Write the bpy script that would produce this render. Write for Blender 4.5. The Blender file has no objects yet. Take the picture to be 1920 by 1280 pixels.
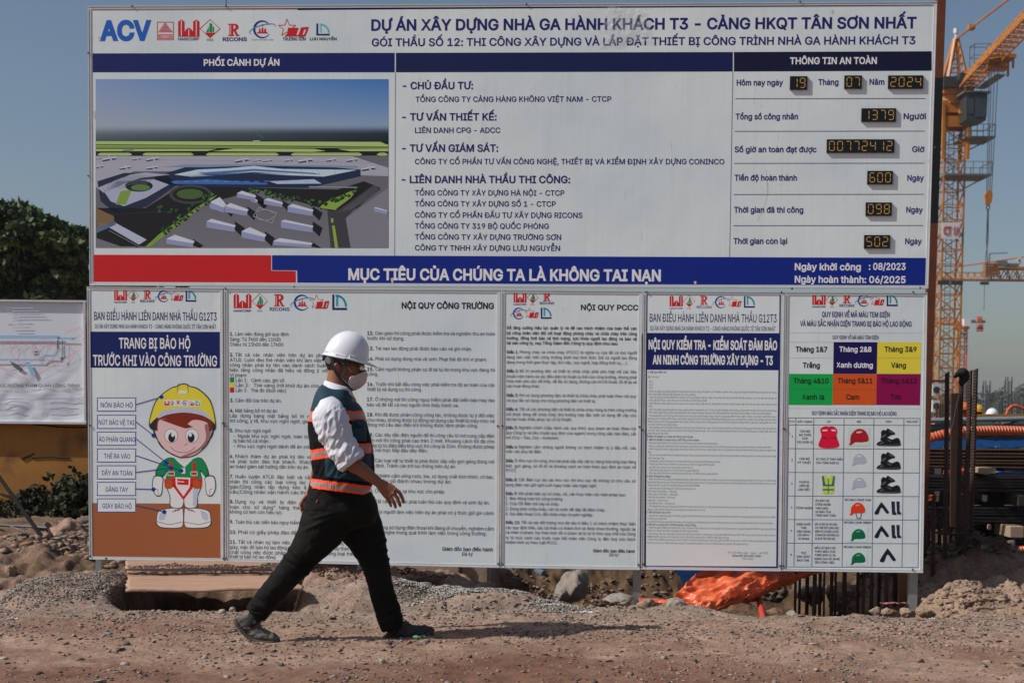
import bpy, math, random
import numpy as np
from mathutils import Vector, Matrix

SC = bpy.context.scene
COL = SC.collection
R = math.radians
rnd = random.Random(7)

# ------------------------------------------------------------------ camera
CAM_H = 1.29
PITCH, ROLL, FPX = R(2.9304), R(0.5114), 2667.0
PPX, PPY = 960.0, 901.5
_cp, _sp, _cr, _sr = math.cos(PITCH), math.sin(PITCH), math.cos(ROLL), math.sin(ROLL)
_f = Vector((0, _cp, -_sp)); _d = Vector((0, -_sp, -_cp)); _r = Vector((1, 0, 0))
CR = _cr*_r - _sr*_d; CD = _cr*_d + _sr*_r; CF = _f
cam_data = bpy.data.cameras.new('camera')
cam = bpy.data.objects.new('camera', cam_data); COL.objects.link(cam)
cam.matrix_world = Matrix(((CR.x, -CD.x, -CF.x, 0), (CR.y, -CD.y, -CF.y, 0), (CR.z, -CD.z, -CF.z, CAM_H), (0, 0, 0, 1)))
cam_data.sensor_width = 36; cam_data.lens = FPX/1920*36
cam_data.shift_y = (PPY-640)/1920
cam_data.clip_start = 0.1; cam_data.clip_end = 9000
cam_data.dof.use_dof = True; cam_data.dof.focus_distance = 8.7; cam_data.dof.aperture_fstop = 5.0
SC.camera = cam

# ------------------------------------------------------------------ light
SUN_AZ, SUN_EL = R(14.5), R(43)            # travel direction: +x turned towards +y
travel = Vector((math.cos(SUN_AZ)*math.cos(SUN_EL), math.sin(SUN_AZ)*math.cos(SUN_EL), -math.sin(SUN_EL)))
sun_data = bpy.data.lights.new('sun', 'SUN'); sun_data.energy = 4.8; sun_data.angle = R(0.55)
sun_data.color = (1.0, 0.965, 0.915)
sun = bpy.data.objects.new('sun', sun_data); COL.objects.link(sun)
sun.rotation_euler = travel.to_track_quat('-Z', 'Y').to_euler(); sun.location = (-6, -3, 12)
world = bpy.data.worlds.new('World'); SC.world = world; world.use_nodes = True
nt = world.node_tree; bg = nt.nodes['Background']
sky = nt.nodes.new('ShaderNodeTexSky'); sky.sky_type = 'NISHITA'; sky.sun_disc = False
sky.sun_elevation = SUN_EL
sky.sun_rotation = math.atan2(-travel.x, -travel.y)      # 0 is +y, turning towards +x
sky.air_density = 1.0; sky.dust_density = 1.6; sky.ozone_density = 1.5; sky.altitude = 10
nt.links.new(sky.outputs[0], bg.inputs[0]); bg.inputs[1].default_value = 0.086
SC.view_settings.view_transform = 'Standard'; SC.view_settings.look = 'None'
SC.view_settings.gamma = 1; SC.view_settings.use_curve_mapping = False
SC.view_settings.exposure = -0.20

# ------------------------------------------------------------------ helpers
def ray(px, py):
    return CR*((px-PPX)/FPX) + CD*((py-PPY)/FPX) + CF
def P(px, py, Z):
    """the place at depth Z (world y) seen at photo pixel px, py"""
    r = ray(px, py); return Vector((0, 0, CAM_H)) + r*(Z/r.y)

def hsh(ix, iy, iz, seed):
    n = (ix.astype(np.int64)*374761393 + iy.astype(np.int64)*668265263 + iz.astype(np.int64)*2147483647 + seed*1274126177) & 0xffffffff
    n = ((n ^ (n >> 13))*1274126177) & 0xffffffff
    n = (n ^ (n >> 16)) & 0xffffffff
    return n/4294967295.0*2-1
def vnoise(x, y, z=None, seed=0):
    x = np.asarray(x, float); y = np.asarray(y, float)
    z = np.zeros_like(x) if z is None else np.asarray(z, float)
    ix, iy, iz = np.floor(x), np.floor(y), np.floor(z)
    fx, fy, fz = x-ix, y-iy, z-iz
    fx = fx*fx*(3-2*fx); fy = fy*fy*(3-2*fy); fz = fz*fz*(3-2*fz)
    out = 0
    for a in (0, 1):
        for b in (0, 1):
            for c in (0, 1):
                w = (fx if a else 1-fx)*(fy if b else 1-fy)*(fz if c else 1-fz)
                out = out + w*hsh(ix+a, iy+b, iz+c, seed)
    return out
def fbm(x, y, z=None, oct=4, seed=0, gain=.5):
    x = np.asarray(x, float); y = np.asarray(y, float)
    s = 0; a = 1; f = 1
    for o in range(oct):
        s = s + a*vnoise(x*f, y*f, None if z is None else np.asarray(z, float)*f, seed+o*17); a *= gain; f *= 2.03
    return s
def sstep(a, b, x):
    t = np.clip((np.asarray(x, float)-a)/(b-a), 0, 1); return t*t*(3-2*t)

# ---- materials
MATS = {}
def mat(name, col, rough=.7, metal=0., col2=None, nscale=4., nmix=1., bump=0., bscale=40., bdist=.01, spec=.5,
        trans=0., emis=None, coat=0., stretch=(1, 1, 1), detail=6, sheen=0., col3=None, n3=18.):
    if name in MATS: return MATS[name]
    m = bpy.data.materials.new(name); m.use_nodes = True; n = m.node_tree; b = n.nodes['Principled BSDF']
    def L(a, c): n.links.new(a, c)
    b.inputs['Base Color'].default_value = (*col, 1); b.inputs['Roughness'].default_value = rough
    b.inputs['Metallic'].default_value = metal; b.inputs['Specular IOR Level'].default_value = spec
    if coat: b.inputs['Coat Weight'].default_value = coat; b.inputs['Coat Roughness'].default_value = .15
    if sheen: b.inputs['Sheen Weight'].default_value = sheen
    if trans: b.inputs['Transmission Weight'].default_value = trans
    if emis: b.inputs['Emission Color'].default_value = (*emis[:3], 1); b.inputs['Emission Strength'].default_value = emis[3]
    if col2 is not None or bump:
        tc = n.nodes.new('ShaderNodeTexCoord'); mp = n.nodes.new('ShaderNodeMapping')
        mp.inputs['Scale'].default_value = stretch; L(tc.outputs['Object'], mp.inputs['Vector'])
        if col2 is not None:
            t = n.nodes.new('ShaderNodeTexNoise'); t.inputs['Scale'].default_value = nscale; t.inputs['Detail'].default_value = detail
            t.inputs['Roughness'].default_value = .65
            L(mp.outputs[0], t.inputs['Vector'])
            cr = n.nodes.new('ShaderNodeValToRGB'); e = cr.color_ramp.elements
            e[0].position = .5-.22/nmix; e[0].color = (*col, 1); e[1].position = .5+.22/nmix; e[1].color = (*col2, 1)
            L(t.outputs['Fac'], cr.inputs[0]); out = cr.outputs[0]
            if col3 is not None:
                t3 = n.nodes.new('ShaderNodeTexNoise'); t3.inputs['Scale'].default_value = n3; t3.inputs['Detail'].default_value = 8
                L(mp.outputs[0], t3.inputs['Vector'])
                c3 = n.nodes.new('ShaderNodeValToRGB'); e = c3.color_ramp.elements
                e[0].position = .55; e[0].color = (0, 0, 0, 1); e[1].position = .72; e[1].color = (1, 1, 1, 1)
                L(t3.outputs['Fac'], c3.inputs[0])
                mx = n.nodes.new('ShaderNodeMixRGB'); L(c3.outputs[0], mx.inputs[0]); L(out, mx.inputs[1])
                mx.inputs[2].default_value = (*col3, 1); out = mx.outputs[0]
            L(out, b.inputs['Base Color'])
        if bump:
            t2 = n.nodes.new('ShaderNodeTexNoise'); t2.inputs['Scale'].default_value = bscale; t2.inputs['Detail'].default_value = 8
            L(mp.outputs[0], t2.inputs['Vector'])
            bp = n.nodes.new('ShaderNodeBump'); bp.inputs['Strength'].default_value = bump; bp.inputs['Distance'].default_value = bdist
            L(t2.outputs['Fac'], bp.inputs['Height']); L(bp.outputs[0], b.inputs['Normal'])
    MATS[name] = m; return m
def lin(c): return tuple((v/255/12.92 if v/255 <= .04045 else ((v/255+.055)/1.055)**2.4) for v in c)
def pc(r, g, b, k=.44): return tuple(min(v/k, .86) for v in lin((r, g, b)))

# ---- mesh builder
class MB:
    def __init__(s): s.v = []; s.f = []; s.m = []
    def add(s, vs, fs, m=0):
        o = len(s.v); s.v.extend([tuple(p) for p in vs]); s.f.extend([tuple(i+o for i in f) for f in fs]); s.m.extend([m]*len(fs)); return s
    def box(s, c, size, m=0, rot=None):
        hx, hy, hz = size[0]/2, size[1]/2, size[2]/2
        vs = [Vector((x, y, z)) for x in (-hx, hx) for y in (-hy, hy) for z in (-hz, hz)]
        if rot is not None: vs = [rot @ p for p in vs]
        vs = [p+Vector(c) for p in vs]
        return s.add(vs, [(0, 1, 3, 2), (4, 6, 7, 5), (0, 4, 5, 1), (2, 3, 7, 6), (0, 2, 6, 4), (1, 5, 7, 3)], m)
    def bar(s, a, b, w, h=None, m=0, up=Vector((0, 0, 1))):
        a = Vector(a); b = Vector(b); h = h or w; t = (b-a); L = t.length
        if L < 1e-9: return s
        t /= L
        if abs(t.dot(up)) > .98: up = Vector((0, 1, 0))
        n = t.cross(up).normalized(); u = n.cross(t)
        vs = [p+n*(i*w/2)+u*(j*h/2) for p in (a, b) for i, j in ((-1, -1), (1, -1), (1, 1), (-1, 1))]
        return s.add(vs, [(0, 3, 2, 1), (4, 5, 6, 7), (0, 1, 5, 4), (1, 2, 6, 5), (2, 3, 7, 6), (3, 0, 4, 7)], m)
    def tube(s, pts, r, n=8, m=0, cap=True):
        pts = [Vector(p) for p in pts]; k = len(pts); rs = r if isinstance(r, (list, tuple)) else [r]*k
        prev = None; vs = []; fs = []
        for i, p in enumerate(pts):
            t = (pts[min(i+1, k-1)]-pts[max(i-1, 0)]).normalized()
            if prev is None:
                u = Vector((0, 0, 1)) if abs(t.z) < .9 else Vector((1, 0, 0)); a = t.cross(u).normalized()
            else: a = (prev-t*prev.dot(t)).normalized()
            prev = a; b = t.cross(a)
            for j in range(n):
                w = 2*math.pi*j/n; vs.append(p+(a*math.cos(w)+b*math.sin(w))*rs[i])
        for i in range(k-1):
            for j in range(n):
                fs.append((i*n+j, i*n+(j+1) % n, (i+1)*n+(j+1) % n, (i+1)*n+j))
        if cap: fs.append(tuple(reversed(range(n)))); fs.append(tuple(range((k-1)*n, k*n)))
        return s.add(vs, fs, m)
    def build(s, name, mats, parent=None, smooth=False, loc=None):
        me = bpy.data.meshes.new(name)
        vs = s.v
        if loc is not None: vs = [(p[0]-loc[0], p[1]-loc[1], p[2]-loc[2]) for p in vs]
        me.from_pydata(vs, [], s.f)
        if not isinstance(mats, (list, tuple)): mats = [mats]
        for q in mats: me.materials.append(q)
        if len(mats) > 1: me.polygons.foreach_set('material_index', s.m)
        if smooth: me.polygons.foreach_set('use_smooth', [True]*len(me.polygons))
        me.update()
        return link(name, me, parent, loc)
def link(name, me, parent=None, loc=None):
    o = bpy.data.objects.new(name, me); COL.objects.link(o)
    if loc is not None: o.location = loc
    if parent is not None:
        o.parent = parent; o.matrix_parent_inverse = Matrix.Translation(-WL.get(parent.name, Vector((0, 0, 0))))
    WL[o.name] = Vector(loc) if loc is not None else Vector((0, 0, 0))
    return o
WL = {}
def tag(o, label=None, cat=None, group=None, kind=None):
    if label: o['label'] = label
    if cat: o['category'] = cat
    if group: o['group'] = group
    if kind: o['kind'] = kind
    return o
def thing(name, loc, label, cat, group=None):
    o = bpy.data.objects.new(name, None); COL.objects.link(o); o.location = loc; o.empty_display_size = .2; WL[o.name] = Vector(loc)
    return tag(o, label, cat, group)
def grid_mesh(name, X, Y, Z, mats, parent=None, smooth=True, attr=None):
    """X, Y, Z: 2-D arrays"""
    nr, nc = X.shape
    co = np.stack([X, Y, Z], -1).reshape(-1, 3)
    idx = np.arange(nr*nc).reshape(nr, nc)
    q = np.stack([idx[:-1, :-1], idx[:-1, 1:], idx[1:, 1:], idx[1:, :-1]], -1).reshape(-1, 4)
    return arr_mesh(name, co, q, mats, parent, smooth, attr)
def arr_mesh(name, co, q, mats, parent=None, smooth=True, attr=None, midx=None):
    me = bpy.data.meshes.new(name); k = q.shape[1]
    me.vertices.add(len(co)); me.vertices.foreach_set('co', np.asarray(co, np.float32).ravel())
    me.loops.add(len(q)*k); me.loops.foreach_set('vertex_index', q.astype(np.int32).ravel())
    me.polygons.add(len(q)); me.polygons.foreach_set('loop_start', np.arange(0, len(q)*k, k, dtype=np.int32))
    if not isinstance(mats, (list, tuple)): mats = [mats]
    for m in mats: me.materials.append(m)
    if smooth: me.polygons.foreach_set('use_smooth', np.ones(len(q), bool))
    if midx is not None: me.polygons.foreach_set('material_index', np.asarray(midx, np.int32))
    me.update(calc_edges=True); me.validate()
    if attr:
        for an, arr in attr.items():
            a = me.color_attributes.new(an, 'FLOAT_COLOR', 'POINT')
            c = np.ones((len(co), 4), np.float32); c[:, :arr.shape[1]] = arr; a.data.foreach_set('color', c.ravel())
    return link(name, me, parent)
def haze():
    mb = MB(); X, Y0, Y1, z0, z1 = 2600, -300, 3300, -1.7, 40.
    mb.box((0, (Y0+Y1)/2, (z0+z1)/2), (2*X, Y1-Y0, z1-z0)); m = bpy.data.materials.new('haze'); m.use_nodes = True; n = m.node_tree
    n.nodes.remove(n.nodes['Principled BSDF']); v = n.nodes.new('ShaderNodeVolumePrincipled'); v.inputs['Density'].default_value = .00028
    v.inputs['Color'].default_value = (.86, .90, .95, 1); v.inputs['Anisotropy'].default_value = .25
    n.links.new(v.outputs[0], n.nodes['Material Output'].inputs['Volume']); o = mb.build('haze', m); tag(o, kind='stuff')
def ico(sub=1):
    import bmesh
    bm = bmesh.new(); bmesh.ops.create_icosphere(bm, subdivisions=sub, radius=1)
    v = np.array([p.co[:] for p in bm.verts]); f = np.array([[q.index for q in t.verts] for t in bm.faces]); bm.free(); return v, f
# ------------------------------------------------------------------ ground
def bump2(x, y, cx, cy, rx, ry, h, p=1.0):
    d = ((x-cx)/rx)**2+((y-cy)/ry)**2
    return h*np.clip(1-d, 0, 1)**p
def ground_h(x, y, fine=True):
    x = np.asarray(x, float); y = np.asarray(y, float)
    near = sstep(40, 14, y)*sstep(-10, 2, y)
    wob = vnoise(x*1.7, y*0+3.1, seed=5)*.09+vnoise(x*5, y*0+1.1, seed=6)*.04
    # pit behind the notice boards
    edge = 9.38-.50*sstep(1.05, 1.55, x)+wob
    pit = sstep(0, .22, y-edge)*(1-sstep(12.2, 13.6, y+vnoise(x*1.3, y*1.3, seed=9)*.35))*sstep(-.25, .1, x+vnoise(y*2, x*0, seed=3)*.1)*(1-sstep(2.35, 2.9, x+vnoise(y*2.2, x*0+4, seed=4)*.12))
    h = -.52*pit
    # ditch under the plywood
    dit = sstep(8.98, 9.25, y+wob*.4)*(1-sstep(10.3, 10.8, y))*sstep(-2.62, -2.38, x)*(1-sstep(-1.62, -1.28, x+.12*(y-9)))
    h = h-.75*dit
    # mounds left of it, behind, and to the right of the plywood
    h = h+bump2(x, y, -2.86, 9.42, .62, .55, .15, .8)
    h = h+bump2(x, y, -1.02, 9.30, .50, .38, .13, .8)+bump2(x, y, -1.22, 9.95, .55, .35, .24, .8)
    h = h+bump2(x, y, -.35, 9.25, .75, .34, .09, .8)
    h = h+.13*sstep(10.6, 13.2, y+vnoise(x*.8, y*.8, seed=12)*.7)*sstep(-2.2, -3.2, x)*sstep(30, 18, y)
    h = h+.06*sstep(10.3, 11.0, y)*sstep(-2.6, -3.0, x)*(1-sstep(11.4, 12.2, y))*(1+vnoise(x*4, y*4, seed=13))
    h = h+.38*sstep(12.6, 14.2, y)*sstep(-.5, .3, x)*sstep(40, 20, y)*(1-sstep(3, 4, x)*.8)
    # heaps at the right
    h = h+bump2(x, y, 3.35, 10.6, .8, .75, .25, .7)+bump2(x, y, 2.72, 9.35, .55, .34, .07, .7)+bump2(x, y, 3.5, 9.4, .7, .4, .10, .7)
    h = h+bump2(x, y, 1.9, 9.02, .55, .2, .035, .8)+bump2(x, y, .1, 9.1, .5, .2, .04, .8)
    lump = sstep(9.1, 9.4, y)*sstep(2.1, 2.5, x)*sstep(13, 12, y)
    h = h+lump*(.05*(1-2*np.abs(vnoise(x*3.1, y*3.1, seed=15)))+.035*(1-2*np.abs(vnoise(x*8, y*8, seed=16))))
    bank = sstep(10.2, 11, y)*sstep(15, 14, y)*sstep(-3.3, -3.0, np.where(x < 0, -x-6.3, x-3.2))
    h = h+bank*np.where(x < 0, .45, 1.)*(.06*(1-2*np.abs(vnoise(x*4, y*4, seed=17)))+.03*(1-2*np.abs(vnoise(x*9, y*9, seed=18))))
    rut = near*sstep(9.0, 8.7, y); yr = y+.06*vnoise(x*.7, y*0+8, seed=19)
    h = h-rut*(.012*np.exp(-((yr-7.45)/.11)**2)+.010*np.exp(-((yr-8.25)/.09)**2)-.006*np.exp(-((yr-7.85)/.2)**2))
    rough = sstep(9.0, 9.8, y)
    h = h+near*(.022*fbm(x*.8, y*.8, oct=3, seed=2)+(.006+.05*rough*sstep(14, 12, y))*fbm(x*4.5, y*4.5, oct=4, seed=21))
    if fine:
        h = h+near*(.0045+.010*rough)*fbm(x*22, y*22, oct=4, seed=31, gain=.6)
    return h
def gh(x, y): return float(ground_h(np.array([x]), np.array([y]))[0])
def axis(lo, hi, step, far_lo, far_hi, g=1.16):
    a = list(np.arange(lo, hi+1e-6, step)); s = step; p = hi
    while p < far_hi: s *= g; p += s; a.append(p)
    s = step; p = lo; pre = []
    while p > far_lo: s *= g; p -= s; pre.append(p)
    return np.array(pre[::-1]+a)
gx = axis(-4.3, 4.6, .018, -2300, 2300)
gy = np.concatenate([axis(6.3, 10.0, .014, -200, 10.0)[:-1], axis(10.0, 14.2, .03, 10.0, 2900)])
GX, GY = np.meshgrid(gx, gy)
GZ = ground_h(GX, GY)
m_r = np.clip(sstep(8.15, 8.9, GY+.25*fbm(GX*1.3, GY*2, seed=41))*sstep(9.9, 9.3, GY)*.8
              + bump2(GX, GY, -2.86, 9.42, .8, .6, 1.3, .5)+bump2(GX, GY, -.35, 9.25, .8, .36, 1.2, .5), 0, 1)
damp = sstep(7.35, 6.85, GY-.32*np.cos((GX-.1)*1.25)+.30*fbm(GX*.9, GY*1.6, oct=5, seed=44))*.8+sstep(-.1, -.35, GZ)*.8*(GX > -.5)
damp = damp+.55*sstep(.35, .75, fbm(GX*1.1+5, GY*2.2, oct=5, seed=47))*(GY < 8.6)
dark = sstep(9.75, 10.3, GY)*sstep(2.2, 2.8, GX)*.85+sstep(-.06, -.3, GZ)*.8+sstep(9.9, 10.6, GY)*sstep(-.3, .2, GX)*.8*sstep(22, 15, GY)  # first term darkens the rear right heap to imitate its shade
dark = dark+sstep(-.1, -.3, GZ)*(GX < -1.2)  # ditch soil coloured darker to deepen the shade under the plywood
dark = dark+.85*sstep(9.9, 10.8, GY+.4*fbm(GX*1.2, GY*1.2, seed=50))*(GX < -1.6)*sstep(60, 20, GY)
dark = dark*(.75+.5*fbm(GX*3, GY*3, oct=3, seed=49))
pale = sstep(.55, 1., bump2(GX, GY, 2.9, 9.2, 1.6, .42, 1.2, .6))*.7
attr = np.stack([m_r, np.clip(damp, 0, 1), np.clip(dark, 0, 1)], -1).reshape(-1, 3)
attr2 = np.stack([pale, pale, pale], -1).reshape(-1, 3)
def ground_material():
    m = bpy.data.materials.new('dirt_ground'); m.use_nodes = True; n = m.node_tree; b = n.nodes['Principled BSDF']
    def L(a, c): n.links.new(a, c)
    tc = n.nodes.new('ShaderNodeTexCoord')
    def noise(s, d=8, r=.6):
        t = n.nodes.new('ShaderNodeTexNoise'); t.inputs['Scale'].default_value = s; t.inputs['Detail'].default_value = d
        t.inputs['Roughness'].default_value = r; L(tc.outputs['Object'], t.inputs['Vector']); return t.outputs['Fac']
    def ramp(src, p0, c0, p1, c1):
        r = n.nodes.new('ShaderNodeValToRGB'); e = r.color_ramp.elements
        e[0].position = p0; e[0].color = (*c0, 1); e[1].position = p1; e[1].color = (*c1, 1); L(src, r.inputs[0]); return r.outputs[0]
    def mix(f, a, c):
        x = n.nodes.new('ShaderNodeMixRGB'); L(f, x.inputs[0]); L(a, x.inputs[1]); L(c, x.inputs[2]); return x.outputs[0]
    at = n.nodes.new('ShaderNodeVertexColor'); at.layer_name = 'zone'
    sp = n.nodes.new('ShaderNodeSeparateColor'); L(at.outputs[0], sp.inputs[0])
    at2 = n.nodes.new('ShaderNodeVertexColor'); at2.layer_name = 'pale'
    clay = ramp(noise(3.1), .33, (.235, .142, .095), .68, (.43, .285, .205))
    grey = ramp(noise(9), .35, (.18, .138, .11), .65, (.35, .275, .222))
    red = ramp(noise(5), .35, (.15, .070, .043), .7, (.25, .13, .085))
    mud_and_shade = ramp(noise(4), .35, (.055, .033, .018), .7, (.17, .105, .058))  # tone of the pit soil, also used for the painted shade
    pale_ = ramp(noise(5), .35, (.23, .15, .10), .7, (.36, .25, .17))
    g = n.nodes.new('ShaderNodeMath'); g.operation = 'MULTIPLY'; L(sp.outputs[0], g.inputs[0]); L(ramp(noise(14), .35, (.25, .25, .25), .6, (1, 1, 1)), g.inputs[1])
    c = mix(g.outputs[0], clay, grey); c = mix(sp.outputs[1], c, red); c = mix(at2.outputs[0], c, pale_); c = mix(sp.outputs[2], c, mud_and_shade)
    sm = ramp(noise(60, 4), .4, (.72, .72, .72), .62, (1.12, 1.12, 1.12))
    mu = n.nodes.new('ShaderNodeMixRGB'); mu.blend_type = 'MULTIPLY'; mu.inputs[0].default_value = 1; L(c, mu.inputs[1]); L(sm, mu.inputs[2])
    L(mu.outputs[0], b.inputs['Base Color']); b.inputs['Roughness'].default_value = .95; b.inputs['Specular IOR Level'].default_value = .25
    bp = n.nodes.new('ShaderNodeBump'); bp.inputs['Strength'].default_value = .8; bp.inputs['Distance'].default_value = .006
    L(noise(110, 6, .7), bp.inputs['Height']); L(bp.outputs[0], b.inputs['Normal'])
    return m
DIRT = ground_material()
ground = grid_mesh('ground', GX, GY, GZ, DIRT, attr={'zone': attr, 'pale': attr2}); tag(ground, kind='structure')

# muddy water in the pit
xs, ys = np.meshgrid(np.linspace(-.6, 3.2, 60), np.linspace(9.2, 14, 60))
water = grid_mesh('water', xs, ys, np.full_like(xs, -.455), mat('muddy_water', (.055, .038, .022), rough=.08, bump=.15, bscale=9, bdist=.01))
tag(water, kind='structure')

# ---- loose stones
ROCK = []
def hull_rock(seed, n=10, sq=(1, .8, .55)):
    import bmesh
    r = random.Random(seed); bm = bmesh.new()
    for i in range(n):
        v = Vector((r.gauss(0, 1), r.gauss(0, 1), r.gauss(0, 1))).normalized()*r.uniform(.7, 1.1); bm.verts.new((v.x*sq[0], v.y*sq[1], v.z*sq[2]))
    bmesh.ops.convex_hull(bm, input=bm.verts); bmesh.ops.delete(bm, geom=[v for v in bm.verts if not v.link_faces], context='VERTS'); bmesh.ops.triangulate(bm, faces=bm.faces)
    bm.verts.index_update(); v = np.array([p.co[:] for p in bm.verts]); f = np.array([[q.index for q in t.verts] for t in bm.faces]); bm.free(); return v, f
for k in range(9): ROCK.append(hull_rock(100+k, 9+k % 4, (1, rnd.uniform(.6, .95), rnd.uniform(.35, .7))))
def scatter(name, pts, sizes, mats, label, cat, flat=1.0, seed=1, parent=None):
    rg = np.random.default_rng(seed); V = []; F = []; M = []; o = 0
    kk = rg.integers(0, len(ROCK), len(pts))
    for k, (rv, rf) in enumerate(ROCK):
        sel = np.where(kk == k)[0]
        if not len(sel): continue
        n = len(sel); a = rg.uniform(0, 6.283, n); t = rg.uniform(-.5, .5, n)
        ca, sa, ct, st = np.cos(a), np.sin(a), np.cos(t), np.sin(t)
        v = rv[None]*sizes[sel, None, None]
        v = v*np.array([1, 1, flat])
        x = v[..., 0]; y = v[..., 1]*ct[:, None]-v[..., 2]*st[:, None]; z = v[..., 1]*st[:, None]+v[..., 2]*ct[:, None]
        X = x*ca[:, None]-y*sa[:, None]; Y = x*sa[:, None]+y*ca[:, None]
        v = np.stack([X, Y, z], -1)+pts[sel, None, :]
        V.append(v.reshape(-1, 3)); F.append((rf[None]+(np.arange(n)*len(rv))[:, None, None]+o).reshape(-1, 3)); o += n*len(rv)
        M.append(np.repeat(rg.integers(0, len(mats), n), len(rf)))
    ob = arr_mesh(name, np.concatenate(V), np.concatenate(F), mats, parent, smooth=False, midx=np.concatenate(M))
    tag(ob, label, cat, kind='stuff'); return ob
ST = [mat('stone_grey', (.17, .135, .11), .9, col2=(.28, .225, .185), nscale=30), mat('stone_dark', (.09, .072, .06), .9),
      mat('stone_tan', (.28, .20, .15), .9, col2=(.26, .18, .13), nscale=20), mat('stone_clay', (.25, .16, .115), .95),
      mat('stone_light', (.32, .27, .225), .9)]
rg = np.random.default_rng(5)
def road_pts(n, y0, y1, x0=-3.6, x1=3.9, pw=1.0):
    y = y0+(y1-y0)*rg.random(n)**pw; x = x0+(x1-x0)*rg.random(n)
    return x, y
def place(x, y, s, sink=.25):
    return np.stack([x, y, ground_h(x, y, True)-s*sink*.6+s*.25], -1)
x, y = road_pts(21000, 6.3, 9.5); s = .0045+.0125*rg.random(len(x))**2.6
keep = fbm(x*1.5, y*1.5, seed=71) > -.55+.9*rg.random(len(x))-.5*sstep(7.6, 8.8, y); x, y, s = x[keep], y[keep], s[keep]
scatter('gravel', place(x, y, s), s, ST, 'fine gravel strewn over the reddish dirt road', 'gravel', .8, 2)
x, y = road_pts(9000, 7.7, 9.35, pw=.8); s = .008+.015*rg.random(len(x))**2
keep = fbm(x*2.1, y*2.1, seed=73) > -.25+.7*rg.random(len(x)); x, y, s = x[keep], y[keep], s[keep]
scatter('gravel', place(x, y, s), s, ST[:3]+[ST[4]], 'coarser crushed gravel band along the foot of the notice boards', 'gravel', .7, 3)
x, y = road_pts(1500, 6.4, 9.2); s = .012+.022*rg.random(len(x))**2.5
scatter('gravel', place(x, y, s), s, ST, 'scattered larger stones lying on the dirt road', 'gravel', .7, 4)
def heap(cx, cy, rx, ry, n, mats, label, seed, s0=.008, s1=.014, up=.02):
    r = np.random.default_rng(seed); a = r.uniform(0, 6.283, n); q = np.sqrt(r.random(n))
    q = q*(.8+.25*np.cos(a*3+seed)); x = cx+rx*q*np.cos(a); y = cy+ry*q*np.sin(a); s = s0+(s1-s0)*r.random(n)**2.2
    z = ground_h(x, y, False)+up*np.clip(1-q, 0, 1)
    scatter('gravel_heap', np.stack([x, y, z], -1), s, mats, label, 'gravel heap', .8, seed)
GG = [mat('gravel_green', (.36, .365, .33), .9, col2=(.48, .475, .43), nscale=30), mat('gravel_pale', (.44, .435, .39), .9), ST[0]]
heap(-2.86, 9.35, .72, .46, 3000, [ST[0], ST[1], ST[2], GG[0]], 'low heap of grey gravel by the leftmost board post', 81)
heap(-.42, 9.22, .50, .26, 2300, GG, 'pale greenish gravel heap behind the walking man', 82)
heap(.28, 9.0, .24, .16, 600, GG, 'small spill of greenish gravel beside the reddish clod', 83)
heap(.05, 9.3, .34, .12, 700, GG+[ST[2]], 'thin ridge of gravel at the edge of the muddy pit', 84)
CL = [mat('clod_red', (.24, .14, .095), .95, col2=(.34, .22, .16), nscale=12, bump=.6, bscale=50), mat('clod_brown', (.14, .09, .06), .95, col2=(.22, .15, .10), nscale=12)]
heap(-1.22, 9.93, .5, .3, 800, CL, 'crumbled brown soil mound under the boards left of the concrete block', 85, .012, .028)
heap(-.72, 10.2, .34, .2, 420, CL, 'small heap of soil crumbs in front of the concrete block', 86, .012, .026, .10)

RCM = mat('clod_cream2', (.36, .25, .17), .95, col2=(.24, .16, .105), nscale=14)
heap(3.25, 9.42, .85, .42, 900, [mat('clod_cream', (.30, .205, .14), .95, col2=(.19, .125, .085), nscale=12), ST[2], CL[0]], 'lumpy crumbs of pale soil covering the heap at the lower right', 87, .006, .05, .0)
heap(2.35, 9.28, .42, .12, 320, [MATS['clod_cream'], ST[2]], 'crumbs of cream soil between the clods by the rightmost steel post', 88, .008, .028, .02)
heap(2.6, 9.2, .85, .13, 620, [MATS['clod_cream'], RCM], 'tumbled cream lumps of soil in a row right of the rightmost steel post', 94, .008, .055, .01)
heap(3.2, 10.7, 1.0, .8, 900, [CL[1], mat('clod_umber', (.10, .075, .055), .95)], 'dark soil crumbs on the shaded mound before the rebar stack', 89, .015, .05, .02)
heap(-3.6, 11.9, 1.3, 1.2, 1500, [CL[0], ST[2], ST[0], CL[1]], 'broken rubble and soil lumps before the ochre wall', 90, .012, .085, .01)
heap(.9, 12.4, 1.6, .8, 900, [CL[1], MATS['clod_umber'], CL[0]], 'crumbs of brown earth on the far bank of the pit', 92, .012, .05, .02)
heap(1.5, 9.35, 1.3, .14, 420, [ST[0], ST[2], CL[0], ST[4]], 'stony lip of the pit under the right boards', 93, .008, .022, .01)
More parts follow.
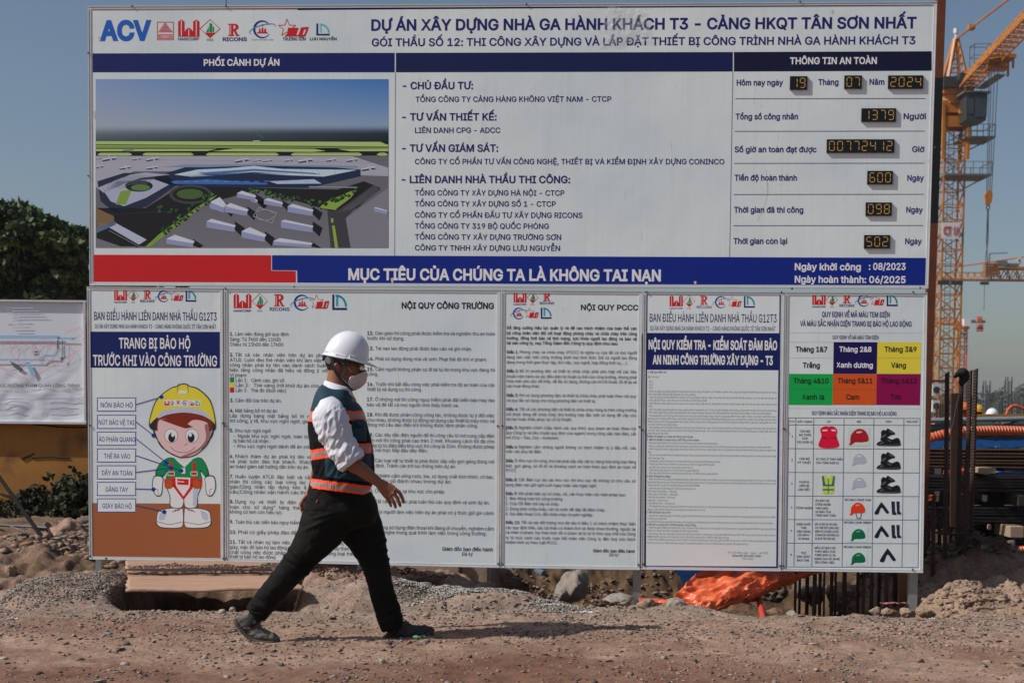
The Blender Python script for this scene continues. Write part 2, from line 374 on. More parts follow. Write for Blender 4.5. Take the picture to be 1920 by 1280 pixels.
# ---- countable rocks and clods
def rock(name, label, cat, c, size, m, seed, group=None, sq=(1, 1, .7), sub=4, amp=.28, rough_=None):
    rough_ = (2.4 if cat == 'clod' else .7) if rough_ is None else rough_
    v, f = ico(sub)
    n = fbm(v[:, 0]*1.4+seed*3.3, v[:, 1]*1.4, v[:, 2]*1.4, oct=5, seed=seed, gain=.62)
    rg_ = np.random.default_rng(seed); cut = np.full(len(v), 9.)
    for k in range(13):                               # broken facets: planes that shave the ball
        d = rg_.normal(size=3); d /= np.linalg.norm(d); q = v@d; cut = np.minimum(cut, np.where(q > .05, rg_.uniform(.62, .95)/np.maximum(q, .05), 9.))
    crumb = np.abs(fbm(v[:, 0]*5+seed, v[:, 1]*5, v[:, 2]*5, oct=3, seed=seed+5))
    v = v*(np.minimum(cut, 1.05)*(1+amp*.55*n)+.13*rough_*(.35-crumb))[:, None]*np.array(sq)*size
    a = seed*1.7; v = np.stack([v[:, 0]*math.cos(a)-v[:, 1]*math.sin(a), v[:, 0]*math.sin(a)+v[:, 1]*math.cos(a), v[:, 2]], -1)
    me_o = arr_mesh(name, v, f, m, smooth=False); me_o.location = c
    tag(me_o, label, cat, group); return me_o
RK = mat('boulder_grey', (.20, .17, .14), .95, col2=(.32, .27, .23), nscale=7, bump=.7, bscale=25, bdist=.01)
RC = mat('clod_pale', (.34, .235, .16), .95, col2=(.20, .13, .085), nscale=8, bump=.8, bscale=35, bdist=.01)
RD = mat('clod_dark', (.10, .072, .052), .95, col2=(.19, .14, .105), nscale=8, bump=.8, bscale=35, bdist=.01)
RR = mat('clod_rust', (.27, .13, .08), .95, col2=(.18, .085, .055), nscale=10, bump=.8, bscale=40, bdist=.01)
def rp(px, py, Z, size, m, label, cat, seed, **k):
    c = P(px, py, Z); rock('rock' if cat == 'rock' else 'dirt_clod', label, cat, c, size, m, seed, **k)
rp(1072, 1098, 12.0, .19, RK, 'large grey boulder in the muddy pit under the boards', 'rock', 1, sq=(1.35, .8, .8))
rp(1052, 1115, 11.6, .07, RK, 'small grey rock in front of the pit boulder', 'rock', 2)
rp(1014, 1156, 8.85, .042, RR, 'rust red clod standing at the end of the gravel spill', 'clod', 3)
rp(208, 1068, 11.2, .15, RD, 'dark brown clod beside the left board post', 'clod', 4, sub=4)
rp(218, 1092, 10.6, .10, RR, 'reddish clod below the dark one beside the left board post', 'clod', 5)
rp(130, 1008, 12.6, .22, CL[0], 'rounded pale boulder in the rubble before the ochre wall', 'rock', 6, sq=(.9, .9, .95))
rp(158, 1022, 12.8, .17, RD, 'grey brown rock right of the pale boulder by the wall', 'rock', 7)
rp(20, 1078, 10.6, .09, RC, 'upright sharp clod at the left edge of the picture', 'clod', 8, sq=(.5, .5, 1.1))
rp(68, 1059, 11.2, .10, RC, 'flat brown slab of dried soil on the left rubble', 'clod', 9, sq=(1.3, .8, .4))
rp(168, 990, 13.4, .16, RD, 'dark rock touching the left board edge by the weeds', 'rock', 10)
rp(104, 1050, 11.8, .12, CL[0], 'low pale lump of earth left of the left board post', 'clod', 11, sq=(1.6, 1, .45))
rp(50, 1020, 12.8, .12, RK, 'grey stone in the rubble under the black cables', 'rock', 12, sq=(1.4, 1, .5))
for k, (px, py, Z, s, lb, m) in enumerate([
    (1866, 1052, 11.4, .22, 'big dark boulder of earth in front of the corrugated pipe', RD),
    (1905, 1062, 11.0, .15, 'dark earth lump at the right edge below the rebar stack', RD),
    (1820, 1098, 10.4, .20, 'wide dark mound lump behind the pale clods', RD),
    (1870, 1118, 9.9, .17, 'large pale clod on the heap at the lower right', RC),
    (1830, 1128, 9.7, .13, 'pale clod left of the largest one on the right heap', RC),
    (1905, 1108, 10.1, .16, 'pale clod cut by the right edge of the picture', RC),
    (1762, 1134, 9.5, .06, 'cream clod just right of the rightmost steel post', RC),
    (1790, 1143, 9.35, .06, 'small cream clod in the row right of the steel post', RC),
    (1735, 1148, 9.3, .045, 'round cream clod in front of the rightmost steel post', RC),
    (1700, 1148, 9.3, .05, 'cream clod in front of the ochre post', RC),
    (1668, 1148, 9.3, .045, 'cream clod under the pink plastic scrap', RC),
    (1642, 1146, 9.35, .04, 'leftmost cream clod of the row before the rebars', RC),
    (1890, 1145, 9.3, .07, 'flat cream clod at the front right of the heap', RC),
    (1850, 1150, 9.2, .05, 'small cream clod at the foot of the right heap', RC),
    (1268, 1136, 9.25, .075, 'grey stone by the tip of the orange tarpaulin', RK),
    (1216, 1133, 9.3, .06, 'brown stone at the foot of the middle steel post', RC),
    (1160, 1122, 9.5, .12, 'long flat grey slab left of the middle steel post', RK),
    (1450, 1112, 11.2, .12, 'brown rock in the pit behind the red pipe', RD),
    (826, 1126, 9.3, .06, 'brown stone on the flank of the greenish gravel heap', RC),
    (1590, 1118, 10.9, .16, 'large lit lump of soil behind the row of bars under the boards', RC),
    (1640, 1100, 11.2, .15, 'brown lump of soil behind the right half of the row of bars', RC),
    (1520, 1108, 11.0, .13, 'brown lump of soil behind the left half of the row of bars', RD),
    (1486, 1150, 9.0, .035, 'pointed stone at the foot of the first bundle of rebars', RK)]):
    rp(px, py, Z, s, m, lb, 'clod' if m in (RC, RD) else 'rock', 20+k, sq=(1.9, .8, .3) if 'slab' in lb else (1.15, 1, .75))
for k, (px, py, s, lb) in enumerate([(416, 1153, .028, 'pale stone pair beside the rear heel of the man, left one'),
                                     (436, 1149, .024, 'pale stone pair beside the rear heel of the man, right one'),
                                     (716, 1244, .022, 'light flat stone lying on the road below the front shoe'),
                                     (1595, 1233, .020, 'dark stone alone on the road at the lower right'),
                                     (880, 1236, .018, 'flat grey stone on the road right of the man')]):
    Z = 3440/(py-765); c = P(px, py, Z); c.z = gh(c.x, c.y)+s*.4
    rock('rock', lb, 'rock', c, s, ST[4] if 'pale' in lb or 'light' in lb else ST[1], 50+k, sub=2)
# ------------------------------------------------------------------ notice boards: a vertical plane
YAW = R(2.8759)
UX = Vector((math.cos(YAW), -math.sin(YAW), 0)); UN = Vector((-math.sin(YAW), -math.cos(YAW), 0))   # UN points to the camera
BO = Vector((-.0707, 9.7, CAM_H))
def B(px, py):
    r = ray(px, py); c = Vector((0, 0, CAM_H)); t = (BO-c).dot(UN)/r.dot(UN); p = c+r*t-BO
    return p.dot(UX), p.z
def W3(u, v, d=0.): return BO+UX*u+Vector((0, 0, v))+UN*d
class Print:
    """flat print on a board, collected per colour: {colour: (verts, faces)}"""
    def __init__(s): s.layers = {}
    def put(s, col, vs, fs, lay=1):
        k = (col, lay)
        if k not in s.layers: s.layers[k] = MB()
        s.layers[k].add([W3(u, v, .0003+.00013*lay) for u, v in vs], fs)
    def poly(s, pts, col, lay=1, px=True):
        q = [B(*p) for p in pts] if px else pts
        s.put(col, q, [tuple(range(len(q)))], lay)
    def rect(s, x0, y0, x1, y1, col, lay=1): s.poly([(x0, y0), (x0, y1), (x1, y1), (x1, y0)], col, lay)
    def line(s, pts, w, col, lay=2, closed=False):
        if closed: pts = list(pts)+[pts[0]]
        for a, b in zip(pts[:-1], pts[1:]):
            dx, dy = b[0]-a[0], b[1]-a[1]; L = math.hypot(dx, dy) or 1; nx, ny = -dy/L*w/2, dx/L*w/2; ex, ey = dx/L*w*.3, dy/L*w*.3
            s.poly([(a[0]-nx-ex, a[1]-ny-ey), (a[0]+nx-ex, a[1]+ny-ey), (b[0]+nx+ex, b[1]+ny+ey), (b[0]-nx+ex, b[1]-ny+ey)], col, lay)
    def ell(s, cx, cy, rx, ry, col, lay=1, n=20, rot=0):
        c, q = math.cos(rot), math.sin(rot)
        s.poly([(cx+rx*math.cos(a)*c-ry*math.sin(a)*q, cy+rx*math.cos(a)*q+ry*math.sin(a)*c) for a in [2*math.pi*i/n for i in range(n)]], col, lay)
    def arc(s, cx, cy, rx, ry, a0, a1, w, col, lay=2, n=18, rot=0):
        c, q = math.cos(rot), math.sin(rot)
        pts = []
        for i in range(n+1):
            a = R(a0+(a1-a0)*i/n); x, y = rx*math.cos(a), ry*math.sin(a); pts.append((cx+x*c-y*q, cy+x*q+y*c))
        for i in range(n):
            s.line([pts[i], pts[i+1]], w if isinstance(w, (int, float)) else w[0]+(w[1]-w[0])*math.sin(math.pi*i/n), col, lay)
    def blob(s, pts, col, lay=1, n=5):
        s.poly(smooth_closed(pts, n), col, lay)
    def build(s, parent, name='print'):
        for (col, lay), mb in s.layers.items():
            o = mb.build(name, ink(col), parent); o['kind'] = 'stuff'
def smooth_closed(pts, n=5):
    out = []; k = len(pts)
    for i in range(k):
        p0, p1, p2, p3 = pts[i-1], pts[i], pts[(i+1) % k], pts[(i+2) % k]
        for j in range(n):
            t = j/n
            out.append(tuple(.5*(2*p1[d]+(p2[d]-p0[d])*t+(2*p0[d]-5*p1[d]+4*p2[d]-p3[d])*t*t+(3*p1[d]-p0[d]-3*p2[d]+p3[d])*t**3) for d in (0, 1)))
    return out
INKS = {'navy': (22, 30, 82), 'navyband': (16, 26, 76), 'darknavy': (14, 17, 42), 'white': (168, 174, 194), 'black': (24, 26, 32), 'text': (36, 38, 48),
        'red': (160, 25, 29), 'green': (8, 110, 62), 'teal': (24, 128, 146), 'blue': (22, 44, 118), 'lightblue': (96, 166, 196), 'sheet': (160, 168, 192),
        'brown': (128, 74, 44), 'yellow': (186, 168, 52), 'orange': (168, 68, 26), 'magenta': (110, 6, 60), 'cellgreen': (14, 132, 60), 'cellnavy': (20, 12, 66),
        'skin': (176, 138, 138), 'skinshade': (128, 86, 88), 'hair': (104, 34, 20), 'grey': (136, 142, 156), 'lightgrey': (165, 170, 184), 'shirt': (12, 110, 62),
        'strap': (170, 20, 30), 'pouch': (150, 66, 28), 'slate': (60, 84, 104), 'lime': (156, 178, 58), 'darkgreen': (10, 84, 54), 'ink2': (58, 66, 88)}
def ink(c):
    rgb = INKS.get(c) if isinstance(c, str) else c
    return mat('ink_%s' % (c if isinstance(c, str) else '%d_%d_%d' % c), pc(*rgb, k=.44 if min(rgb) > 120 else .47 if isinstance(c, tuple) else .54), rough=.55, spec=.2, bump=.10, bscale=5, bdist=.02)
# ---- lettering from Blender's built-in font, laid flat on the sheet
_tc = bpy.data.curves.new('lettering', 'FONT'); _to = bpy.data.objects.new('lettering', _tc); COL.objects.link(_to)
CAPH = None
try:
    import os
    _tc.font = bpy.data.fonts.load(os.path.join(bpy.utils.resource_path('LOCAL'), 'datafiles', 'fonts', 'Inter.woff2'))   # the sans that ships inside Blender
except Exception as ex: print('built-in font', ex)
_tc.fill_mode = 'NONE'
def _outline(txt, off, res):
    _tc.body = txt; _tc.size = 1.0; _tc.resolution_u = res; _tc.offset = 0
    dg = bpy.context.evaluated_depsgraph_get(); dg.update(); ev = _to.evaluated_get(dg); me = ev.to_mesh()
    n = len(me.vertices); co = np.empty(n*3, np.float32); me.vertices.foreach_get('co', co); co = co.reshape(-1, 3)[:, :2].astype(float)
    e = np.empty(len(me.edges)*2, np.int32); me.edges.foreach_get('vertices', e); ev.to_mesh_clear()
    e = e.reshape(-1, 2)
    if off and len(e):                    # thicken: push every corner outwards along the contour's left side
        d = co[e[:, 1]]-co[e[:, 0]]; d /= np.maximum(np.linalg.norm(d, axis=1), 1e-9)[:, None]; nl = np.stack([-d[:, 1], d[:, 0]], -1)
        a = np.zeros_like(co); np.add.at(a, e[:, 0], nl); np.add.at(a, e[:, 1], nl)
        m = np.maximum((a*a).sum(1)/4, .35); co = co+a/2/m[:, None]*off
    return co, e
def _fill(co, e, tol):
    """fill closed outlines by winding number with thin trapezoids"""
    if not len(e): return [], []
    A = co[e[:, 0]]; Bq = co[e[:, 1]]; vs = []; fs = []
    flat = (np.abs(A[:, 1]-Bq[:, 1]) < .004) & (np.abs(A[:, 0]-Bq[:, 0]) > .03)
    ys = list(np.unique(np.round(np.concatenate([A[flat, 1], Bq[flat, 1], [co[:, 1].min(), co[:, 1].max()]]), 4)))
    for y in np.unique(np.round(co[:, 1], 4)):
        if min(abs(y-k) for k in ys) > max(tol, .0008): ys.append(y)
    ys.sort()
    def cut(y):
        up = (A[:, 1] <= y) & (Bq[:, 1] > y); dn = (Bq[:, 1] <= y) & (A[:, 1] > y); i = np.where(up | dn)[0]
        x = A[i, 0]+(y-A[i, 1])/(Bq[i, 1]-A[i, 1])*(Bq[i, 0]-A[i, 0]); o = np.argsort(x, kind='stable'); w = 0; out = []
        for k in o:
            w0 = w; w += 1 if up[i[k]] else -1
            if w0 == 0 and w != 0: out.append(x[k])
            elif w0 != 0 and w == 0: out.append(x[k])
        return out
    for y0, y1 in zip(ys[:-1], ys[1:]):
        h = y1-y0
        if h < 1e-5: continue
        a, c = cut(y0+h*.02), cut(y1-h*.02)
        if len(a) != len(c): a = c = cut((y0+y1)/2)
        for k in range(0, len(a)-1, 2):
            if a[k+1]-a[k] < 1e-6 and c[k+1]-c[k] < 1e-6: continue
            o = len(vs); vs += [(a[k], y0), (a[k+1], y0), (c[k+1], y1), (c[k], y1)]; fs.append((o, o+1, o+2, o+3))
    return vs, fs
_GC = {}; _AD = {}
def _maxx(t):
    co, e = _outline(t, 0, 1); return co[:, 0].max()
_H2 = None
def advance(ch):
    global _H2
    if ch not in _AD:
        if _H2 is None: _H2 = _maxx('HH')
        _AD[ch] = _maxx('H'+ch+'H')-_H2
    return _AD[ch]
def glyphs(txt, bold=0., res=1, space=1., shear=0., track=1.):
    V = []; F = []; x = 0.; tol = (.06 if res == 1 else .02 if res == 2 else 0)
    for ch in txt:
        if ch == ' ': x += advance(' ')*space; continue
        k = (ch, round(bold, 4), res)
        if k not in _GC:
            co, e = _outline(ch, bold, min(res, 3)); vs, fs = _fill(co, e, tol); _GC[k] = (np.array(vs).reshape(-1, 2), fs)
        g, fs = _GC[k]; o = len(V)
        V.extend([(a+x+b*shear, b) for a, b in g]); F.extend([tuple(i+o for i in f) for f in fs])
        x += advance(ch)*track
    return np.array(V), F
_c, _ = glyphs('H', res=3); CAPH = float(_c[:, 1].max())
def text(pr, txt, x0, base, x1, cap, col='navy', bold=0., lay=3, just=False, res=None, shear=0., xs=None, center=None, track=1.):
    bold *= .8
    """txt between photo columns x0 and x1 with its baseline at photo row base and cap height cap (photo pixels)"""
    u0, v0 = B(x0, base); _, vt = B(x0, base-cap); sc = (vt-v0)/CAPH
    if res is None: res = 1 if cap < 4.5 else 2 if cap < 9 else 3
    co, f = glyphs(txt, bold, res, shear=shear, track=track); w = co[:, 0].max()-co[:, 0].min()
    if x1 is None: sx = sc*(xs or 1.)
    else:
        u1, _ = B(x1, base); W = u1-u0
        if just and xs:
            sx = sc*xs; c2, f2 = glyphs(txt, bold, res, 2., shear); w2 = c2[:, 0].max()-c2[:, 0].min()
            if w2 > w:
                k = 1+(W/sx-w)/(w2-w)
                if k > .6: co, f = glyphs(txt, bold, res, k, shear)
            sx = W/(co[:, 0].max()-co[:, 0].min())
        else: sx = W/w
    xo = co[:, 0].min(); vs = [((x-xo)*sx+u0, y*sc+v0) for x, y in co]
    if center is not None:
        uc, _ = B(center, base); ww = (co[:, 0].max()-xo)*sx; vs = [(u-u0+uc-ww/2, v) for u, v in vs]
    pr.put(col, vs, f, lay)

def panel_rect(x0t, x1t, x0b, x1b, yt0, yt1, yb0, yb1):
    return B(x0t, yt0), B(x1t, yt1), B(x1b, yb1), B(x0b, yb0)
ALU = mat('aluminium_frame', (.68, .70, .71), .5, metal=.1, col2=(.58, .60, .61), nscale=3, stretch=(1, 1, 6), bump=.05, bscale=20)
GALV = mat('galvanised_steel', (.36, .38, .38), .5, metal=.4, col2=(.26, .28, .28), nscale=6)
SCREW = mat('screw_steel', (.12, .11, .10), .5, metal=.6)
def vinyl_material():
    m = bpy.data.materials.new('white_vinyl'); m.use_nodes = True; n = m.node_tree; b = n.nodes['Principled BSDF']
    def L(a, c): n.links.new(a, c)
    tc = n.nodes.new('ShaderNodeTexCoord')
    t = n.nodes.new('ShaderNodeTexNoise'); t.inputs['Scale'].default_value = 1.3; t.inputs['Detail'].default_value = 9; L(tc.outputs['Object'], t.inputs['Vector'])
    r = n.nodes.new('ShaderNodeValToRGB'); e = r.color_ramp.elements
    e[0].position = .3; e[0].color = (*[v*.94 for v in pc(154, 163, 186)], 1); e[1].position = .65; e[1].color = (*pc(160, 168, 192), 1); L(t.outputs[0], r.inputs[0])
    # faint rain streaks running down
    mp = n.nodes.new('ShaderNodeMapping'); mp.inputs['Scale'].default_value = (22, 22, .5); L(tc.outputs['Object'], mp.inputs[0])
    t2 = n.nodes.new('ShaderNodeTexNoise'); t2.inputs['Scale'].default_value = 2.2; t2.inputs['Detail'].default_value = 6; L(mp.outputs[0], t2.inputs['Vector'])
    r2 = n.nodes.new('ShaderNodeValToRGB'); e = r2.color_ramp.elements
    e[0].position = .28; e[0].color = (.955, .95, .94, 1); e[1].position = .5; e[1].color = (1, 1, 1, 1); L(t2.outputs[0], r2.inputs[0])
    mu = n.nodes.new('ShaderNodeMixRGB'); mu.blend_type = 'MULTIPLY'; mu.inputs[0].default_value = 1; L(r.outputs[0], mu.inputs[1]); L(r2.outputs[0], mu.inputs[2])
    L(mu.outputs[0], b.inputs['Base Color']); b.inputs['Roughness'].default_value = .48; b.inputs['Specular IOR Level'].default_value = .35
    t3 = n.nodes.new('ShaderNodeTexNoise'); t3.inputs['Scale'].default_value = 1.6; t3.inputs['Detail'].default_value = 4; L(tc.outputs['Object'], t3.inputs['Vector'])
    bp = n.nodes.new('ShaderNodeBump'); bp.inputs['Strength'].default_value = .4; bp.inputs['Distance'].default_value = .02
    L(t3.outputs[0], bp.inputs['Height']); L(bp.outputs[0], b.inputs['Normal'])
    return m
VINYL = vinyl_material()
def board(quad, fw, label, screws, group='notice boards in one long row'):
    tl, tr_, br, bl = quad
    W, H = tr_[0]-tl[0], tl[1]-bl[1]
    t = thing('notice_board', W3((bl[0]+br[0])/2, bl[1]), label, 'notice board', group)
    def F(a, b, d):                       # a, b: metres from the left and the bottom edge
        s_, q_ = a/W, b/H
        u = (1-q_)*((1-s_)*bl[0]+s_*br[0])+q_*((1-s_)*tl[0]+s_*tr_[0]); v = (1-q_)*((1-s_)*bl[1]+s_*br[1])+q_*((1-s_)*tl[1]+s_*tr_[1])
        return W3(u, v, d)
    def sbox(mb, a0, a1, b0, b1, d0, d1):
        mb.add([F(u, v, d) for u in (a0, a1) for v in (b0, b1) for d in (d0, d1)], [(0, 1, 3, 2), (4, 6, 7, 5), (0, 4, 5, 1), (2, 3, 7, 6), (0, 2, 6, 4), (1, 5, 7, 3)])
    mb = MB(); sbox(mb, fw*.4, W-fw*.4, fw*.4, H-fw*.4, -.022, 0); mb.build('sheet', VINYL, t)
    d = .0035; l = fw*.28; e = .001
    for nm, a in (('frame_rail', (0, W, H-fw, H)), ('frame_rail', (0, W, 0, fw)), ('frame_stile', (0, fw, fw, H-fw)), ('frame_stile', (W-fw, W, fw, H-fw))):
        mb = MB(); a0, a1, b0, b1 = a
        # one closed extrusion profile with a raised outer lip
        if nm == 'frame_rail':
            o_, i_ = (H-e, H-l) if b0 > 0 else (e, l); far = H-fw if b0 > 0 else fw
            prof = [(o_, -.03), (o_, d+.003), (i_, d+.003), (i_, d), (far, d), (far, -.03)]
            vs = [F(x, y, z) for x in (a0, a1) for y, z in prof]
        else:
            o_, i_ = (e, l) if a0 == 0 else (W-e, W-l); far = fw if a0 == 0 else W-fw
            prof = [(o_, -.03), (o_, d+.003), (i_, d+.003), (i_, d), (far, d), (far, -.03)]
            vs = [F(x, y, z) for y in (b0, b1) for x, z in prof]
        mb.add(vs, [tuple(range(6)), tuple(range(11, 5, -1))]+[(i, (i+1) % 6, (i+1) % 6+6, i+6) for i in range(6)])
        mb.build(nm, ALU, t)
    for px, py in screws:
        u, v = B(px, py); mb = MB(); c = W3(u, v, d+.004); mb.tube([c-UN*.004, c+UN*.003], [.0075, .005], 7); mb.build('screw', SCREW, t)
    return t
RECTS = {
    'big': panel_rect(165, 1757, 168, 1740.5, 12, 3.5, 535.5, 541),
    'p1': panel_rect(163, 418, 167.5, 419.5, 537, 540, 1048, 1051.5),
    'p2': panel_rect(420.5, 938.3, 422.3, 936.3, 540, 543, 1052, 1064),
    'p3': panel_rect(940.5, 1204, 938, 1199.6, 543, 545.5, 1064, 1068),
    'p4': panel_rect(1206.3, 1470.3, 1201.3, 1464.6, 545.5, 547, 1067, 1070.5),
    'p5': panel_rect(1472.3, 1739, 1466, 1730.5, 547, 548.5, 1070, 1073.5)}
# ------------------------------------------------------------------ the big project board
def logo_hancorp(p, x0, y0, x1, y1, lay=3, cap=True):
    w, h = x1-x0, y1-y0
    def q(a, b): return (x0+a*w, y0+b*h)
    r = 'red'
    p.poly([q(0, .12), q(.15, 0), q(.30, .12), q(.30, 1), q(0, 1)], r, lay)
    p.poly([q(.70, .12), q(.85, 0), q(1, .12), q(1, 1), q(.70, 1)], r, lay)
    p.poly([q(.34, .60), q(.50, .46), q(.66, .60), q(.66, 1), q(.34, 1)], r, lay)
    p.line([q(.15, .08), q(.15, .95)], w*.035, 'sheet', lay+1); p.line([q(.85, .08), q(.85, .95)], w*.035, 'sheet', lay+1); p.line([q(.50, .56), q(.50, .95)], w*.03, 'sheet', lay+1)
    p.poly([q(.28, .62), q(.34, .70), q(.34, 1), q(.28, 1)], r, lay); p.poly([q(.66, .70), q(.72, .62), q(.72, 1), q(.66, 1)], r, lay)
def logo_cc1(p, cx, cy, rx, ry, lay=3):
    p.line([(cx-rx, cy), (cx, cy-ry), (cx+rx, cy), (cx, cy+ry)], max(rx*.06, .7), 'red', lay, True)
    p.poly([(cx-rx*.5, cy+ry*.45), (cx+rx*.5, cy+ry*.45), (cx, cy+ry)], 'red', lay)
    p.poly([(cx-rx*.05, cy-ry*.62), (cx+rx*.22, cy-ry*.55), (cx+rx*.22, cy+ry*.4), (cx-rx*.05, cy+ry*.4)], 'green', lay)
    p.poly([(cx-rx*.38, cy+ry*.4), (cx-rx*.12, cy-ry*.25), (cx-rx*.12, cy+ry*.4)], 'green', lay)
    p.poly([(cx+rx*.28, cy-ry*.3), (cx+rx*.40, cy-ry*.15), (cx+rx*.40, cy+ry*.4), (cx+rx*.28, cy+ry*.4)], 'green', lay)
def logo_r(p, x0, y0, x1, y1, lay=3):
    w, h = x1-x0, y1-y0
    def q(a, b): return (x0+a*w, y0+b*h)
    p.poly([q(0, 0), q(.62, 0), q(.62, .1), q(.58, .1), q(.46, .1), q(.46, .9), q(.55, .92), q(.55, 1), q(0, 1), q(0, .92), q(.12, .9), q(.12, .1), q(0, .08)], 'red', lay)
    p.poly([q(.46, 0), q(.72, .02), q(.88, .12), q(.92, .28), q(.86, .42), q(.68, .52), q(.46, .54), q(.46, .44), q(.60, .38), q(.66, .27), q(.60, .14), q(.46, .1)], 'red', lay+1)
    p.poly([q(.46, .52), q(.66, .5), q(.86, .88), q(1, .92), q(1, 1), q(.70, 1), q(.50, .6)], 'red', lay+1)
    p.line([q(.24, .1), q(.24, .9)], w*.04, 'sheet', lay+2)
def logo_orbit(p, cx, cy, r, lay=3):
    p.arc(cx, cy, r, r, 35, 325, (r*.06, r*.26), 'blue', lay)
    p.arc(cx, cy-r*.02, r*1.62, r*.5, 150, 375, (r*.04, r*.12), (58, 110, 160), lay+1, rot=-.28)
    for dx, h in ((-.32, .45), (0, .6), (.32, .45)):
        p.poly([(cx+dx*r-r*.13, cy+r*.35), (cx+dx*r-r*.08, cy+r*.35-h*r), (cx+dx*r+r*.08, cy+r*.35-h*r), (cx+dx*r+r*.13, cy+r*.35)], 'red', lay+1)
    p.ell(cx, cy-r*.5, r*.12, r*.12, 'red', lay+1, 8)
    p.line([(cx-r*.62, cy+r*.42), (cx+r*.62, cy+r*.42)], r*.14, 'red', lay+1)
def logo_star(p, x0, y0, x1, y1, lay=3):
    w, h = x1-x0, y1-y0
    cx, cy, r = x0+w*.27, y0+h*.50, h*.52
    st = []
    for i in range(10):
        a = -math.pi/2+i*math.pi/5; q = r if i % 2 == 0 else r*.42; st.append((cx+q*math.cos(a), cy+q*math.sin(a)))
    p.line(st, max(w*.022, .6), 'red', lay, True)
    p.poly([(x0+w*.30, y0+h*.48), (x0+w*.66, y0+h*.48), (x0+w*.56, y0+h*.98), (x0+w*.18, y0+h*.98), (x0+w*.28, y0+h*.80)], 'red', lay+1)
    p.poly([(x0+w*.74, y0+h*.46), (x0+w*1.0, y0+h*.42), (x0+w*.97, y0+h*.56), (x0+w*.84, y0+h*.58), (x0+w*.78, y0+h*.88), (x0+w*.70, y0+h*.98), (x0+w*.52, y0+h*.98), (x0+w*.66, y0+h*.86)], 'red', lay+1)
    p.line([(x0+w*.95, y0+h*.56), (x0+w*.86, y0+h*.92), (x0+w*.70, y0+h*.97)], w*.06, 'red', lay+2)
def logo_ln(p, x0, y0, x1, y1, lay=3, col='teal'):
    w, h = x1-x0, y1-y0
    p.poly([(x0, y0), (x0+w*.14, y0), (x0+w*.14, y0+h*.86), (x1, y0+h*.86), (x1, y1), (x0, y1)], 'navy', lay)
    p.poly([(x0+w*.26, y0), (x0+w*.40, y0), (x0+w*.40, y0+h*.75), (x0+w*.26, y0+h*.75)], col, lay)
    p.arc(x0+w*.26, y0+h*.75, w*.66, h*.68, -90, 0, w*.14, col, lay+1, 8)
def logos(p, x, y, k, set6=True, wrap=False):
    """row of six contractor emblems; x, y the top left; k the height of the first one"""
    s = k/25.0
    logo_hancorp(p, x, y, x+24*s, y+20*s); text(p, 'HANCORP', x, y+25*s, x+24*s, 2.9*s, 'navy', .02)
    logo_cc1(p, x+35.5*s, y+10.5*s, 10.5*s, 10.5*s); text(p, 'CC1', x+32*s, y+25*s, x+39*s, 2.4*s, 'darkgreen', .01)
    logo_r(p, x+55*s, y+1*s, x+69*s, y+17.5*s); text(p, 'RICONS', x+49*s, y+23.5*s, x+76*s, 4.4*s, 'navy', .02)
    if wrap: x, y = x-86*s+3*s, y+28*s
    logo_orbit(p, x+93*s, y+12.5*s, 10*s); logo_star(p, x+106*s, y+2*s, x+130*s, y+21*s)
    logo_ln(p, x+134*s, y+1.5*s, x+154*s, y+22.5*s)

sc_pts = [(248, 12.5), (424, 12), (987, 8.5), (1500, 4), (166, 100), (166, 330), (1753, 277), (1485, 540.5), (552, 537.5), (1725, 540), (165, 465)]
bigb = board(RECTS['big'], .021, 'long upper project board with blue bands, airport aerial picture and amber number displays', sc_pts)
pr = Print()
R0 = 171.5
# coloured fields
pr.poly([(172, 14.5), (172, 18.5), (557, 17.5), (557, 13.5)], 'red'); pr.poly([(557.8, 13), (557.8, 19.5), (1748, 10.5), (1748, 5.5)], 'navyband')
pr.poly([(173.5, 100.5), (173.5, 136), (740, 136), (740, 99.5)], 'navyband'); pr.poly([(742.3, 99.5), (742.3, 136), (1374, 134.5), (1374, 98)], (15, 22, 58))
pr.poly([(1376, 98), (1376, 134.5), (1747, 133), (1747, 96.5)], 'darknavy')
pr.poly([(741, 136), (739.5, 479), (740.6, 479), (742, 136)], 'ink2'); pr.poly([(1373.6, 135), (1367.5, 482), (1368.6, 482), (1374.7, 135)], 'ink2')
pr.poly([(175.5, 477.5), (176, 528.5), (555, 530), (554.5, 508), (508.5, 507.5), (508.5, 478.5)], 'red')
pr.poly([(510, 478.5), (510, 506.5), (557, 507), (557.5, 530), (1737.5, 536.5), (1739, 483.5)], (10, 28, 98))
T = []
def big(txt, x0, x1, base, cap, col='navy', bold=.018, **k): text(pr, txt, x0, base, x1, cap, col, bold, **k)
big('DỰ ÁN XÂY DỰNG NHÀ GA HÀNH KHÁCH T3 - CẢNG HKQT TÂN SƠN NHẤT', 696, 1718, 57.5, 19.8, bold=.030)
big('GÓI THẦU SỐ 12: THI CÔNG XÂY DỰNG VÀ LẮP ĐẶT THIẾT BỊ CÔNG TRÌNH NHÀ GA HÀNH KHÁCH T3', 697, 1716, 87, 14, bold=.022)
big('PHỐI CẢNH DỰ ÁN', 382, 524, 123.5, 11.5, 'white', .03); big('THÔNG TIN AN TOÀN', 1481, 1644, 120.5, 12, 'white', .03)
for t_, a, b, y in (('- CHỦ ĐẦU TƯ:', 755, 887, 167.5), ('- TƯ VẤN THIẾT KẾ:', 754, 931, 226), ('- TƯ VẤN GIÁM SÁT:', 754, 934, 284.5), ('- LIÊN DANH NHÀ THẦU THI CÔNG:', 753, 1069, 343)):
    big(t_, a, b, y, 13, bold=.028)
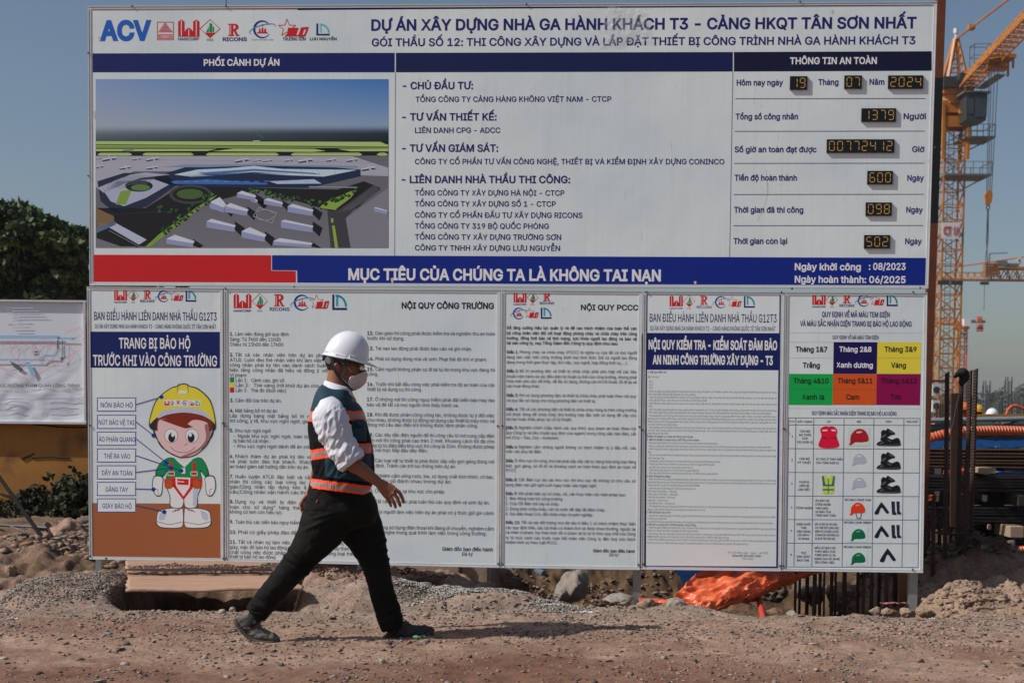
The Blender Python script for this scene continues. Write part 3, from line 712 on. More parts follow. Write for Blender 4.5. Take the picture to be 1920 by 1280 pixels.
for t_, a, b, y in (('TỔNG CÔNG TY CẢNG HÀNG KHÔNG VIỆT NAM - CTCP', 779, 1146, 191.5), ('LIÊN DANH CPG - ADCC', 778, 938, 249.5),
                    ('CÔNG TY CỔ PHẦN TƯ VẤN CÔNG NGHỆ, THIẾT BỊ VÀ KIỂM ĐỊNH XÂY DỰNG CONINCO', 778, 1358, 308), ('TỔNG CÔNG TY XÂY DỰNG HÀ NỘI - CTCP', 778, 1058, 366.5),
                    ('TỔNG CÔNG TY XÂY DỰNG SỐ 1 - CTCP', 778, 1042, 387), ('CÔNG TY CỔ PHẦN ĐẦU TƯ XÂY DỰNG RICONS', 778, 1092, 408), ('TỔNG CÔNG TY 319 BỘ QUỐC PHÒNG', 778, 1029, 428.5),
                    ('TỔNG CÔNG TY XÂY DỰNG TRƯỜNG SƠN', 778, 1052, 449), ('CÔNG TY TNHH XÂY DỰNG LƯU NGUYỄN', 778, 1050, 469.5)):
    big(t_, a, b, y, 9.8, bold=.018, res=2)
big('MỤC TIÊU CỦA CHÚNG TA LÀ KHÔNG TAI NẠN', 653, 1239, 524, 20, 'white', .035)
big('Ngày khởi công', 1490, 1614, 506, 12.2, 'white', .03); big(': 08/2023', 1629, 1698, 505.5, 12.2, 'white', .03)
big('Ngày hoàn thành: 06/2025', 1490, 1698, 529.5, 12.2, 'white', .03)
for t_, a, b, y in (('Hôm nay ngày', 1381, 1468, 160.5), ('Tháng', 1534, 1572, 159.5), ('Năm', 1630, 1658, 159), ('Tổng số công nhân', 1379, 1496, 224), ('Người', 1694, 1736, 223.5),
                    ('Số giờ an toàn đạt được', 1377, 1531, 285.5), ('Giờ', 1710, 1733, 285), ('Tiến độ hoàn thành', 1377, 1494, 338.5), ('Ngày', 1701, 1732, 339),
                    ('Thời gian đã thi công', 1376, 1506, 398.5), ('Ngày', 1699, 1730, 398.5), ('Thời gian còn lại', 1375, 1476, 457), ('Ngày', 1697, 1728, 457.5)):
    big(t_, a, b, y, 10.4, (34, 40, 82), .028, res=2)
for y in (185.5, 246.5, 306.5, 364.8, 423.2): pr.line([(1379-(y-185)*.016, y), (1735-(y-185)*.02, y-.4)], 1.3, 'ink2')
big('ACV', 187, 284, 75, 34, (22, 70, 140), .050)
# emblems
p2 = pr
p2.line([(295, 42), (325, 42), (325, 75), (295, 75)], 1.3, 'red', 2, True)
for i in range(7): p2.line([(310-2-i*1.8, 44.5+i*2.6), (310+1+i*2.0, 44.5+i*2.6)], 1.5, 'red', 3)
p2.poly([(297, 65), (323, 65), (323, 73), (297, 73)], 'red', 3); text(p2, 'CONINCO', 299, 71.5, 322, 4.5, 'white', .02, 4)
logo_hancorp(p2, 334, 37, 374, 69.5); text(p2, 'HANCORP', 334, 76.3, 373, 5.2, 'navy', .02)
logo_cc1(p2, 393.7, 54.2, 19, 17); text(p2, 'CC1', 388, 77, 400, 3.8, 'darkgreen', .02)
logo_r(p2, 427.5, 45, 449, 68); text(p2, 'RICONS', 417.5, 77.5, 463, 6.6, 'navy', .03)
logo_orbit(p2, 492, 55.5, 15.5); text(p2, 'Vươn tới tầm cao', 473, 76.5, 512, 3.2, (60, 80, 110), .0, shear=.3)
logo_star(p2, 523, 37, 579, 69.5); text(p2, 'TRƯỜNG SƠN', 530, 76.5, 573, 5.8, 'navy', .02)
logo_ln(p2, 593, 44.5, 618, 67, col='lightblue'); text(p2, 'LƯU NGUYỄN', 581, 76, 631, 4.8, 'black', .03)
pr.build(bigb, 'printed_lettering')
st = Print(); SC1, SC2 = (150, 152, 158), (146, 140, 136)                # dried mud runs and small scuffs
st.line([(1436, 318), (1438.5, 345), (1438, 368), (1432, 390), (1420, 415)], 1.6, SC1, 1); st.line([(1439, 340), (1440, 362)], 1.2, SC2, 1)
rs = random.Random(12)
for k in range(46):
    x, y = rs.uniform(760, 1730), rs.uniform(145, 470)
    if rs.random() < .35: st.line([(x, y), (x+rs.uniform(-.8, .8), y+rs.uniform(6, 22))], rs.uniform(.5, 1.0), SC1, 1)
    else: st.ell(x, y, rs.uniform(.5, 1.5), rs.uniform(.4, 1.0), rs.choice([SC1, SC2]), 1, 7)
for x, y, h in ((735, 522, 10), (1303, 528, 5), (1560, 20, 7), (186, 70, 9), (177, 210, 14), (1743, 300, 12)): st.blob([(x-2, y), (x+2, y-1), (x+2.6, y+h*.6), (x+.5, y+h), (x-1.6, y+h*.5)], SC2, 5)
st.build(bigb, 'mud_stain')

# ---- the printed aerial view
pic = Print()
def Zp(x, y): return (170+x/3.2, 140+y/3.2)
nx_, ny_ = 48, 60
gxx, gyy = np.meshgrid(np.linspace(30, 1788, nx_), np.linspace(28, 1040, ny_))
def pic_col(x, y):
    t = np.clip((y-28)/290, 0, 1); s = np.clip((x-30)/1758, 0, 1)
    top = np.array([104, 126, 158])*(1-s)[..., None]+np.array([52, 96, 150])*s[..., None]
    low = np.array([128, 138, 150])*(1-s)[..., None]+np.array([112, 130, 154])*s[..., None]
    sk = top*(1-t)[..., None]+low*t[..., None]
    dk = np.array([98, 108, 116])*(1-s)[..., None]+np.array([36, 48, 56])*s[..., None]
    a = np.clip((y-310)/40, 0, 1)[..., None]; b = np.clip((y-330)/80, 0, 1)[..., None]
    c = sk*(1-a)+dk*a; c = c*(1-b)+(np.array([52, 62, 68])*(1-s)[..., None]+np.array([18, 28, 32])*s[..., None])*b
    g = np.array([84, 84, 90])*(1-np.clip((y-760)/280, 0, 1)[..., None])+np.array([92, 92, 98])*np.clip((y-760)/280, 0, 1)[..., None]
    e = np.clip((y-470)/20, 0, 1)[..., None]; return c*(1-e)+g*e
cc = pic_col(gxx, gyy)/255
cl = np.where(cc <= .04045, cc/12.92, ((cc+.055)/1.055)**2.4)/.50
uv = np.array([B(*Zp(a, b)) for a, b in zip(gxx.ravel(), gyy.ravel())])
X3 = BO.x+UX.x*uv[:, 0]+UN.x*.0005; Y3 = BO.y+UX.y*uv[:, 0]+UN.y*.0005; Z3 = BO.z+uv[:, 1]
mp_ = bpy.data.materials.new('printed_picture'); mp_.use_nodes = True
vc = mp_.node_tree.nodes.new('ShaderNodeVertexColor'); vc.layer_name = 'print'; bs = mp_.node_tree.nodes['Principled BSDF']
mp_.node_tree.links.new(vc.outputs[0], bs.inputs['Base Color']); bs.inputs['Roughness'].default_value = .5; bs.inputs['Specular IOR Level'].default_value = .2
q = np.arange(nx_*ny_).reshape(ny_, nx_); q = np.stack([q[:-1, :-1], q[1:, :-1], q[1:, 1:], q[:-1, 1:]], -1).reshape(-1, 4)
arr_mesh('printed_picture', np.stack([X3, Y3, Z3], -1), q, mp_, bigb, attr={'print': cl.reshape(-1, 3)})
def zp(pts, col, lay=2): pic.poly([Zp(min(max(a, 31), 1787), min(max(b, 29), 1040)) for a, b in pts], col, lay)
G1, G2 = (134, 152, 92), (108, 134, 70); AP = (126, 127, 137); DK = (18, 20, 23); RF = (142, 158, 184)
zp([(32, 400), (1786, 402), (1786, 486), (32, 486)], DK, 2)
zp([(32, 400), (1740, 404), (1770, 418), (1786, 420), (1786, 432), (32, 418)], G1, 3); zp([(32, 422), (1786, 436), (1786, 440), (32, 440)], G2, 3)
zp([(32, 446), (760, 446), (700, 458), (32, 460)], G1, 3); zp([(730, 460), (860, 444), (1340, 446), (1410, 458), (1330, 464)], G1, 3); zp([(1480, 446), (1786, 444), (1786, 460), (1560, 460)], G1, 3)
for a, b in ((40, 250), (310, 620), (690, 1130), (1200, 1630), (1715, 1786)): zp([(a, 480), (a+20, 468), (b-20, 468), (b, 480), (b-15, 486), (a+15, 486)], G1, 3)
zp([(32, 490), (1570, 490), (1786, 560), (1786, 610), (1500, 600), (600, 580), (260, 580), (32, 680)], AP, 3)
for x, y, s in ((40, 498, .6), (112, 500, 1.1), (276, 502, .7), (372, 502, 1), (46, 548, .8), (208, 554, .9), (370, 554, .9), (908, 508, 1.1), (1000, 512, .6), (1062, 512, .7), (1188, 510, .7), (1290, 510, 1.1), (1444, 508, .8), (1570, 508, .9), (1668, 558, 1.1)):
    zp([(x-42*s, y+12*s), (x+30*s, y+2*s), (x+42*s, y+8*s), (x-34*s, y+20*s)], (40, 44, 54), 4); zp([(x-40*s, y+6*s), (x+34*s, y-8*s), (x+40*s, y-2*s), (x-36*s, y+12*s)], (150, 156, 168), 5)
    zp([(x-6*s, y-12*s), (x+2*s, y-12*s), (x+16*s, y+14*s), (x+6*s, y+14*s)], (140, 146, 160), 5)
# roof ribs, stands and road markings
for k in range(9): pic.line([Zp(660+k*100, 574-6*math.sin(k*.4)), Zp(690+k*98, 604-4*math.sin(k*.4))], .5, (84, 104, 140), 7)
for k in range(16): pic.line([Zp(1010+k*36, 532+k*1.2), Zp(1014+k*36, 524+k*1.2)], .6, (150, 150, 158), 4)
for k in range(14): pic.line([Zp(500+k*60, 640+(k % 3)), Zp(530+k*60, 640+(k % 3))], .8, (90, 130, 180), 8)
for k in range(22): pic.line([Zp(112+k*8.2, 934+k*4.4), Zp(116+k*8.2, 940+k*4.4)], .8, (120, 124, 130), 7)
for k in range(9): pic.line([Zp(40+k*12, 806+k*5), Zp(36+k*11, 890)], .5, (60, 50, 36), 7)
for y_, c_ in ((505, (104, 104, 112)), (522, (126, 126, 134)), (470, (40, 42, 44)), (432, (70, 80, 56))): pic.line([Zp(34, y_), Zp(1780, y_+(24 if y_ > 500 else 2))], .5, c_, 4)
pic.line([Zp(995, 356), Zp(1040, 382)], .6, (90, 96, 100), 4); pic.line([Zp(975, 399), Zp(1016, 397)], 1.2, (150, 156, 164), 4); pic.line([Zp(195, 455), Zp(255, 452)], 2, (60, 90, 120), 5)
for k in range(7): pic.arc(*Zp(290, 690), 60-k*5, 26-k*2.4, 185, 300, .5, (90, 98, 112), 7)
for k in range(5): pic.line([Zp(1500+k*14, 822-k*3), Zp(1712+k*6, 664+k*10)], .5, (96, 96, 100), 6)
for k in range(34): x_ = 60+k*13; pic.line([Zp(x_, 838-k*.5), Zp(x_+3, 838-k*.5)], .9, (60, 66, 80), 7)
# terminal
zp([(240, 640), (420, 600), (620, 540), (1380, 550), (1620, 570), (1620, 610), (1400, 660), (1300, 680), (560, 672), (460, 660)], (24, 34, 58), 4)
zp([(500, 600), (640, 570), (820, 562), (980, 548), (1150, 566), (1600, 572), (1400, 612), (1180, 604), (980, 590), (800, 604), (600, 612)], RF, 5)
zp([(640, 590), (980, 566), (1340, 590), (1380, 600), (980, 578), (700, 604)], (60, 86, 130), 6); zp([(560, 606), (760, 598), (980, 584), (1190, 598), (980, 590), (780, 606)], (40, 58, 92), 6)
zp([(420, 556), (560, 540), (900, 540), (1000, 532), (1100, 542), (1600, 548), (1600, 560), (980, 546), (700, 556)], (96, 112, 138), 5)
zp([(1070, 640), (1340, 628), (1386, 654), (1120, 656)], (132, 146, 168), 6); zp([(1310, 676), (1600, 680), (1600, 674), (1310, 670)], (110, 118, 130), 5)
zp([(480, 640), (700, 628), (900, 640), (1060, 650), (1060, 660), (500, 656)], (46, 84, 140), 5)
zp([(40, 680), (240, 600), (330, 588), (480, 600), (300, 620), (190, 660), (80, 710)], (124, 128, 142), 5)
zp([(40, 640), (200, 590), (440, 590), (520, 660), (340, 790), (160, 840), (60, 760)], (30, 36, 52), 4)
zp([(80, 700), (160, 640), (380, 628), (470, 660), (330, 740), (200, 790), (120, 760)], (126, 132, 148), 5)
pic.ell(*Zp(290, 668), 26, 11, (22, 28, 36), 6, 24); pic.ell(*Zp(300, 678), 18, 6, (70, 96, 50), 7, 20)
zp([(150, 780), (180, 700), (250, 690), (210, 780)], (96, 120, 52), 6)
pic.ell(*Zp(600, 718), 40, 18, (52, 52, 56), 5, 30); pic.ell(*Zp(600, 718), 34, 14, (20, 26, 26), 6, 30); pic.ell(*Zp(596, 716), 25, 9.5, (54, 76, 40), 7, 24)
zp([(540, 668), (1480, 690), (1640, 640), (1740, 680), (1600, 800), (1500, 840), (1380, 800), (1000, 690), (640, 790), (400, 980), (330, 1030), (180, 1030), (36, 980), (36, 800), (330, 800)], (22, 23, 26), 4)
zp([(32, 800), (140, 850), (140, 880), (40, 920)], (104, 84, 58), 5); zp([(32, 920), (150, 880), (150, 900), (36, 950)], (70, 86, 110), 5)
zp([(100, 910), (150, 890), (336, 990), (290, 1020)], (134, 140, 156), 5); zp([(110, 930), (290, 1025), (285, 1040), (110, 950)], (12, 12, 14), 5)
zp([(330, 1030), (420, 950), (720, 740), (760, 720), (740, 740), (440, 970), (350, 1038)], (96, 120, 50), 5)
zp([(1370, 800), (1400, 770), (1560, 700), (1600, 690), (1560, 740), (1480, 800), (1470, 812)], (104, 128, 54), 5)
zp([(1490, 810), (1700, 660), (1740, 690), (1600, 790), (1530, 860), (1560, 1040), (1440, 1040), (1420, 820)], (48, 48, 52), 5)
zp([(1520, 870), (1700, 740), (1786, 680), (1786, 1040), (1562, 1040)], (98, 98, 106), 5); zp([(1448, 905), (1464, 905), (1486, 1040), (1466, 1040)], (112, 132, 54), 6); zp([(1440, 862), (1456, 862), (1456, 888), (1444, 888)], (112, 132, 54), 6)
def blk(x, y, w, d, h, sk=.5):
    zp([(x+w, y), (x+w+60, y+40), (x+w+40, y+h+40), (x+w, y+h)], (20, 21, 26), 5)
    zp([(x, y), (x+d, y-d*sk), (x+w+d*.2, y+h*.6-d*sk*.4), (x+w, y+h*.7)], (152, 156, 172), 6)
    zp([(x, y), (x+w, y+h*.7), (x+w, y+h*1.3), (x, y+h*.75)], (112, 118, 146), 7)
for a in ((715, 765, 90, 60, 50), (800, 790, 140, 40, 45), (878, 712, 110, 30, 34), (960, 745, 40, 16, 22), (1040, 752, 110, 24, 34), (1182, 790, 150, 30, 46), (695, 880, 170, 30, 50), (905, 940, 140, 50, 50), (1142, 880, 190, 20, 52), (1095, 1000, 230, 40, 30), (455, 985, 160, 50, 40), (1700, 800, 80, 10, 30)): blk(*a)
pic.line([Zp(*p) for p in ((975, 850), (1010, 798), (1115, 828), (1088, 890))], .9, (134, 134, 138), 6, True); pic.arc(*Zp(1046, 842), 16, 10, 20, 340, .9, (134, 134, 138), 6)
tr = random.Random(3)
for k in range(110):
    t = tr.random()
    if k < 40: x, y = 950+430*t, 686+90*t+tr.uniform(-14, 14)
    elif k < 80: x, y = 420+330*t, 940-230*t+tr.uniform(-24, 24)
    elif k < 92: x, y = 400+120*t, 790+40*tr.random()
    else: x, y = 1370+230*t, 790-100*t+tr.uniform(-16, 12)
    r_ = tr.uniform(5, 11); pic.ell(*Zp(x+7, y+6), r_/3.2, r_/4, (12, 16, 14), 7, 7); pic.ell(*Zp(x, y), r_/3.2, r_/3.4, tr.choice([(40, 72, 36), (54, 92, 40), (30, 56, 30)]), 8, 7)
pic.build(bigb, 'printed_picture')

# ---- number displays
LEDB = mat('display_case', (.008, .008, .009), .35, spec=.4); LEDD = mat('display_digit', (.45, .29, .06), .5, emis=(.75, .42, .07, .22)); LEDO = mat('display_digit_off', (.02, .018, .012), .5)
SEG = {'0': 'abcdef', '1': 'ef', '2': 'abged', '3': 'abgcd', '4': 'fgbc', '5': 'afgcd', '6': 'fgcde', '7': 'abc', '8': 'abcdefg', '9': 'abcdfg'}
SEG['1'] = 'bc'; SEG['6'] = 'fgcdea'
for x0, y0, x1, y1, s in ((1481, 144, 1513, 169, '19'), (1583, 142.5, 1615, 167, '07'), (1665, 142.5, 1730, 167, '2024'), (1615, 204, 1679, 229, '1379'), (1550, 262, 1676, 287, '00772412'),
                          (1626, 321, 1673, 346, '600'), (1623, 380, 1671, 405, '098'), (1620, 441, 1668, 466, '502')):
    (u0, v1), (u1, v0) = B(x0, y0), B(x1, y1)
    mb = MB(); dd = .012; bv = .0015
    vs = [W3(u, v, d) for u in (u0, u1) for v in (v0, v1) for d in (0, dd)]
    mb.add(vs, [(0, 1, 3, 2), (4, 6, 7, 5), (0, 4, 5, 1), (2, 3, 7, 6), (0, 2, 6, 4), (1, 5, 7, 3)])
    case = mb.build('number_display', LEDB, bigb); case['label'] = 'amber digits reading %s' % s
    n = len(s); pw = (u1-u0-.012)/n
    for i, ch in enumerate(s):
        dm = MB(); a = u0+.006+pw*(i+.20); b = u0+.006+pw*(i+.80); c = v0+(v1-v0)*.16; d = v0+(v1-v0)*.84; m = (c+d)/2; w = .0044; g = .0022
        segs = {'a': (a+g, d, b-g, d), 'd': (a+g, c, b-g, c), 'g': (a+g, m, b-g, m), 'f': (a, m+g, a, d-g), 'e': (a, c+g, a, m-g), 'b': (b, m+g, b, d-g), 'c': (b, c+g, b, m-g)}
        for k, (p0, q0, p1, q1) in segs.items():
            if k not in SEG[ch]: continue
            hx, hy = (0, w/2) if q0 == q1 else (w/2, 0)
            if hy: vs = [(p0, q0), (p0+w/2, q0-hy), (p1-w/2, q0-hy), (p1, q0), (p1-w/2, q0+hy), (p0+w/2, q0+hy)]
            else: vs = [(p0, q0), (p0+hx, q0+w/2), (p0+hx, q1-w/2), (p0, q1), (p0-hx, q1-w/2), (p0-hx, q0+w/2)]
            dm.add([W3(u, v, dd+.0012) for u, v in vs], [tuple(range(6))])
        dm.build('digit', LEDD, case)
# ---- wrinkled clear tape patch over the title
nu, nv = 70, 46
ca = [B(1140, 12), B(1206, 20), B(1224, 78), B(1126, 88)]
ss, tt = np.meshgrid(np.linspace(0, 1, nu), np.linspace(0, 1, nv))
uu = (1-tt)*((1-ss)*ca[0][0]+ss*ca[1][0])+tt*((1-ss)*ca[3][0]+ss*ca[2][0]); vv = (1-tt)*((1-ss)*ca[0][1]+ss*ca[1][1])+tt*((1-ss)*ca[3][1]+ss*ca[2][1])
uu = uu+.012*fbm(tt*4, ss*0+2, seed=91)*(ss-.5)*2; vv = vv+.01*fbm(ss*5, tt*0+7, seed=92)
dd = .004+.0075*np.abs(fbm(ss*5+tt*3.5, tt*3-ss*2.2, oct=4, seed=93))+.003*np.clip(1-np.abs(ss-.18-tt*.1)*9, 0, 1)+.003*np.clip(1-np.abs(tt-.82+ss*.1)*10, 0, 1)
pm = bpy.data.materials.new('clear_film'); pm.use_nodes = True; n = pm.node_tree; b_ = n.nodes['Principled BSDF']
b_.inputs['Base Color'].default_value = (.8, .82, .85, 1); b_.inputs['Roughness'].default_value = .12; b_.inputs['Alpha'].default_value = .2; b_.inputs['Specular IOR Level'].default_value = .8
X3 = BO.x+UX.x*uu+UN.x*dd; Y3 = BO.y+UX.y*uu+UN.y*dd; Z3 = BO.z+vv
grid_mesh('film_patch', X3, Y3, Z3, pm, bigb)
# ------------------------------------------------------------------ the five lower boards
# lines: x0|x1|baseline|cap|style|text     styles: J justified, N natural, B bold, I italic, with x1 empty for natural width
def lines(p, src, xs, cap0, col='text'):
    for ln in src.strip().split('\n'):
        x0, x1, base, st, t_ = ln.split('|', 4)
        lab = None
        x0 = float(x0); base = float(base); x1 = float(x1) if x1 else None
        bold = .022 if 'B' in st else .004
        if '~' in t_:                                     # bold lead before the tilde
            a, t_ = t_.split('~'); u0, v0 = B(x0, base); _, vt = B(x0, base-cap0); sc = (vt-v0)/CAPH*xs
            co, f = glyphs(a, .024, 1); w = co[:, 0].max()*sc
            text(p, a, x0, base, None, cap0, col, .024, xs=xs)
            x0 = x0+(w/sc*sc)*275+2.6
        text(p, t_, x0, base, x1, cap0, col, bold, just='J' in st, xs=xs, shear=.25 if 'I' in st else 0)
# --- 1: protective gear poster
b1 = board(RECTS['p1'], .021, 'leftmost lower board with a cartoon worker in a yellow helmet above brown ground', [(169, 797), (418, 793), (421, 793), (169, 1042), (419, 1046), (199, 1046)])
p = Print()
logos(p, 214, 543, 25)
text(p, 'BAN ĐIỀU HÀNH LIÊN DANH NHÀ THẦU G12T3', 176.5, 599.5, 406, 15, 'navy', .008)
text(p, 'DỰ ÁN XÂY DỰNG NHÀ GA HÀNH KHÁCH T3 - CẢNG HÀNG KHÔNG QUỐC TẾ TÂN SƠN NHẤT', 178, 615, 405, 7.6, 'navy', .004)
p.poly([(169.5, 621.5), (170, 689), (413, 690), (413.5, 622)], 'navyband', 1)
text(p, 'TRANG BỊ BẢO HỘ', 223, 652.5, 357, 19, 'white', .02); text(p, 'TRƯỚC KHI VÀO CÔNG TRƯỜNG', 174.5, 684.5, 407, 19, 'white', .02)
p.poly([(172.8, 942.5), (174, 1043.5), (414.5, 1046), (414.8, 944)], 'brown', 1)
BX = [('NÓN BẢO HỘ', 189, 249, 745), ('NÚT BẢO VỆ TAI', 185, 252, 777.5), ('ÁO PHẢN QUANG', 185, 253.5, 809), ('THẺ RA VÀO', 195, 244, 840.5), ('DÂY AN TOÀN', 191, 248, 872), ('GĂNG TAY', 198, 240, 903), ('GIÀY BẢO HỘ', 192, 247, 934)]
TG = [(303, 744), (288, 816), (312, 867), (340, 882), (321, 877), (288, 917), (308, 959)]
for (t_, a, b, y), (tx_, ty_) in zip(BX, TG):
    p.blob([(184, y), (219, y), (253, y), (255, y+2), (255, y+13), (255, y+24), (253, y+26), (219, y+26), (184, y+26), (182, y+24), (182, y+13), (182, y+2)], 'blue', 2, 3)
    p.blob([(185.2, y+1.5), (219, y+1.5), (251.8, y+1.5), (253.5, y+3), (253.5, y+13), (253.5, y+23), (251.8, y+24.5), (219, y+24.5), (185.2, y+24.5), (183.6, y+23), (183.6, y+13), (183.6, y+3)], 'sheet', 3, 3)
    text(p, t_, a, y+18.2, b, 8.6, 'blue', .012, 4)
    p.line([(255, y+13), (tx_, ty_)], 1.6, 'blue', 12); p.ell(tx_, ty_, 4, 4, 'blue', 12, 12)
OUT = (30, 32, 40)
# boots
for s in (-1, 1):
    cx = 344.5+s*26
    p.blob([(cx-s*25+s*0, 955), (cx-s*20, 951), (cx+s*8, 953), (cx+s*22, 958), (cx+s*25, 972), (cx+s*26, 982), (cx+s*16, 989), (cx-s*14, 990), (cx-s*25, 984)], OUT, 4)
    p.blob([(cx-s*24, 956), (cx-s*19, 952), (cx+s*7, 954), (cx+s*21, 959), (cx+s*24, 972), (cx+s*24, 981), (cx+s*15, 987.5), (cx-s*14, 988.5), (cx-s*24, 983)], 'lightgrey', 5)
    p.blob([(cx+s*6, 957), (cx+s*18, 962), (cx+s*20, 974), (cx+s*10, 972)], 'grey', 6); p.line([(cx-s*24, 978), (cx+s*2, 983), (cx+s*25, 977)], .9, OUT, 7)
    for k in range(3): p.line([(cx-s*(22-k*5), 952+k*1.2), (cx-s*(15-k*5), 957+k*1.2)], 1.3, 'hair', 7)
# trousers
p.blob([(313, 908), (344, 905), (376, 908), (371, 930), (369, 950), (347, 951), (344.5, 932), (342, 951), (320, 950), (318, 930)], OUT, 6)
p.blob([(314.5, 908), (344, 906), (374.5, 908), (369.6, 930), (367.6, 949), (348, 949.5), (345, 930), (341, 949.5), (321.4, 949), (319.6, 930)], 'lightgrey', 7)
p.poly([(362, 915), (373, 912), (368, 948), (362, 948)], 'grey', 8)
# shirt, sleeves, hands
p.blob([(320, 857), (345, 866), (372, 857), (384, 866), (392, 888), (385, 893), (376, 884), (377, 905), (345, 909), (312, 905), (314, 884), (305, 893), (291, 888), (300, 868)], OUT, 6)
p.blob([(321, 858.5), (345, 868), (371, 858.5), (383, 867), (390, 887), (384.5, 891), (375, 881), (375.5, 904), (345, 907.5), (313.5, 904), (315, 881), (305, 891), (293, 887), (301, 869)], 'shirt', 7)
p.poly([(328, 860), (346, 876), (362, 860), (346, 866)], 'lightgrey', 9)
for s in (-1, 1):
    cx = 345+s*47
    p.blob([(cx-s*7, 893), (cx+s*9, 892), (cx+s*13, 912), (cx+s*8, 926), (cx+s*2, 930), (cx-s*5, 926), (cx-s*7, 908)], OUT, 8); p.blob([(cx-s*6, 895), (cx+s*8, 894), (cx+s*11.5, 912), (cx+s*7, 925), (cx+s*2, 928), (cx-s*4, 925), (cx-s*6, 908)], 'lightgrey', 9)
    p.line([(cx+s*1, 926), (cx+s*2, 917), (cx+s*6, 916)], .8, OUT, 10)
# straps and belt
p.poly([(318, 866), (323, 866), (326, 894), (321, 896)], 'strap', 9); p.poly([(362, 866), (367, 866), (367, 896), (361, 894)], 'strap', 9)
p.poly([(308, 898), (345, 894), (379, 898), (378, 914), (345, 910), (309, 914)], 'strap', 9)
p.poly([(322, 908), (328, 908), (344, 930), (359, 908), (366, 908), (344, 937)], 'strap', 9)
p.blob([(312, 902), (322, 900), (323, 914), (311, 915)], 'pouch', 10); p.blob([(363, 900), (374, 902), (375, 915), (363, 914)], 'pouch', 10)
p.poly([(329, 894), (357, 895), (356, 912), (330, 911)], 'lightgrey', 10); p.poly([(332, 897), (354, 898), (353.5, 909), (333, 908)], 'strap', 11); p.line([(334, 902), (345, 903)], 1.6, 'lightgrey', 12)
for x in (321, 364): p.line([(x-6, 884), (x+6, 884), (x+6, 891), (x-6, 891)], 1.2, 'lightgrey', 10, True)
p.poly([(340, 877), (347.5, 877), (347.5, 887.5), (340, 887.5)], 'white', 10)
# head
for s in (-1, 1):
    p.blob([(344+s*46, 798), (344+s*57, 802), (344+s*54, 818), (344+s*46, 824)], OUT, 5); p.blob([(344+s*46, 800), (344+s*55, 804), (344+s*52.5, 817), (344+s*46, 822)], 'skin', 6)
p.blob([(290, 790), (296, 828), (312, 846), (334, 857), (345, 858), (362, 855), (378, 845), (393, 826), (399, 790), (345, 770)], OUT, 7)
p.blob([(292, 790), (298, 827), (313, 844), (335, 855), (345, 856), (361, 853.5), (377, 843.5), (391, 825), (397, 790), (345, 771)], 'skin', 8)
p.blob([(384, 796), (396, 800), (391, 824), (377, 842), (352, 855), (340, 855), (370, 842), (386, 822)], 'skinshade', 9)
p.blob([(286, 796), (292, 774), (320, 766), (360, 766), (392, 776), (401, 800), (393, 808), (388, 792), (362, 787), (345, 800), (338, 788), (300, 786), (295, 808)], 'hair', 9)
p.poly([(300, 786), (330, 783), (362, 800), (348, 803), (330, 797)], 'hair', 10)
for x in (321, 360): p.ell(x, 816.5, 12.5, 13.5, OUT, 9, 22); p.ell(x, 816.5, 11.8, 12.8, 'white', 10, 22); p.ell(x+(1 if x < 340 else -1.5), 820, 6.5, 8.8, 'black', 11, 18); p.ell(x+(3 if x < 340 else -3), 815, 3, 3.6, 'white', 12, 12)
p.arc(343, 832, 24, 16, 20, 160, .8, OUT, 10); p.arc(346, 828, 6, 6, 20, 100, .8, (120, 70, 70), 10)
# helmet
p.blob([(280, 800), (282, 778), (294, 748), (318, 728), (332, 723), (345, 718), (356, 723), (372, 728), (392, 746), (401, 770), (405, 800), (399, 806), (396, 786), (376, 776), (345, 772), (314, 776), (296, 786), (292, 806)], OUT, 10)
p.blob([(281.5, 794), (284, 778), (295, 750), (318, 730), (332, 725), (345, 720), (356, 725), (371, 730), (390, 747), (399, 768), (403, 794), (399, 790), (378, 771), (345, 765), (312, 770), (290, 786)], 'yellow', 11)
p.blob([(296, 784), (306, 770), (345, 764), (380, 769), (398, 788), (378, 778), (345, 773), (314, 777)], 'grey', 12)
p.line([(333, 736), (334, 720), (352, 720), (353, 736)], 1, OUT, 12); p.poly([(333, 732), (352, 732), (351, 737), (334, 737)], 'lightgrey', 12)
p.poly([(307, 749.5), (376, 750), (375.5, 761), (307, 760.5)], 'sheet', 12)
logo_hancorp(p, 308, 751, 318, 760, 13); logo_cc1(p, 323, 755, 4, 5, 13); logo_r(p, 331, 750.8, 338, 757.5, 13); logo_orbit(p, 347.5, 755, 4.5, 13); logo_star(p, 355, 751.5, 365, 760, 13); logo_ln(p, 367, 751.5, 375, 760, 13)
p.line([(287, 806), (294, 822), (312, 846)], 1.2, 'darkgreen', 9); p.line([(399, 806), (392, 824), (378, 843)], 1.2, 'darkgreen', 9)
p.build(b1, 'printed_lettering')

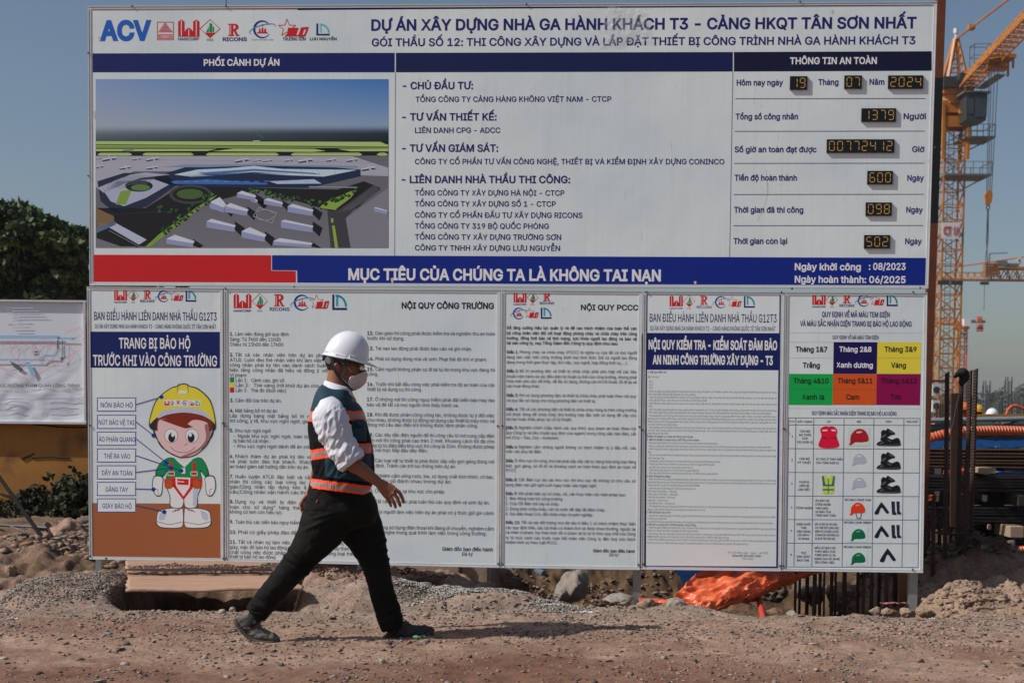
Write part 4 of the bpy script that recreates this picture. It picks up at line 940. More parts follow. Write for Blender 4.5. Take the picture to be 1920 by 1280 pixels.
# --- 2: site rules
b2 = board(RECTS['p2'], .021, 'widest lower board of site rules in two columns, behind the walking man', [(423, 541), (933, 798), (421.5, 798), (934, 1056), (424, 1046)])
p = Print(); logos(p, 438, 550, 34.5)
text(p, 'NỘI QUY CÔNG TRƯỜNG', 753, 578, 926, 10.8, 'black', .035)
lines(p, '''
431|541|629|N|1.~ Làm việc đúng giờ quy định
431|526|639|N|Sáng: Từ 7h00 đến 11h00
431|531|648.5|N|Chiều: từ 13h00 đến 17h00
431|670|668|J|2.~ Tất cả các nhân viên trên dự án phải được học về
431|670|677.5|J|ATLĐ. Luôn đeo thẻ nhân viên khi làm việc trên dự án. Các
431|670|687|J|công nhân phải ký tên vào danh sách huấn luyện để thể
431|670|696.5|J|hiện rằng công nhân đã hiểu và đồng ý với nội quy này.
431|463|706|N|Vi phạm:
442|532.5|715.5|N|Lần 1:   Cảnh cáo, ghi sổ
442|660|725|N|Lần 2:   Thẻ vàng (rời khỏi dự án cho đến hết ngày)
442|536|734.5|N|Lần 3:   Thẻ đỏ (đuổi việc)
431|528|753.5|N|3.~ Cấm đốt lửa trên dự án.
431|519.5|772.5|N|4.~ Mặt bằng bố trí dự án
431|670|782|J|Lắp dựng bảng mặt bằng bố trí dự án. Vị trí khu vực
431|640|791.5|N|thi công, y tế, khu vực nghỉ ngơi, giao thông nội bộ.
431|507|810|N|5.~ Khu vực nghỉ ngơi
438|670|820|J|- Ngoài khu vực nghỉ ngơi, toàn bộ công nhân phải trang
438|505|829|N|bị bảo hộ cá nhân.
438|640|839|N|- Khu vực nghỉ ngơi dành để ăn cơm trưa và nghỉ.
431|670|858|J|6.~ Khách thăm dự án phải ký tên vào sổ theo dõi khách
431|670|867.5|J|và phải luôn đeo thẻ khách. Khách phải được cán bộ
431|579|877|N|an toàn/ giám sát hướng dẫn trên dự án.
431|670|896|J|7.~ Huấn luyện ATLĐ đặc biệt và cấp giấy phép cho các
431|670|905.5|J|nhân thi công các loại công tác sau: Công nhân giàn
431|670|915|J|giáo;Công nhân lắp dựng kèo & lợp mái; Công nhân
431|620|924.5|N|cẩu;Công nhân vận hành các thiết bị khác.
431|670|943|J|8.~ Dụng cụ và thiết bị điện phải được kiểm tra "An
431|670|953|J|toàn cho sử dụng" hàng tháng. Không sử dụng nếu
431|530|962|N|không có tem còn hiệu lực.
431|563|981|N|9.~ Tuân thủ các biển báo nguy hiểm.
431|640|1000|N|10.~ Phải có giấy phép đào đất trước khi thi công.
431|670|1018.5|J|11.~ Tất cả nhân sự làm việc trên dự án phải đội nón, mang
431|670|1028|J|giày, mặc đồ bảo hộ lao động và các đồ bảo hộ khác tùy theo tính
431|670|1037.5|J|chất công việc được phân công và sử dụng đúng loại trang
431|518|1046|N|thiết bị bảo hộ lao động.
688.5|928|627.5|J|12.~ Dàn giáo thi công phải được kiểm tra và nghiệm thu an toàn
688.5|758|637|N|trước khi sử dụng.
688.5|885|656|N|13.~ Tai nạn lao động phải được báo cáo và ghi nhận.
688.5|913|675.5|N|14.~ Phải sử dụng đúng nhà vệ sinh: Phạt thẻ đỏ khi vi phạm.
688.5|928|695|J|15.~ Cấm người không phận sự đi lại tự do trong khu vực đang thi
688.5|709|704|N|công.
688.5|928|723|J|16.~ Trước khi bắt đầu công việc phải kiểm tra độ an toàn của các
688.5|791|732.5|N|thiết bị và dụng cụ thi công.
688|927.5|751.5|J|17.~ Ở những nơi thi công nguy hiểm phải đặt biển báo hay rào
688|860|761.5|N|bảo vệ để tất cả mọi người nhìn thấy tránh xa.
688|927|780|J|18.~ Khi đã được phân công công tác, không được tự ý đổi việc
688|927|790|J|cho nhau, không được tự động sử dụng các thiết bị máy móc và
688|896|799|N|đóng mở cầu dao điện khi không được lệnh phân công.
688|927|818|J|19.~ Các dây dẫn điện nguồn để thi công câu từ nơi cung cấp điện
688|927|828|J|đến nơi thi công phải cao trên 2 mét. Khoảng cách tối đa cho
688|927|838|J|phép từ tủ điện đến khu vực thi công là 30m. Không được phép
688|802|846.5|N|câu nối trực tiếp đầu dây điện.
688|926.5|866|J|20.~ Các loại vật tư thiết bị phải được sắp xếp gọn gàng đúng nơi
688|855|875.5|N|quy định. Tránh cản trở lưu thông trên dự án.
688|926.5|894.5|J|21.~ Nghiêm cấm uống rượu, bia, sử dụng chất kích thích, cờ bạc,
688|847|904|N|hoặc gây gổ đánh nhau trong dự án.
687.5|834|923|N|22.~ Chỉ hút thuốc tại khu vực cho phép.
687.5|918|942.5|N|23.~ Tất cả nhân viên phải tuân thủ các quy định vệ sinh dự án.
687.5|925.5|962|J|24.~ Mọi người làm việc trên dự án phải có ý thức giữ gìn cảnh
687.5|715|971.5|N|quan.
687|925.5|991|J|25.~ Không sử dụng điện thoại khi đang di chuyển, nghiêm cấm
687|912|1000|N|dùng tai nghe trong quá trình làm việc trong công trường.
829|924|1031.5|B|Giám đốc ban điều hành
866|887|1041|I|Đã ký
''', .93, 6.6)
for y, c in ((711.5, 'green'), (721, 'yellow'), (730.5, 'red')): p.rect(431, y-4.5, 439, y+5, c, 3)
p.build(b2, 'printed_lettering')

# --- 3: fire rules
b3 = board(RECTS['p3'], .021, 'plain white board of fire rules with two rows of emblems', [(941.5, 798), (1199, 800), (941, 1056), (1197, 1058)])
p = Print(); logos(p, 963, 547, 25, wrap=True)
text(p, 'NỘI QUY PCCC', 1089, 581, 1197, 9.8, 'black', .03)
lines(p, '''
950|1193.5|617|JB|Để tăng cường hiệu lực quản lý và đề cao trách nhiệm của toàn thể cán
950|1194|627|JB|bộ công nhân viên đối với hoạt động phòng cháy và chữa cháy trên công
950|1194|636.5|JB|trường, đồng thời bảo vệ tính mạng, sức khỏe người lao động và bảo vệ
950|1159|645.5|B|tài sản công ty, nay Tổng Giám đốc Công ty quy định như sau:
950|1194|662.5|J|Điều 1:~ Phòng cháy và chữa cháy (PCCC) là nghĩa vụ của tất cả mọi người
950|1194|672|J|đang làm việc trên công trường dưới mọi hình thức (kể cả người lao động
950|1177|681.5|N|đang trong thời gian thực tập, thử việc, học nghề, hợp đồng thời vụ,....).
950|1193.5|698|J|Điều 2:~ Bố trí phương tiện và thiết bị chữa cháy phải phù hợp với các tiêu
949.5|1193.5|708|J|chuẩn hiện hành và các điều kiện kỹ thuật cụ thể của công trường, nhưng phải
949.5|1193.5|717|J|thỏa mãn yêu cầu: dễ thấy, dễ lấy sử dụng, không cản trở lối thoát, lối đi lại và
949.5|1013|726|N|các hoạt động khác.
949.5|1193|743.5|J|Điều 3:~ Khi sử dụng phương tiện và thiết bị chữa cháy phải tuân theo nội quy
949.5|1117|753|N|và quy tắc sử dụng cho từng phương tiện và thiết bị.
949|1193|769.5|J|Điều 4:~ Tất cả các phương tiện và thiết bị chữa cháy trang bị trên công trường
949|1193|779|J|chỉ được dùng để chữa cháy (trừ trường hợp đặc biệt sử dụng để cấp cứu
949|1073|788|N|tai nạn hoặc khắc phục sự cố kỹ thuật).
948.5|1192.5|804|J|Điều 5:~ Nghiêm chỉnh chấp hành các quy trình, quy phạm an toàn (theo nội
948.5|1192.5|813.5|J|quy Công ty và tiêu chuẩn quy định của ngành) trong công việc hàn điện, cắt
948.5|1049|822.5|N|hơi (Oxy – Gas, Oxy – Axetylen).
948.5|1192.5|840|J|Điều 6:~ Nghiêm cấm những người không có trách nhiệm tự ý đấu nối, câu
948.5|1016|848.5|N|mắc các phụ tải điện.
948.5|1192.5|866|J|Điều 7:~ Khu vực thi công, kho bãi phải sắp xếp vật tư, hàng hóa từng loại riêng
948.5|1192.5|875.5|J|biệt, gọn gàng, có lối đi và khoảng cách an toàn theo quy định an toàn về
948.5|969|884|N|PCCC.
948|1192|901.5|J|Điều 8:~ Cắt điện cục bộ các khu vực khi khu vực đó không có nhu cầu sử
948|1119|911|N|dụng điện vào giờ nghỉ cuối ngày hoặc vào ngày nghỉ.
948|1173|927.5|N|Điều 9:~ Khi phát hiện sự cố cháy, nổ, cần thực hiện các biện pháp sau:
948|1056|936.5|N|1. Báo động toàn bộ công trường.
948|1049|946|N|2. Cúp CB điện nơi xảy ra cháy.
948|1135|956|N|3. Dùng bình chữa cháy, cát và nước để dập tắt đám cháy.
948|1112|965.5|N|4. Gọi điện thoại 114, đội chữa cháy chuyên nghiệp.
948|1191.5|981.5|J|Điều 10:~ Tất cả các đối tượng như đã nêu ở điều 1 có trách nhiệm thực hiện
948|1191.5|991|J|các quy định trên, các cá nhân có thành tích sẽ được khen thưởng, ngược lại
948|1191.5|1000|J|cá nhân vi phạm, tùy theo mức độ vi phạm sẽ bị xử lý theo quy chế của Công
948|1191.5|1010|J|ty từ mức cảnh cáo trước toàn thể nhân viên Công ty đến truy cứu trách
948|1046|1018.5|N|nhiệm hình sự theo luật PCCC.
1112|1190|1034.5|B|Giám đốc ban điều hành
1142|1160|1042|I|Đã ký
''', .86, 5.7)
p.build(b3, 'printed_lettering')

# --- 4: gate control rules
b4 = board(RECTS['p4'], .021, 'navy bordered lower board with very small dense text below a navy heading', [(1212, 547.5), (1465, 548), (1205, 806), (1469, 803), (1206, 1057), (1462, 1060)])
p = Print(); BN = 'navyband'
p.poly([(1211.8, 550.5), (1208, 1062.5), (1458.6, 1064.5), (1464.6, 551)], BN, 1)
p.poly([(1214.2, 552.5), (1213.6, 624), (1460.8, 624.5), (1461.6, 553)], 'sheet', 2)
p.poly([(1213.2, 693), (1211.2, 1059.8), (1455.2, 1061.4), (1459.3, 694)], 'sheet', 2)
logos(p, 1255.5, 553.5, 26)
text(p, 'BAN ĐIỀU HÀNH LIÊN DANH NHÀ THẦU G12T3', 1218, 603, 1456, 15, 'navy', .008, lay=5)
text(p, 'DỰ ÁN XÂY DỰNG NHÀ GA HÀNH KHÁCH T3 - CẢNG HÀNG KHÔNG QUỐC TẾ TÂN SƠN NHẤT', 1219, 619, 1454, 8, 'navy', .004, lay=5)
text(p, 'NỘI QUY KIỂM TRA - KIỂM SOÁT ĐẢM BẢO', 1216, 654, 1457, 16.2, 'white', .04); text(p, 'AN NINH CÔNG TRƯỜNG XÂY DỰNG - T3', 1223.5, 682, 1449, 15.8, 'white', .04)
L4 = '''
699|1215|1249|B|I. Nội quy kiểm tra
708|1215|1237|N|Bố trí ca trực:
717|1217|1224|N|Ca 1
723|1217|1224|N|Ca 2
728.5|1217|1224|N|Ca 3
735|||J|- Đối với người và phương tiện khi ra/vào làm việc tại công trình phải có thẻ kiểm soát an ninh, các phương tiện hoạt động trong khu vực công
740.5|1216|1305|N|trình phải được đăng ký tại cổng an ninh công trường.
746|||J|- Các bốt gác an ninh tại điểm đi vào khu vực công trường: trang bị đầy đủ bộ đàm liên lạc hai chiều để đảm bảo an ninh, an toàn khi ra vào, tổ
751.5|1216|1326|N|chức gác bốt 24/24. Các cổng cần chỉ mở khi có hoạt động ra/vào.
757.5|||J|- Nhà thầu liên danh lập bảng nội quy an ninh công trường, đặt tại các cổng kiểm tra, bảo vệ kiểm soát chặt chẽ cán bộ nhân viên trước khi vào
762.5|1216|1224|N|cổng.
769|||J|- Đối với người và phương tiện thi công, giám sát bên trong khu vực thi công. Kiểm tra giám sát và tăng cường tuần tra dọc khu vực thi công công
774.5|1216|1446|N|trình nhằm ngăn chặn người và phương tiện xâm nhập trái phép vào khu vực hoạt động khác mà không thuộc phạm vi việc của công trường.
780.5|||J|- Khi ra/vào khu vực thi công, tất cả cán bộ chỉ huy, cán bộ kỹ thuật, công nhân thi công phải đeo thẻ liên danh, đội an ninh kiểm soát đối với các
786|||J|phương tiện từ cổng kiểm tra an ninh ra/vào công trình phải lưu thông theo đúng đường công vụ, phương tiện chuyên chở vật liệu và các trang
791.5|||J|thiết bị phục vụ thi công phải đảm bảo chằng chéo kỹ càng tránh trường hợp rơi vãi vật liệu cũng như trang thiết bị gây ảnh hưởng đến an ninh,
797|1216|1270|N|an toàn của khu vực công trường.
802.5|||J|- Các phương tiện di chuyển trong khu vực thi công, nhà thầu cần quán triệt các luồng tuyến lưu thông theo đúng quy định Đảm bảo công tác an
808|||J|ninh, an toàn, phòng cháy nổ, vệ sinh môi trường trong khu vực, vệ sinh môi trường trong khu vực thi công để không ảnh hưởng đến các khu
813.5|1215|1254|N|hoạt động lân cận khác.
819.5|1213|1300|B|II.Một số nghiệp vụ cơ bản tại Cổng chính ra/vào
825.5|1213|1311|B|1. Một số nghiệp vụ quan trọng chốt Cổng chính ra/vào
831.5|1214|1346|N|- Đảm bảo tuyệt đối an ninh trật tự và tài sản thuộc quyền kiểm soát tại mục tiêu.
837.5|1214|1447|N|- Hỗ trợ, hướng dẫn, kiểm tra, kiểm soát người và phương tiện ra vào cổng. Thực hiện đúng theo nội quy, quy định mà đơn vị kiểm soát đề ra.
843|||J|- Kiểm tra giấy tờ xuất nhập hàng hoá tại mục tiêu, mọi hình thức xuất nhập phải có các giấy tờ, chứng từ hợp lệ mới được phép ra ngoài mục
848.5|1215|1222|N|tiêu.
854|||J|- Giữ gìn vệ sinh đảm bảo cảnh quan tại cổng, không cho phép vứt rác bừa bãi và để các hàng hoá hoặc vật liệu gây cản trở việc đi lại của các loại
860|1215|1246|N|xe ra vào mục tiêu.
865.5|1214|1351|N|- Hướng dẫn, phát thẻ khách khi có khách đến liên hệ công tác, tham quan mục tiêu.
871|1214|1340|N|- Trong quá trình thực thi nhiệm vụ luôn lịch sự, tế nhị, và giúp đỡ mọi người.
877|1214|1300|N|- Lập biên bản, chụp hình, và báo cáo sự việc nếu có.
882.5|1214|1311|N|- Tuyệt đối không được rời vị trí khi chưa có người thay thế.
888|1214|1346|N|- Ghi chép đầy đủ tình hình ca trực tại mục tiêu vào sổ nhật ký hàng ngày bảo vệ.
894|1212.5|1257|B|2. Đối với Người lao động
899.5|||J|- Kiểm tra thẻ ra vào cổng của Người lao động, đối chiếu với danh sách đăng ký công nhân vào công trường của đơn vị liên quan. Trường hợp
905|||J|Người lao động không có thẻ (do chưa kịp làm thẻ hoặc chỉ làm 01 ngày duy nhất trong công trường) Bảo vệ sẽ cấp thẻ tạm sau khi có sự xác
910.5|1215|1313|N|nhận của đơn vị quản lý và đồng thời giữ lại CCCD/CMND.
916.5|1214|1304|N|- Kiểm tra bảo hộ lao động tối thiểu Công nhân phải có
922|1213|1269|N|+ Nón bảo hộ lao động - bắt buộc
927.5|1213|1271|N|+ Giày bảo hộ lao động - bắt buộc
933|1213|1266|N|+ Áo lưới phản quang - bắt buộc
939|1213|1252|N|+ Bao tay – tuỳ khu vực
944.5|1213|1265|N|+ Dây đeo an toàn - tuỳ khu vực
950|||J|- Khi Người lao động ra cổng phải kiểm tra tư trang hành lý nếu có nghi ngờ, bảo vệ phải có dụng cụ hỗ trợ kiểm soát. Khi phát hiện Người lao
956|1214|1322|N|động có dấu hiệu ăn cắp tài sản, phải giữ lại và lập biên bản xử lý
961.5|1212|1257|B|3. Đối với khách đi xe ô tô
967.5|||J|- Liên hệ với người cần gặp nếu đồng ý gặp thì phát thẻ khách cho khách và hướng dẫn khách vào đến văn phòng người đó, hướng dẫn lái xe đậu
973|1214|1251|N|ô tô đúng nơi quy định.
979|1213|1450|N|- Khi khách ra cổng phải kiểm tra quan sát trong lòng xe, thấy không có gì thì mở cổng cho ra, ghi vào sổ giờ khách vào/ra, biển số xe, tên khách.
984.5|1212|1305|B|4. Đối với xe mang vật tư, thiết bị ra/vào công trường
990|||J|- Kiểm tra giấy tờ đăng ký ra/vào mục tiêu, mọi hình thức ra/vào phải có các giấy tờ chứng từ hợp lệ và giấy đăng kiểm thiết bị (áp dụng đối với
995.5|1213|1309|N|thiết bị thi công) mới được cho phép rời khỏi công trường.
1001.5|||J|- Đối với xe vào: Khi vào cổng nếu xe có vật tư phải báo rõ số lượng, chủng loại theo mẫu quy định. Ghi chép vào sổ số xe, tên tài xế và
1007|1213|1367|N|CMND/CCCD, giờ vào, số lượng, tên vật tư, tên đơn vị mang vật tư, thiết bị vào công trường.
1012.5|||J|- Đối với xe ra: Nếu xe không có vật tư, thiết bị thì kiểm tra buồng lái, thùng xe, gầm xe. Nếu xe có vật tư, thiết bị kiểm soát phiếu ra và kiểm tra
1018.5|1213|1403|N|mọi khu vực trên xe. Nếu thấy nghi ngờ ghi chép đầy đủ thông tin vào sổ nhật ký bảo vệ, báo lại cho người quản lý
1037|1364|1440|N|TP. Hồ Chí Minh, ngày ... tháng ... năm 2023
1043|1373|1427|B|GIÁM ĐỐC BAN ĐIỀU HÀNH
1048.5|1392|1412|N|(Phê duyệt)
'''
for ln in L4.strip().split('\n'):
    y, a, b, st, t_ = ln.split('|', 4); y = float(y); k = (y-700)/360
    a = float(a) if a else 1215.5-2.2*k; b = float(b) if b else 1456.5-3.3*k
    text(p, t_, a, y, b, 3.6, 'text', .018 if 'B' in st else .0)
p.build(b4, 'printed_lettering')

# --- 5: colour codes and equipment table
b5 = board(RECTS['p5'], .021, 'rightmost lower board with six coloured month squares above a table of safety gear', [(1485, 541.5), (1712, 547.5), (1471.5, 804), (1468, 1060), (1711, 1067)])
p = Print(); logos(p, 1523, 550.5, 26)
text(p, 'QUY ĐỊNH VỀ MÃ MÀU TEM ĐIỆN', 1541, 594, 1668, 9.6, 'navy', .02); text(p, 'VÀ MÀU SẮC NHẬN DIỆN TRANG BỊ BẢO HỘ LAO ĐỘNG', 1500, 611, 1709, 9.6, 'navy', .02)
text(p, 'QUY ĐỊNH VỀ MÃ MÀU TEM ĐIỆN', 1561, 635.5, 1647, 7, 'navy', .01)
p.line([(1479, 623.5), (1730, 624)], .7, (140, 148, 160)); p.line([(1480, 641), (1562, 641.3)], .7, (140, 148, 160)); p.line([(1480, 670.5), (1562, 670.6)], .7, (140, 148, 160))
C5 = [[(1563, 641, 'cellnavy'), (1645, 641, 'yellow')], [(1479.5, 700.5, 'cellgreen'), (1561.7, 700.5, 'orange'), (1644, 700.7, 'magenta')]]
for x, y, c in C5[0]: p.poly([(x, y), (x-.8, y+59.3), (x+81.6-.8, y+59.6), (x+82.4, y+.3)], c, 1)
for x, y, c in C5[1]: p.poly([(x, y), (x-1, y+58.3), (x+82.3-1.2, y+58.8), (x+82.6, y+.3)], c, 1)
p.line([(1645, 671), (1726.5, 671.3)], .7, (140, 126, 40), 3); p.line([(1479.5, 729.7), (1561, 729.8)], .7, (10, 100, 48), 3); p.line([(1561.5, 729.9), (1643, 730)], .7, (130, 54, 20), 3)
for t_, a, b, y, c in (('Tháng 1&7', 1491.5, 1551, 659, 'black'), ('Trắng', 1505, 1537, 689, 'black'), ('Tháng 2&8', 1573.5, 1634, 659, 'white'), ('Xanh dương', 1569, 1636.5, 688.5, 'white'),
                       ('Tháng 3&9', 1658, 1718.5, 659, 'black'), ('Vàng', 1670.5, 1698.5, 689, 'black'), ('Tháng 4&10', 1487.5, 1553.5, 718, (20, 40, 26)), ('Xanh lá', 1504, 1545.5, 748.5, (20, 40, 26)),
                       ('Tháng 5&11', 1570.5, 1636, 718, (46, 26, 22)), ('Cam', 1586.5, 1611, 748.5, (46, 26, 22)), ('Tháng 6&12', 1652, 1719, 718, (42, 8, 30)), ('Tím', 1669.5, 1689, 748.5, (42, 8, 30))):
    text(p, t_, a, y, b, 9.3, c, .03, lay=4, res=2)
p.line([(1477, 765), (1728, 766)], .8, (140, 148, 160)); text(p, 'QUY ĐỊNH MÀU SẮC NHẬN DIỆN TRANG BỊ BẢO HỘ LAO ĐỘNG', 1522, 777.5, 1681, 7.4, 'navy', .012)
# table grid in zoomed coordinates: px = 1465+x/4, py = 760+y/4
def Q5(x, y): return (1465+x/4, 760+y/4)
def c5(x, y): return Q5(x-(y-95)*.0135, y+x*.004)
ROWS = [92, 144, 322, 500, 677, 853, 1030, 1208]; CO5 = [55, 109, 243, 470, 694, 919, 1040]
for y in ROWS: p.line([c5(CO5[0], y), c5(CO5[-1], y)], .95, (56, 62, 82), 3)
for x in CO5: p.line([c5(x, ROWS[0]), c5(x, ROWS[-1])], .95, (56, 62, 82), 3)
def t5(t_, x, y, w=None, cap=18, bold=.012):
    a = Q5(x, y)
    if w is None: text(p, t_, a[0], a[1], None, cap/4, 'text', bold, center=a[0], xs=.95)
    else: text(p, t_, a[0], a[1], a[0]+w/4, cap/4, 'text', bold)
for t_, x, w in (('STT', 62, 40), ('ĐỐI TƯỢNG', 121, 110), ('ÁO', 343, 28), ('MŨ', 567, 30), ('GIÀY', 782, 48), ('GHI CHÚ', 938, 85)): t5(t_, x, 128, w, 15)
for i, y in enumerate((238, 416, 594, 770, 946, 1124)): t5(str(i+1), 82-i*2, y, None, 16)
for x, y, w, t_ in ((137, 200, 78, 'CÁN BỘ'), (131, 227, 90, 'AN TOÀN'), (154, 253, 44, 'CỦA'), (117, 281, 117, 'CÁC ĐƠN VỊ'), (134, 406, 78, 'CÁN BỘ'), (123, 434, 100, 'KỸ THUẬT'), (135, 580, 72, 'KHÁCH'), (131, 608, 76, 'LIÊN HỆ'), (123, 636, 92, 'LÀM VIỆC'),
                    (108, 774, 122, 'CÔNG NHÂN'), (112, 896, 110, 'ĐIỆN NƯỚC'), (145, 922, 46, 'TẠM,'), (112, 950, 110, 'VẬN HÀNH,'), (122, 976, 88, 'LÁI MÁY/'), (124, 1004, 84, 'XI NHAN'), (146, 1111, 38, 'THỢ'), (114, 1138, 100, 'DÀN GIÁO'), (118, 1166, 90, 'BAO CHE'),
                    (259, 408, 202, 'ÁO GHI LÊ THEO MẪU'), (259, 436, 170, 'CỦA TỪNG ĐƠN VỊ'), (254, 720, 106, 'ÁO BẢO HỘ'), (254, 748, 116, 'CÔNG NHÂN'), (254, 776, 98, 'THEO MẪU'), (254, 803, 118, 'VÀ MÀU CỦA'), (254, 830, 156, 'TỪNG NHÀ THẦU'),
                    (252, 896, 166, 'MẪU ÁO BẢO HỘ THEO MẪU'), (252, 922, 180, 'CỦA TỪNG ĐƠN VỊ (MÀU CAM),'), (252, 950, 180, 'RIÊNG VỚI THỢ ĐIỆN, LÁI CẨU,'), (252, 977, 180, 'XI NHAN CẨU THÁP ĐẰNG SAU'), (252, 1004, 154, 'ÁO IN RÕ TÊN CÔNG VIỆC.'),
                    (250, 1073, 154, 'MẪU ÁO BẢO HỘ'), (250, 1100, 154, 'THEO MẪU CỦA'), (250, 1127, 156, 'TỪNG ĐƠN VỊ VÀ'), (248, 1155, 190, 'ĐẰNG SAU ÁO IN RÕ'), (248, 1182, 154, 'TÊN CÔNG VIỆC.'),
                    (476, 713, 195, 'MŨ MÀU VÀNG CAM'), (469, 882, 205, 'MŨ MÀU XANH GREEN'), (468, 1066, 203, 'MŨ MÀU XANH GREEN')):
    t5(t_, x, y, w, 16)
def q5(pts, col, lay=4, sm=True):
    pts = [Q5(*a) for a in pts]
    (p.blob if sm else p.poly)(pts, col, lay)
q5([(298, 168), (330, 154), (355, 158), (382, 154), (408, 168), (420, 190), (414, 230), (428, 310), (284, 310), (300, 230), (292, 190)], (166, 14, 44))
q5([(308, 182), (344, 180), (344, 190), (308, 192)], 'white', 5, 0); q5([(376, 180), (408, 182), (408, 192), (376, 190)], 'white', 5, 0); q5([(304, 236), (344, 240), (344, 250), (304, 248)], (124, 8, 30), 5, 0); q5([(372, 240), (416, 236), (418, 248), (372, 250)], (124, 8, 30), 5, 0)
q5([(303, 530), (330, 520), (352, 545), (376, 520), (402, 530), (398, 580), (392, 655), (352, 661), (312, 655), (310, 580)], 'lime')
q5([(303, 530), (318, 526), (330, 590), (312, 600)], 'slate', 5, 0); q5([(402, 530), (388, 526), (378, 590), (394, 600)], 'slate', 5, 0); q5([(310, 590), (394, 590), (394, 604), (310, 604)], 'slate', 5, 0); q5([(308, 624), (394, 624), (394, 636), (308, 636)], 'slate', 5, 0); q5([(348, 545), (355, 545), (355, 658), (348, 658)], 'slate', 6, 0)
def hat(x, y, s, col, hi, strap=False):
    q5([(x-70*s, y+50*s), (x-62*s, y-10*s), (x-20*s, y-52*s), (x+30*s, y-50*s), (x+62*s, y-14*s), (x+68*s, y+34*s), (x+20*s, y+46*s), (x-30*s, y+46*s), (x-60*s, y+66*s), (x-82*s, y+62*s)], col, 5)
    q5([(x-20*s, y-34*s), (x+14*s, y-38*s), (x+18*s, y-28*s), (x-16*s, y-22*s)], hi, 6)
    if strap: p.line([Q5(x-20*s, y+44*s), Q5(x-6*s, y+96*s), Q5(x+26*s, y+96*s), Q5(x+36*s, y+40*s)], 1.1, 'black', 6)
p.poly([Q5(500, 166), Q5(500, 302), Q5(664, 304), Q5(665, 168)], (150, 158, 152), 4); hat(585, 230, 1, (130, 18, 28), (190, 130, 130))
hat(585, 402, .72, (128, 134, 144), 'white'); hat(583, 580, .72, (128, 134, 144), 'white'); hat(573, 770, .78, (170, 46, 22), (200, 120, 90), True)
for y in (962, 1140): p.poly([Q5(492, y-60), Q5(490, y+60), Q5(646, y+60), Q5(648, y-60)], (156, 164, 168), 4); hat(578, y+4, .75, 'darkgreen', (60, 140, 96))
def shoe(x, y, s=1, col=(16, 18, 20)):
    HL = (62, 66, 72)
    q5([(x-56*s, y-40*s), (x-42*s, y-58*s), (x-20*s, y-54*s), (x-8*s, y-68*s), (x+14*s, y-58*s), (x+44*s, y-38*s), (x+46*s, y-24*s), (x+20*s, y-18*s), (x-2*s, y-6*s), (x-30*s, y+14*s), (x-60*s, y+22*s), (x-56*s, y-10*s)], col, 5)
    q5([(x-50*s, y-6*s), (x-28*s, y-26*s), (x-18*s, y-20*s), (x-40*s, y+2*s)], HL, 6); q5([(x+6*s, y-52*s), (x+34*s, y-38*s), (x+30*s, y-32*s), (x+4*s, y-44*s)], HL, 6)
    q5([(x-86*s, y+58*s), (x-78*s, y+34*s), (x-46*s, y+22*s), (x-14*s, y+2*s), (x+6*s, y+6*s), (x+26*s, y+14*s), (x+60*s, y+2*s), (x+80*s, y+10*s), (x+88*s, y+36*s), (x+84*s, y+60*s), (x, y+63*s)], col, 7)
    q5([(x-66*s, y+40*s), (x-40*s, y+32*s), (x-34*s, y+38*s), (x-60*s, y+48*s)], HL, 8); q5([(x-16*s, y+16*s), (x+4*s, y+18*s), (x+20*s, y+30*s), (x+14*s, y+34*s), (x-4*s, y+24*s)], HL, 8); p.line([Q5(x-84*s, y+53*s), Q5(x, y+56*s), Q5(x+84*s, y+50*s)], .8, (80, 82, 86), 8)
for y in (240, 416, 594): shoe(804, y)
def pumps(x, y, s=1):
    q5([(x-54*s, y+38*s), (x-46*s, y+18*s), (x-8*s, y-40*s), (x+4*s, y-42*s), (x+50*s, y+20*s), (x+52*s, y+34*s), (x+34*s, y+36*s), (x-2*s, y-6*s), (x-24*s, y+40*s), (x-44*s, y+46*s)], (18, 22, 30), 5)
for y in (770, 946):
    pumps(752, y); q5([(824, y-52), (850, y-52), (852, y+20), (864, y+40), (858, y+50), (830, y+46)], (26, 24, 44), 5, 0); q5([(862, y-52), (886, y-52), (886, y+20), (900, y+38), (896, y+46), (868, y+44)], (26, 24, 44), 5, 0)
pumps(798, 1122, 1.1)
p.build(b5, 'printed_lettering')
bpy.data.objects.remove(_to); bpy.data.curves.remove(_tc)

for bd, x0, x1, y0, y1, k_ in ((b1, 176, 410, 700, 935, 14), (b2, 435, 930, 560, 1056, 34), (b3, 945, 1192, 560, 1056, 20), (b4, 1216, 1450, 700, 1056, 14), (b5, 1480, 1722, 560, 1056, 10)):
    st = Print(); rs = random.Random(k_)
    for k in range(k_):
        x, y = rs.uniform(x0, x1), y0+(y1-y0)*rs.random()**.6
        if rs.random() < .25: st.line([(x, y), (x+rs.uniform(-.6, .6), y+rs.uniform(4, 12))], rs.uniform(.5, 1.1), (150, 150, 152), 1)
        else: st.ell(x, y, rs.uniform(.5, 1.7), rs.uniform(.4, 1.1), rs.choice([(150, 150, 152), (146, 140, 136)]), 1, 7)
    st.build(bd, 'mud_stain')
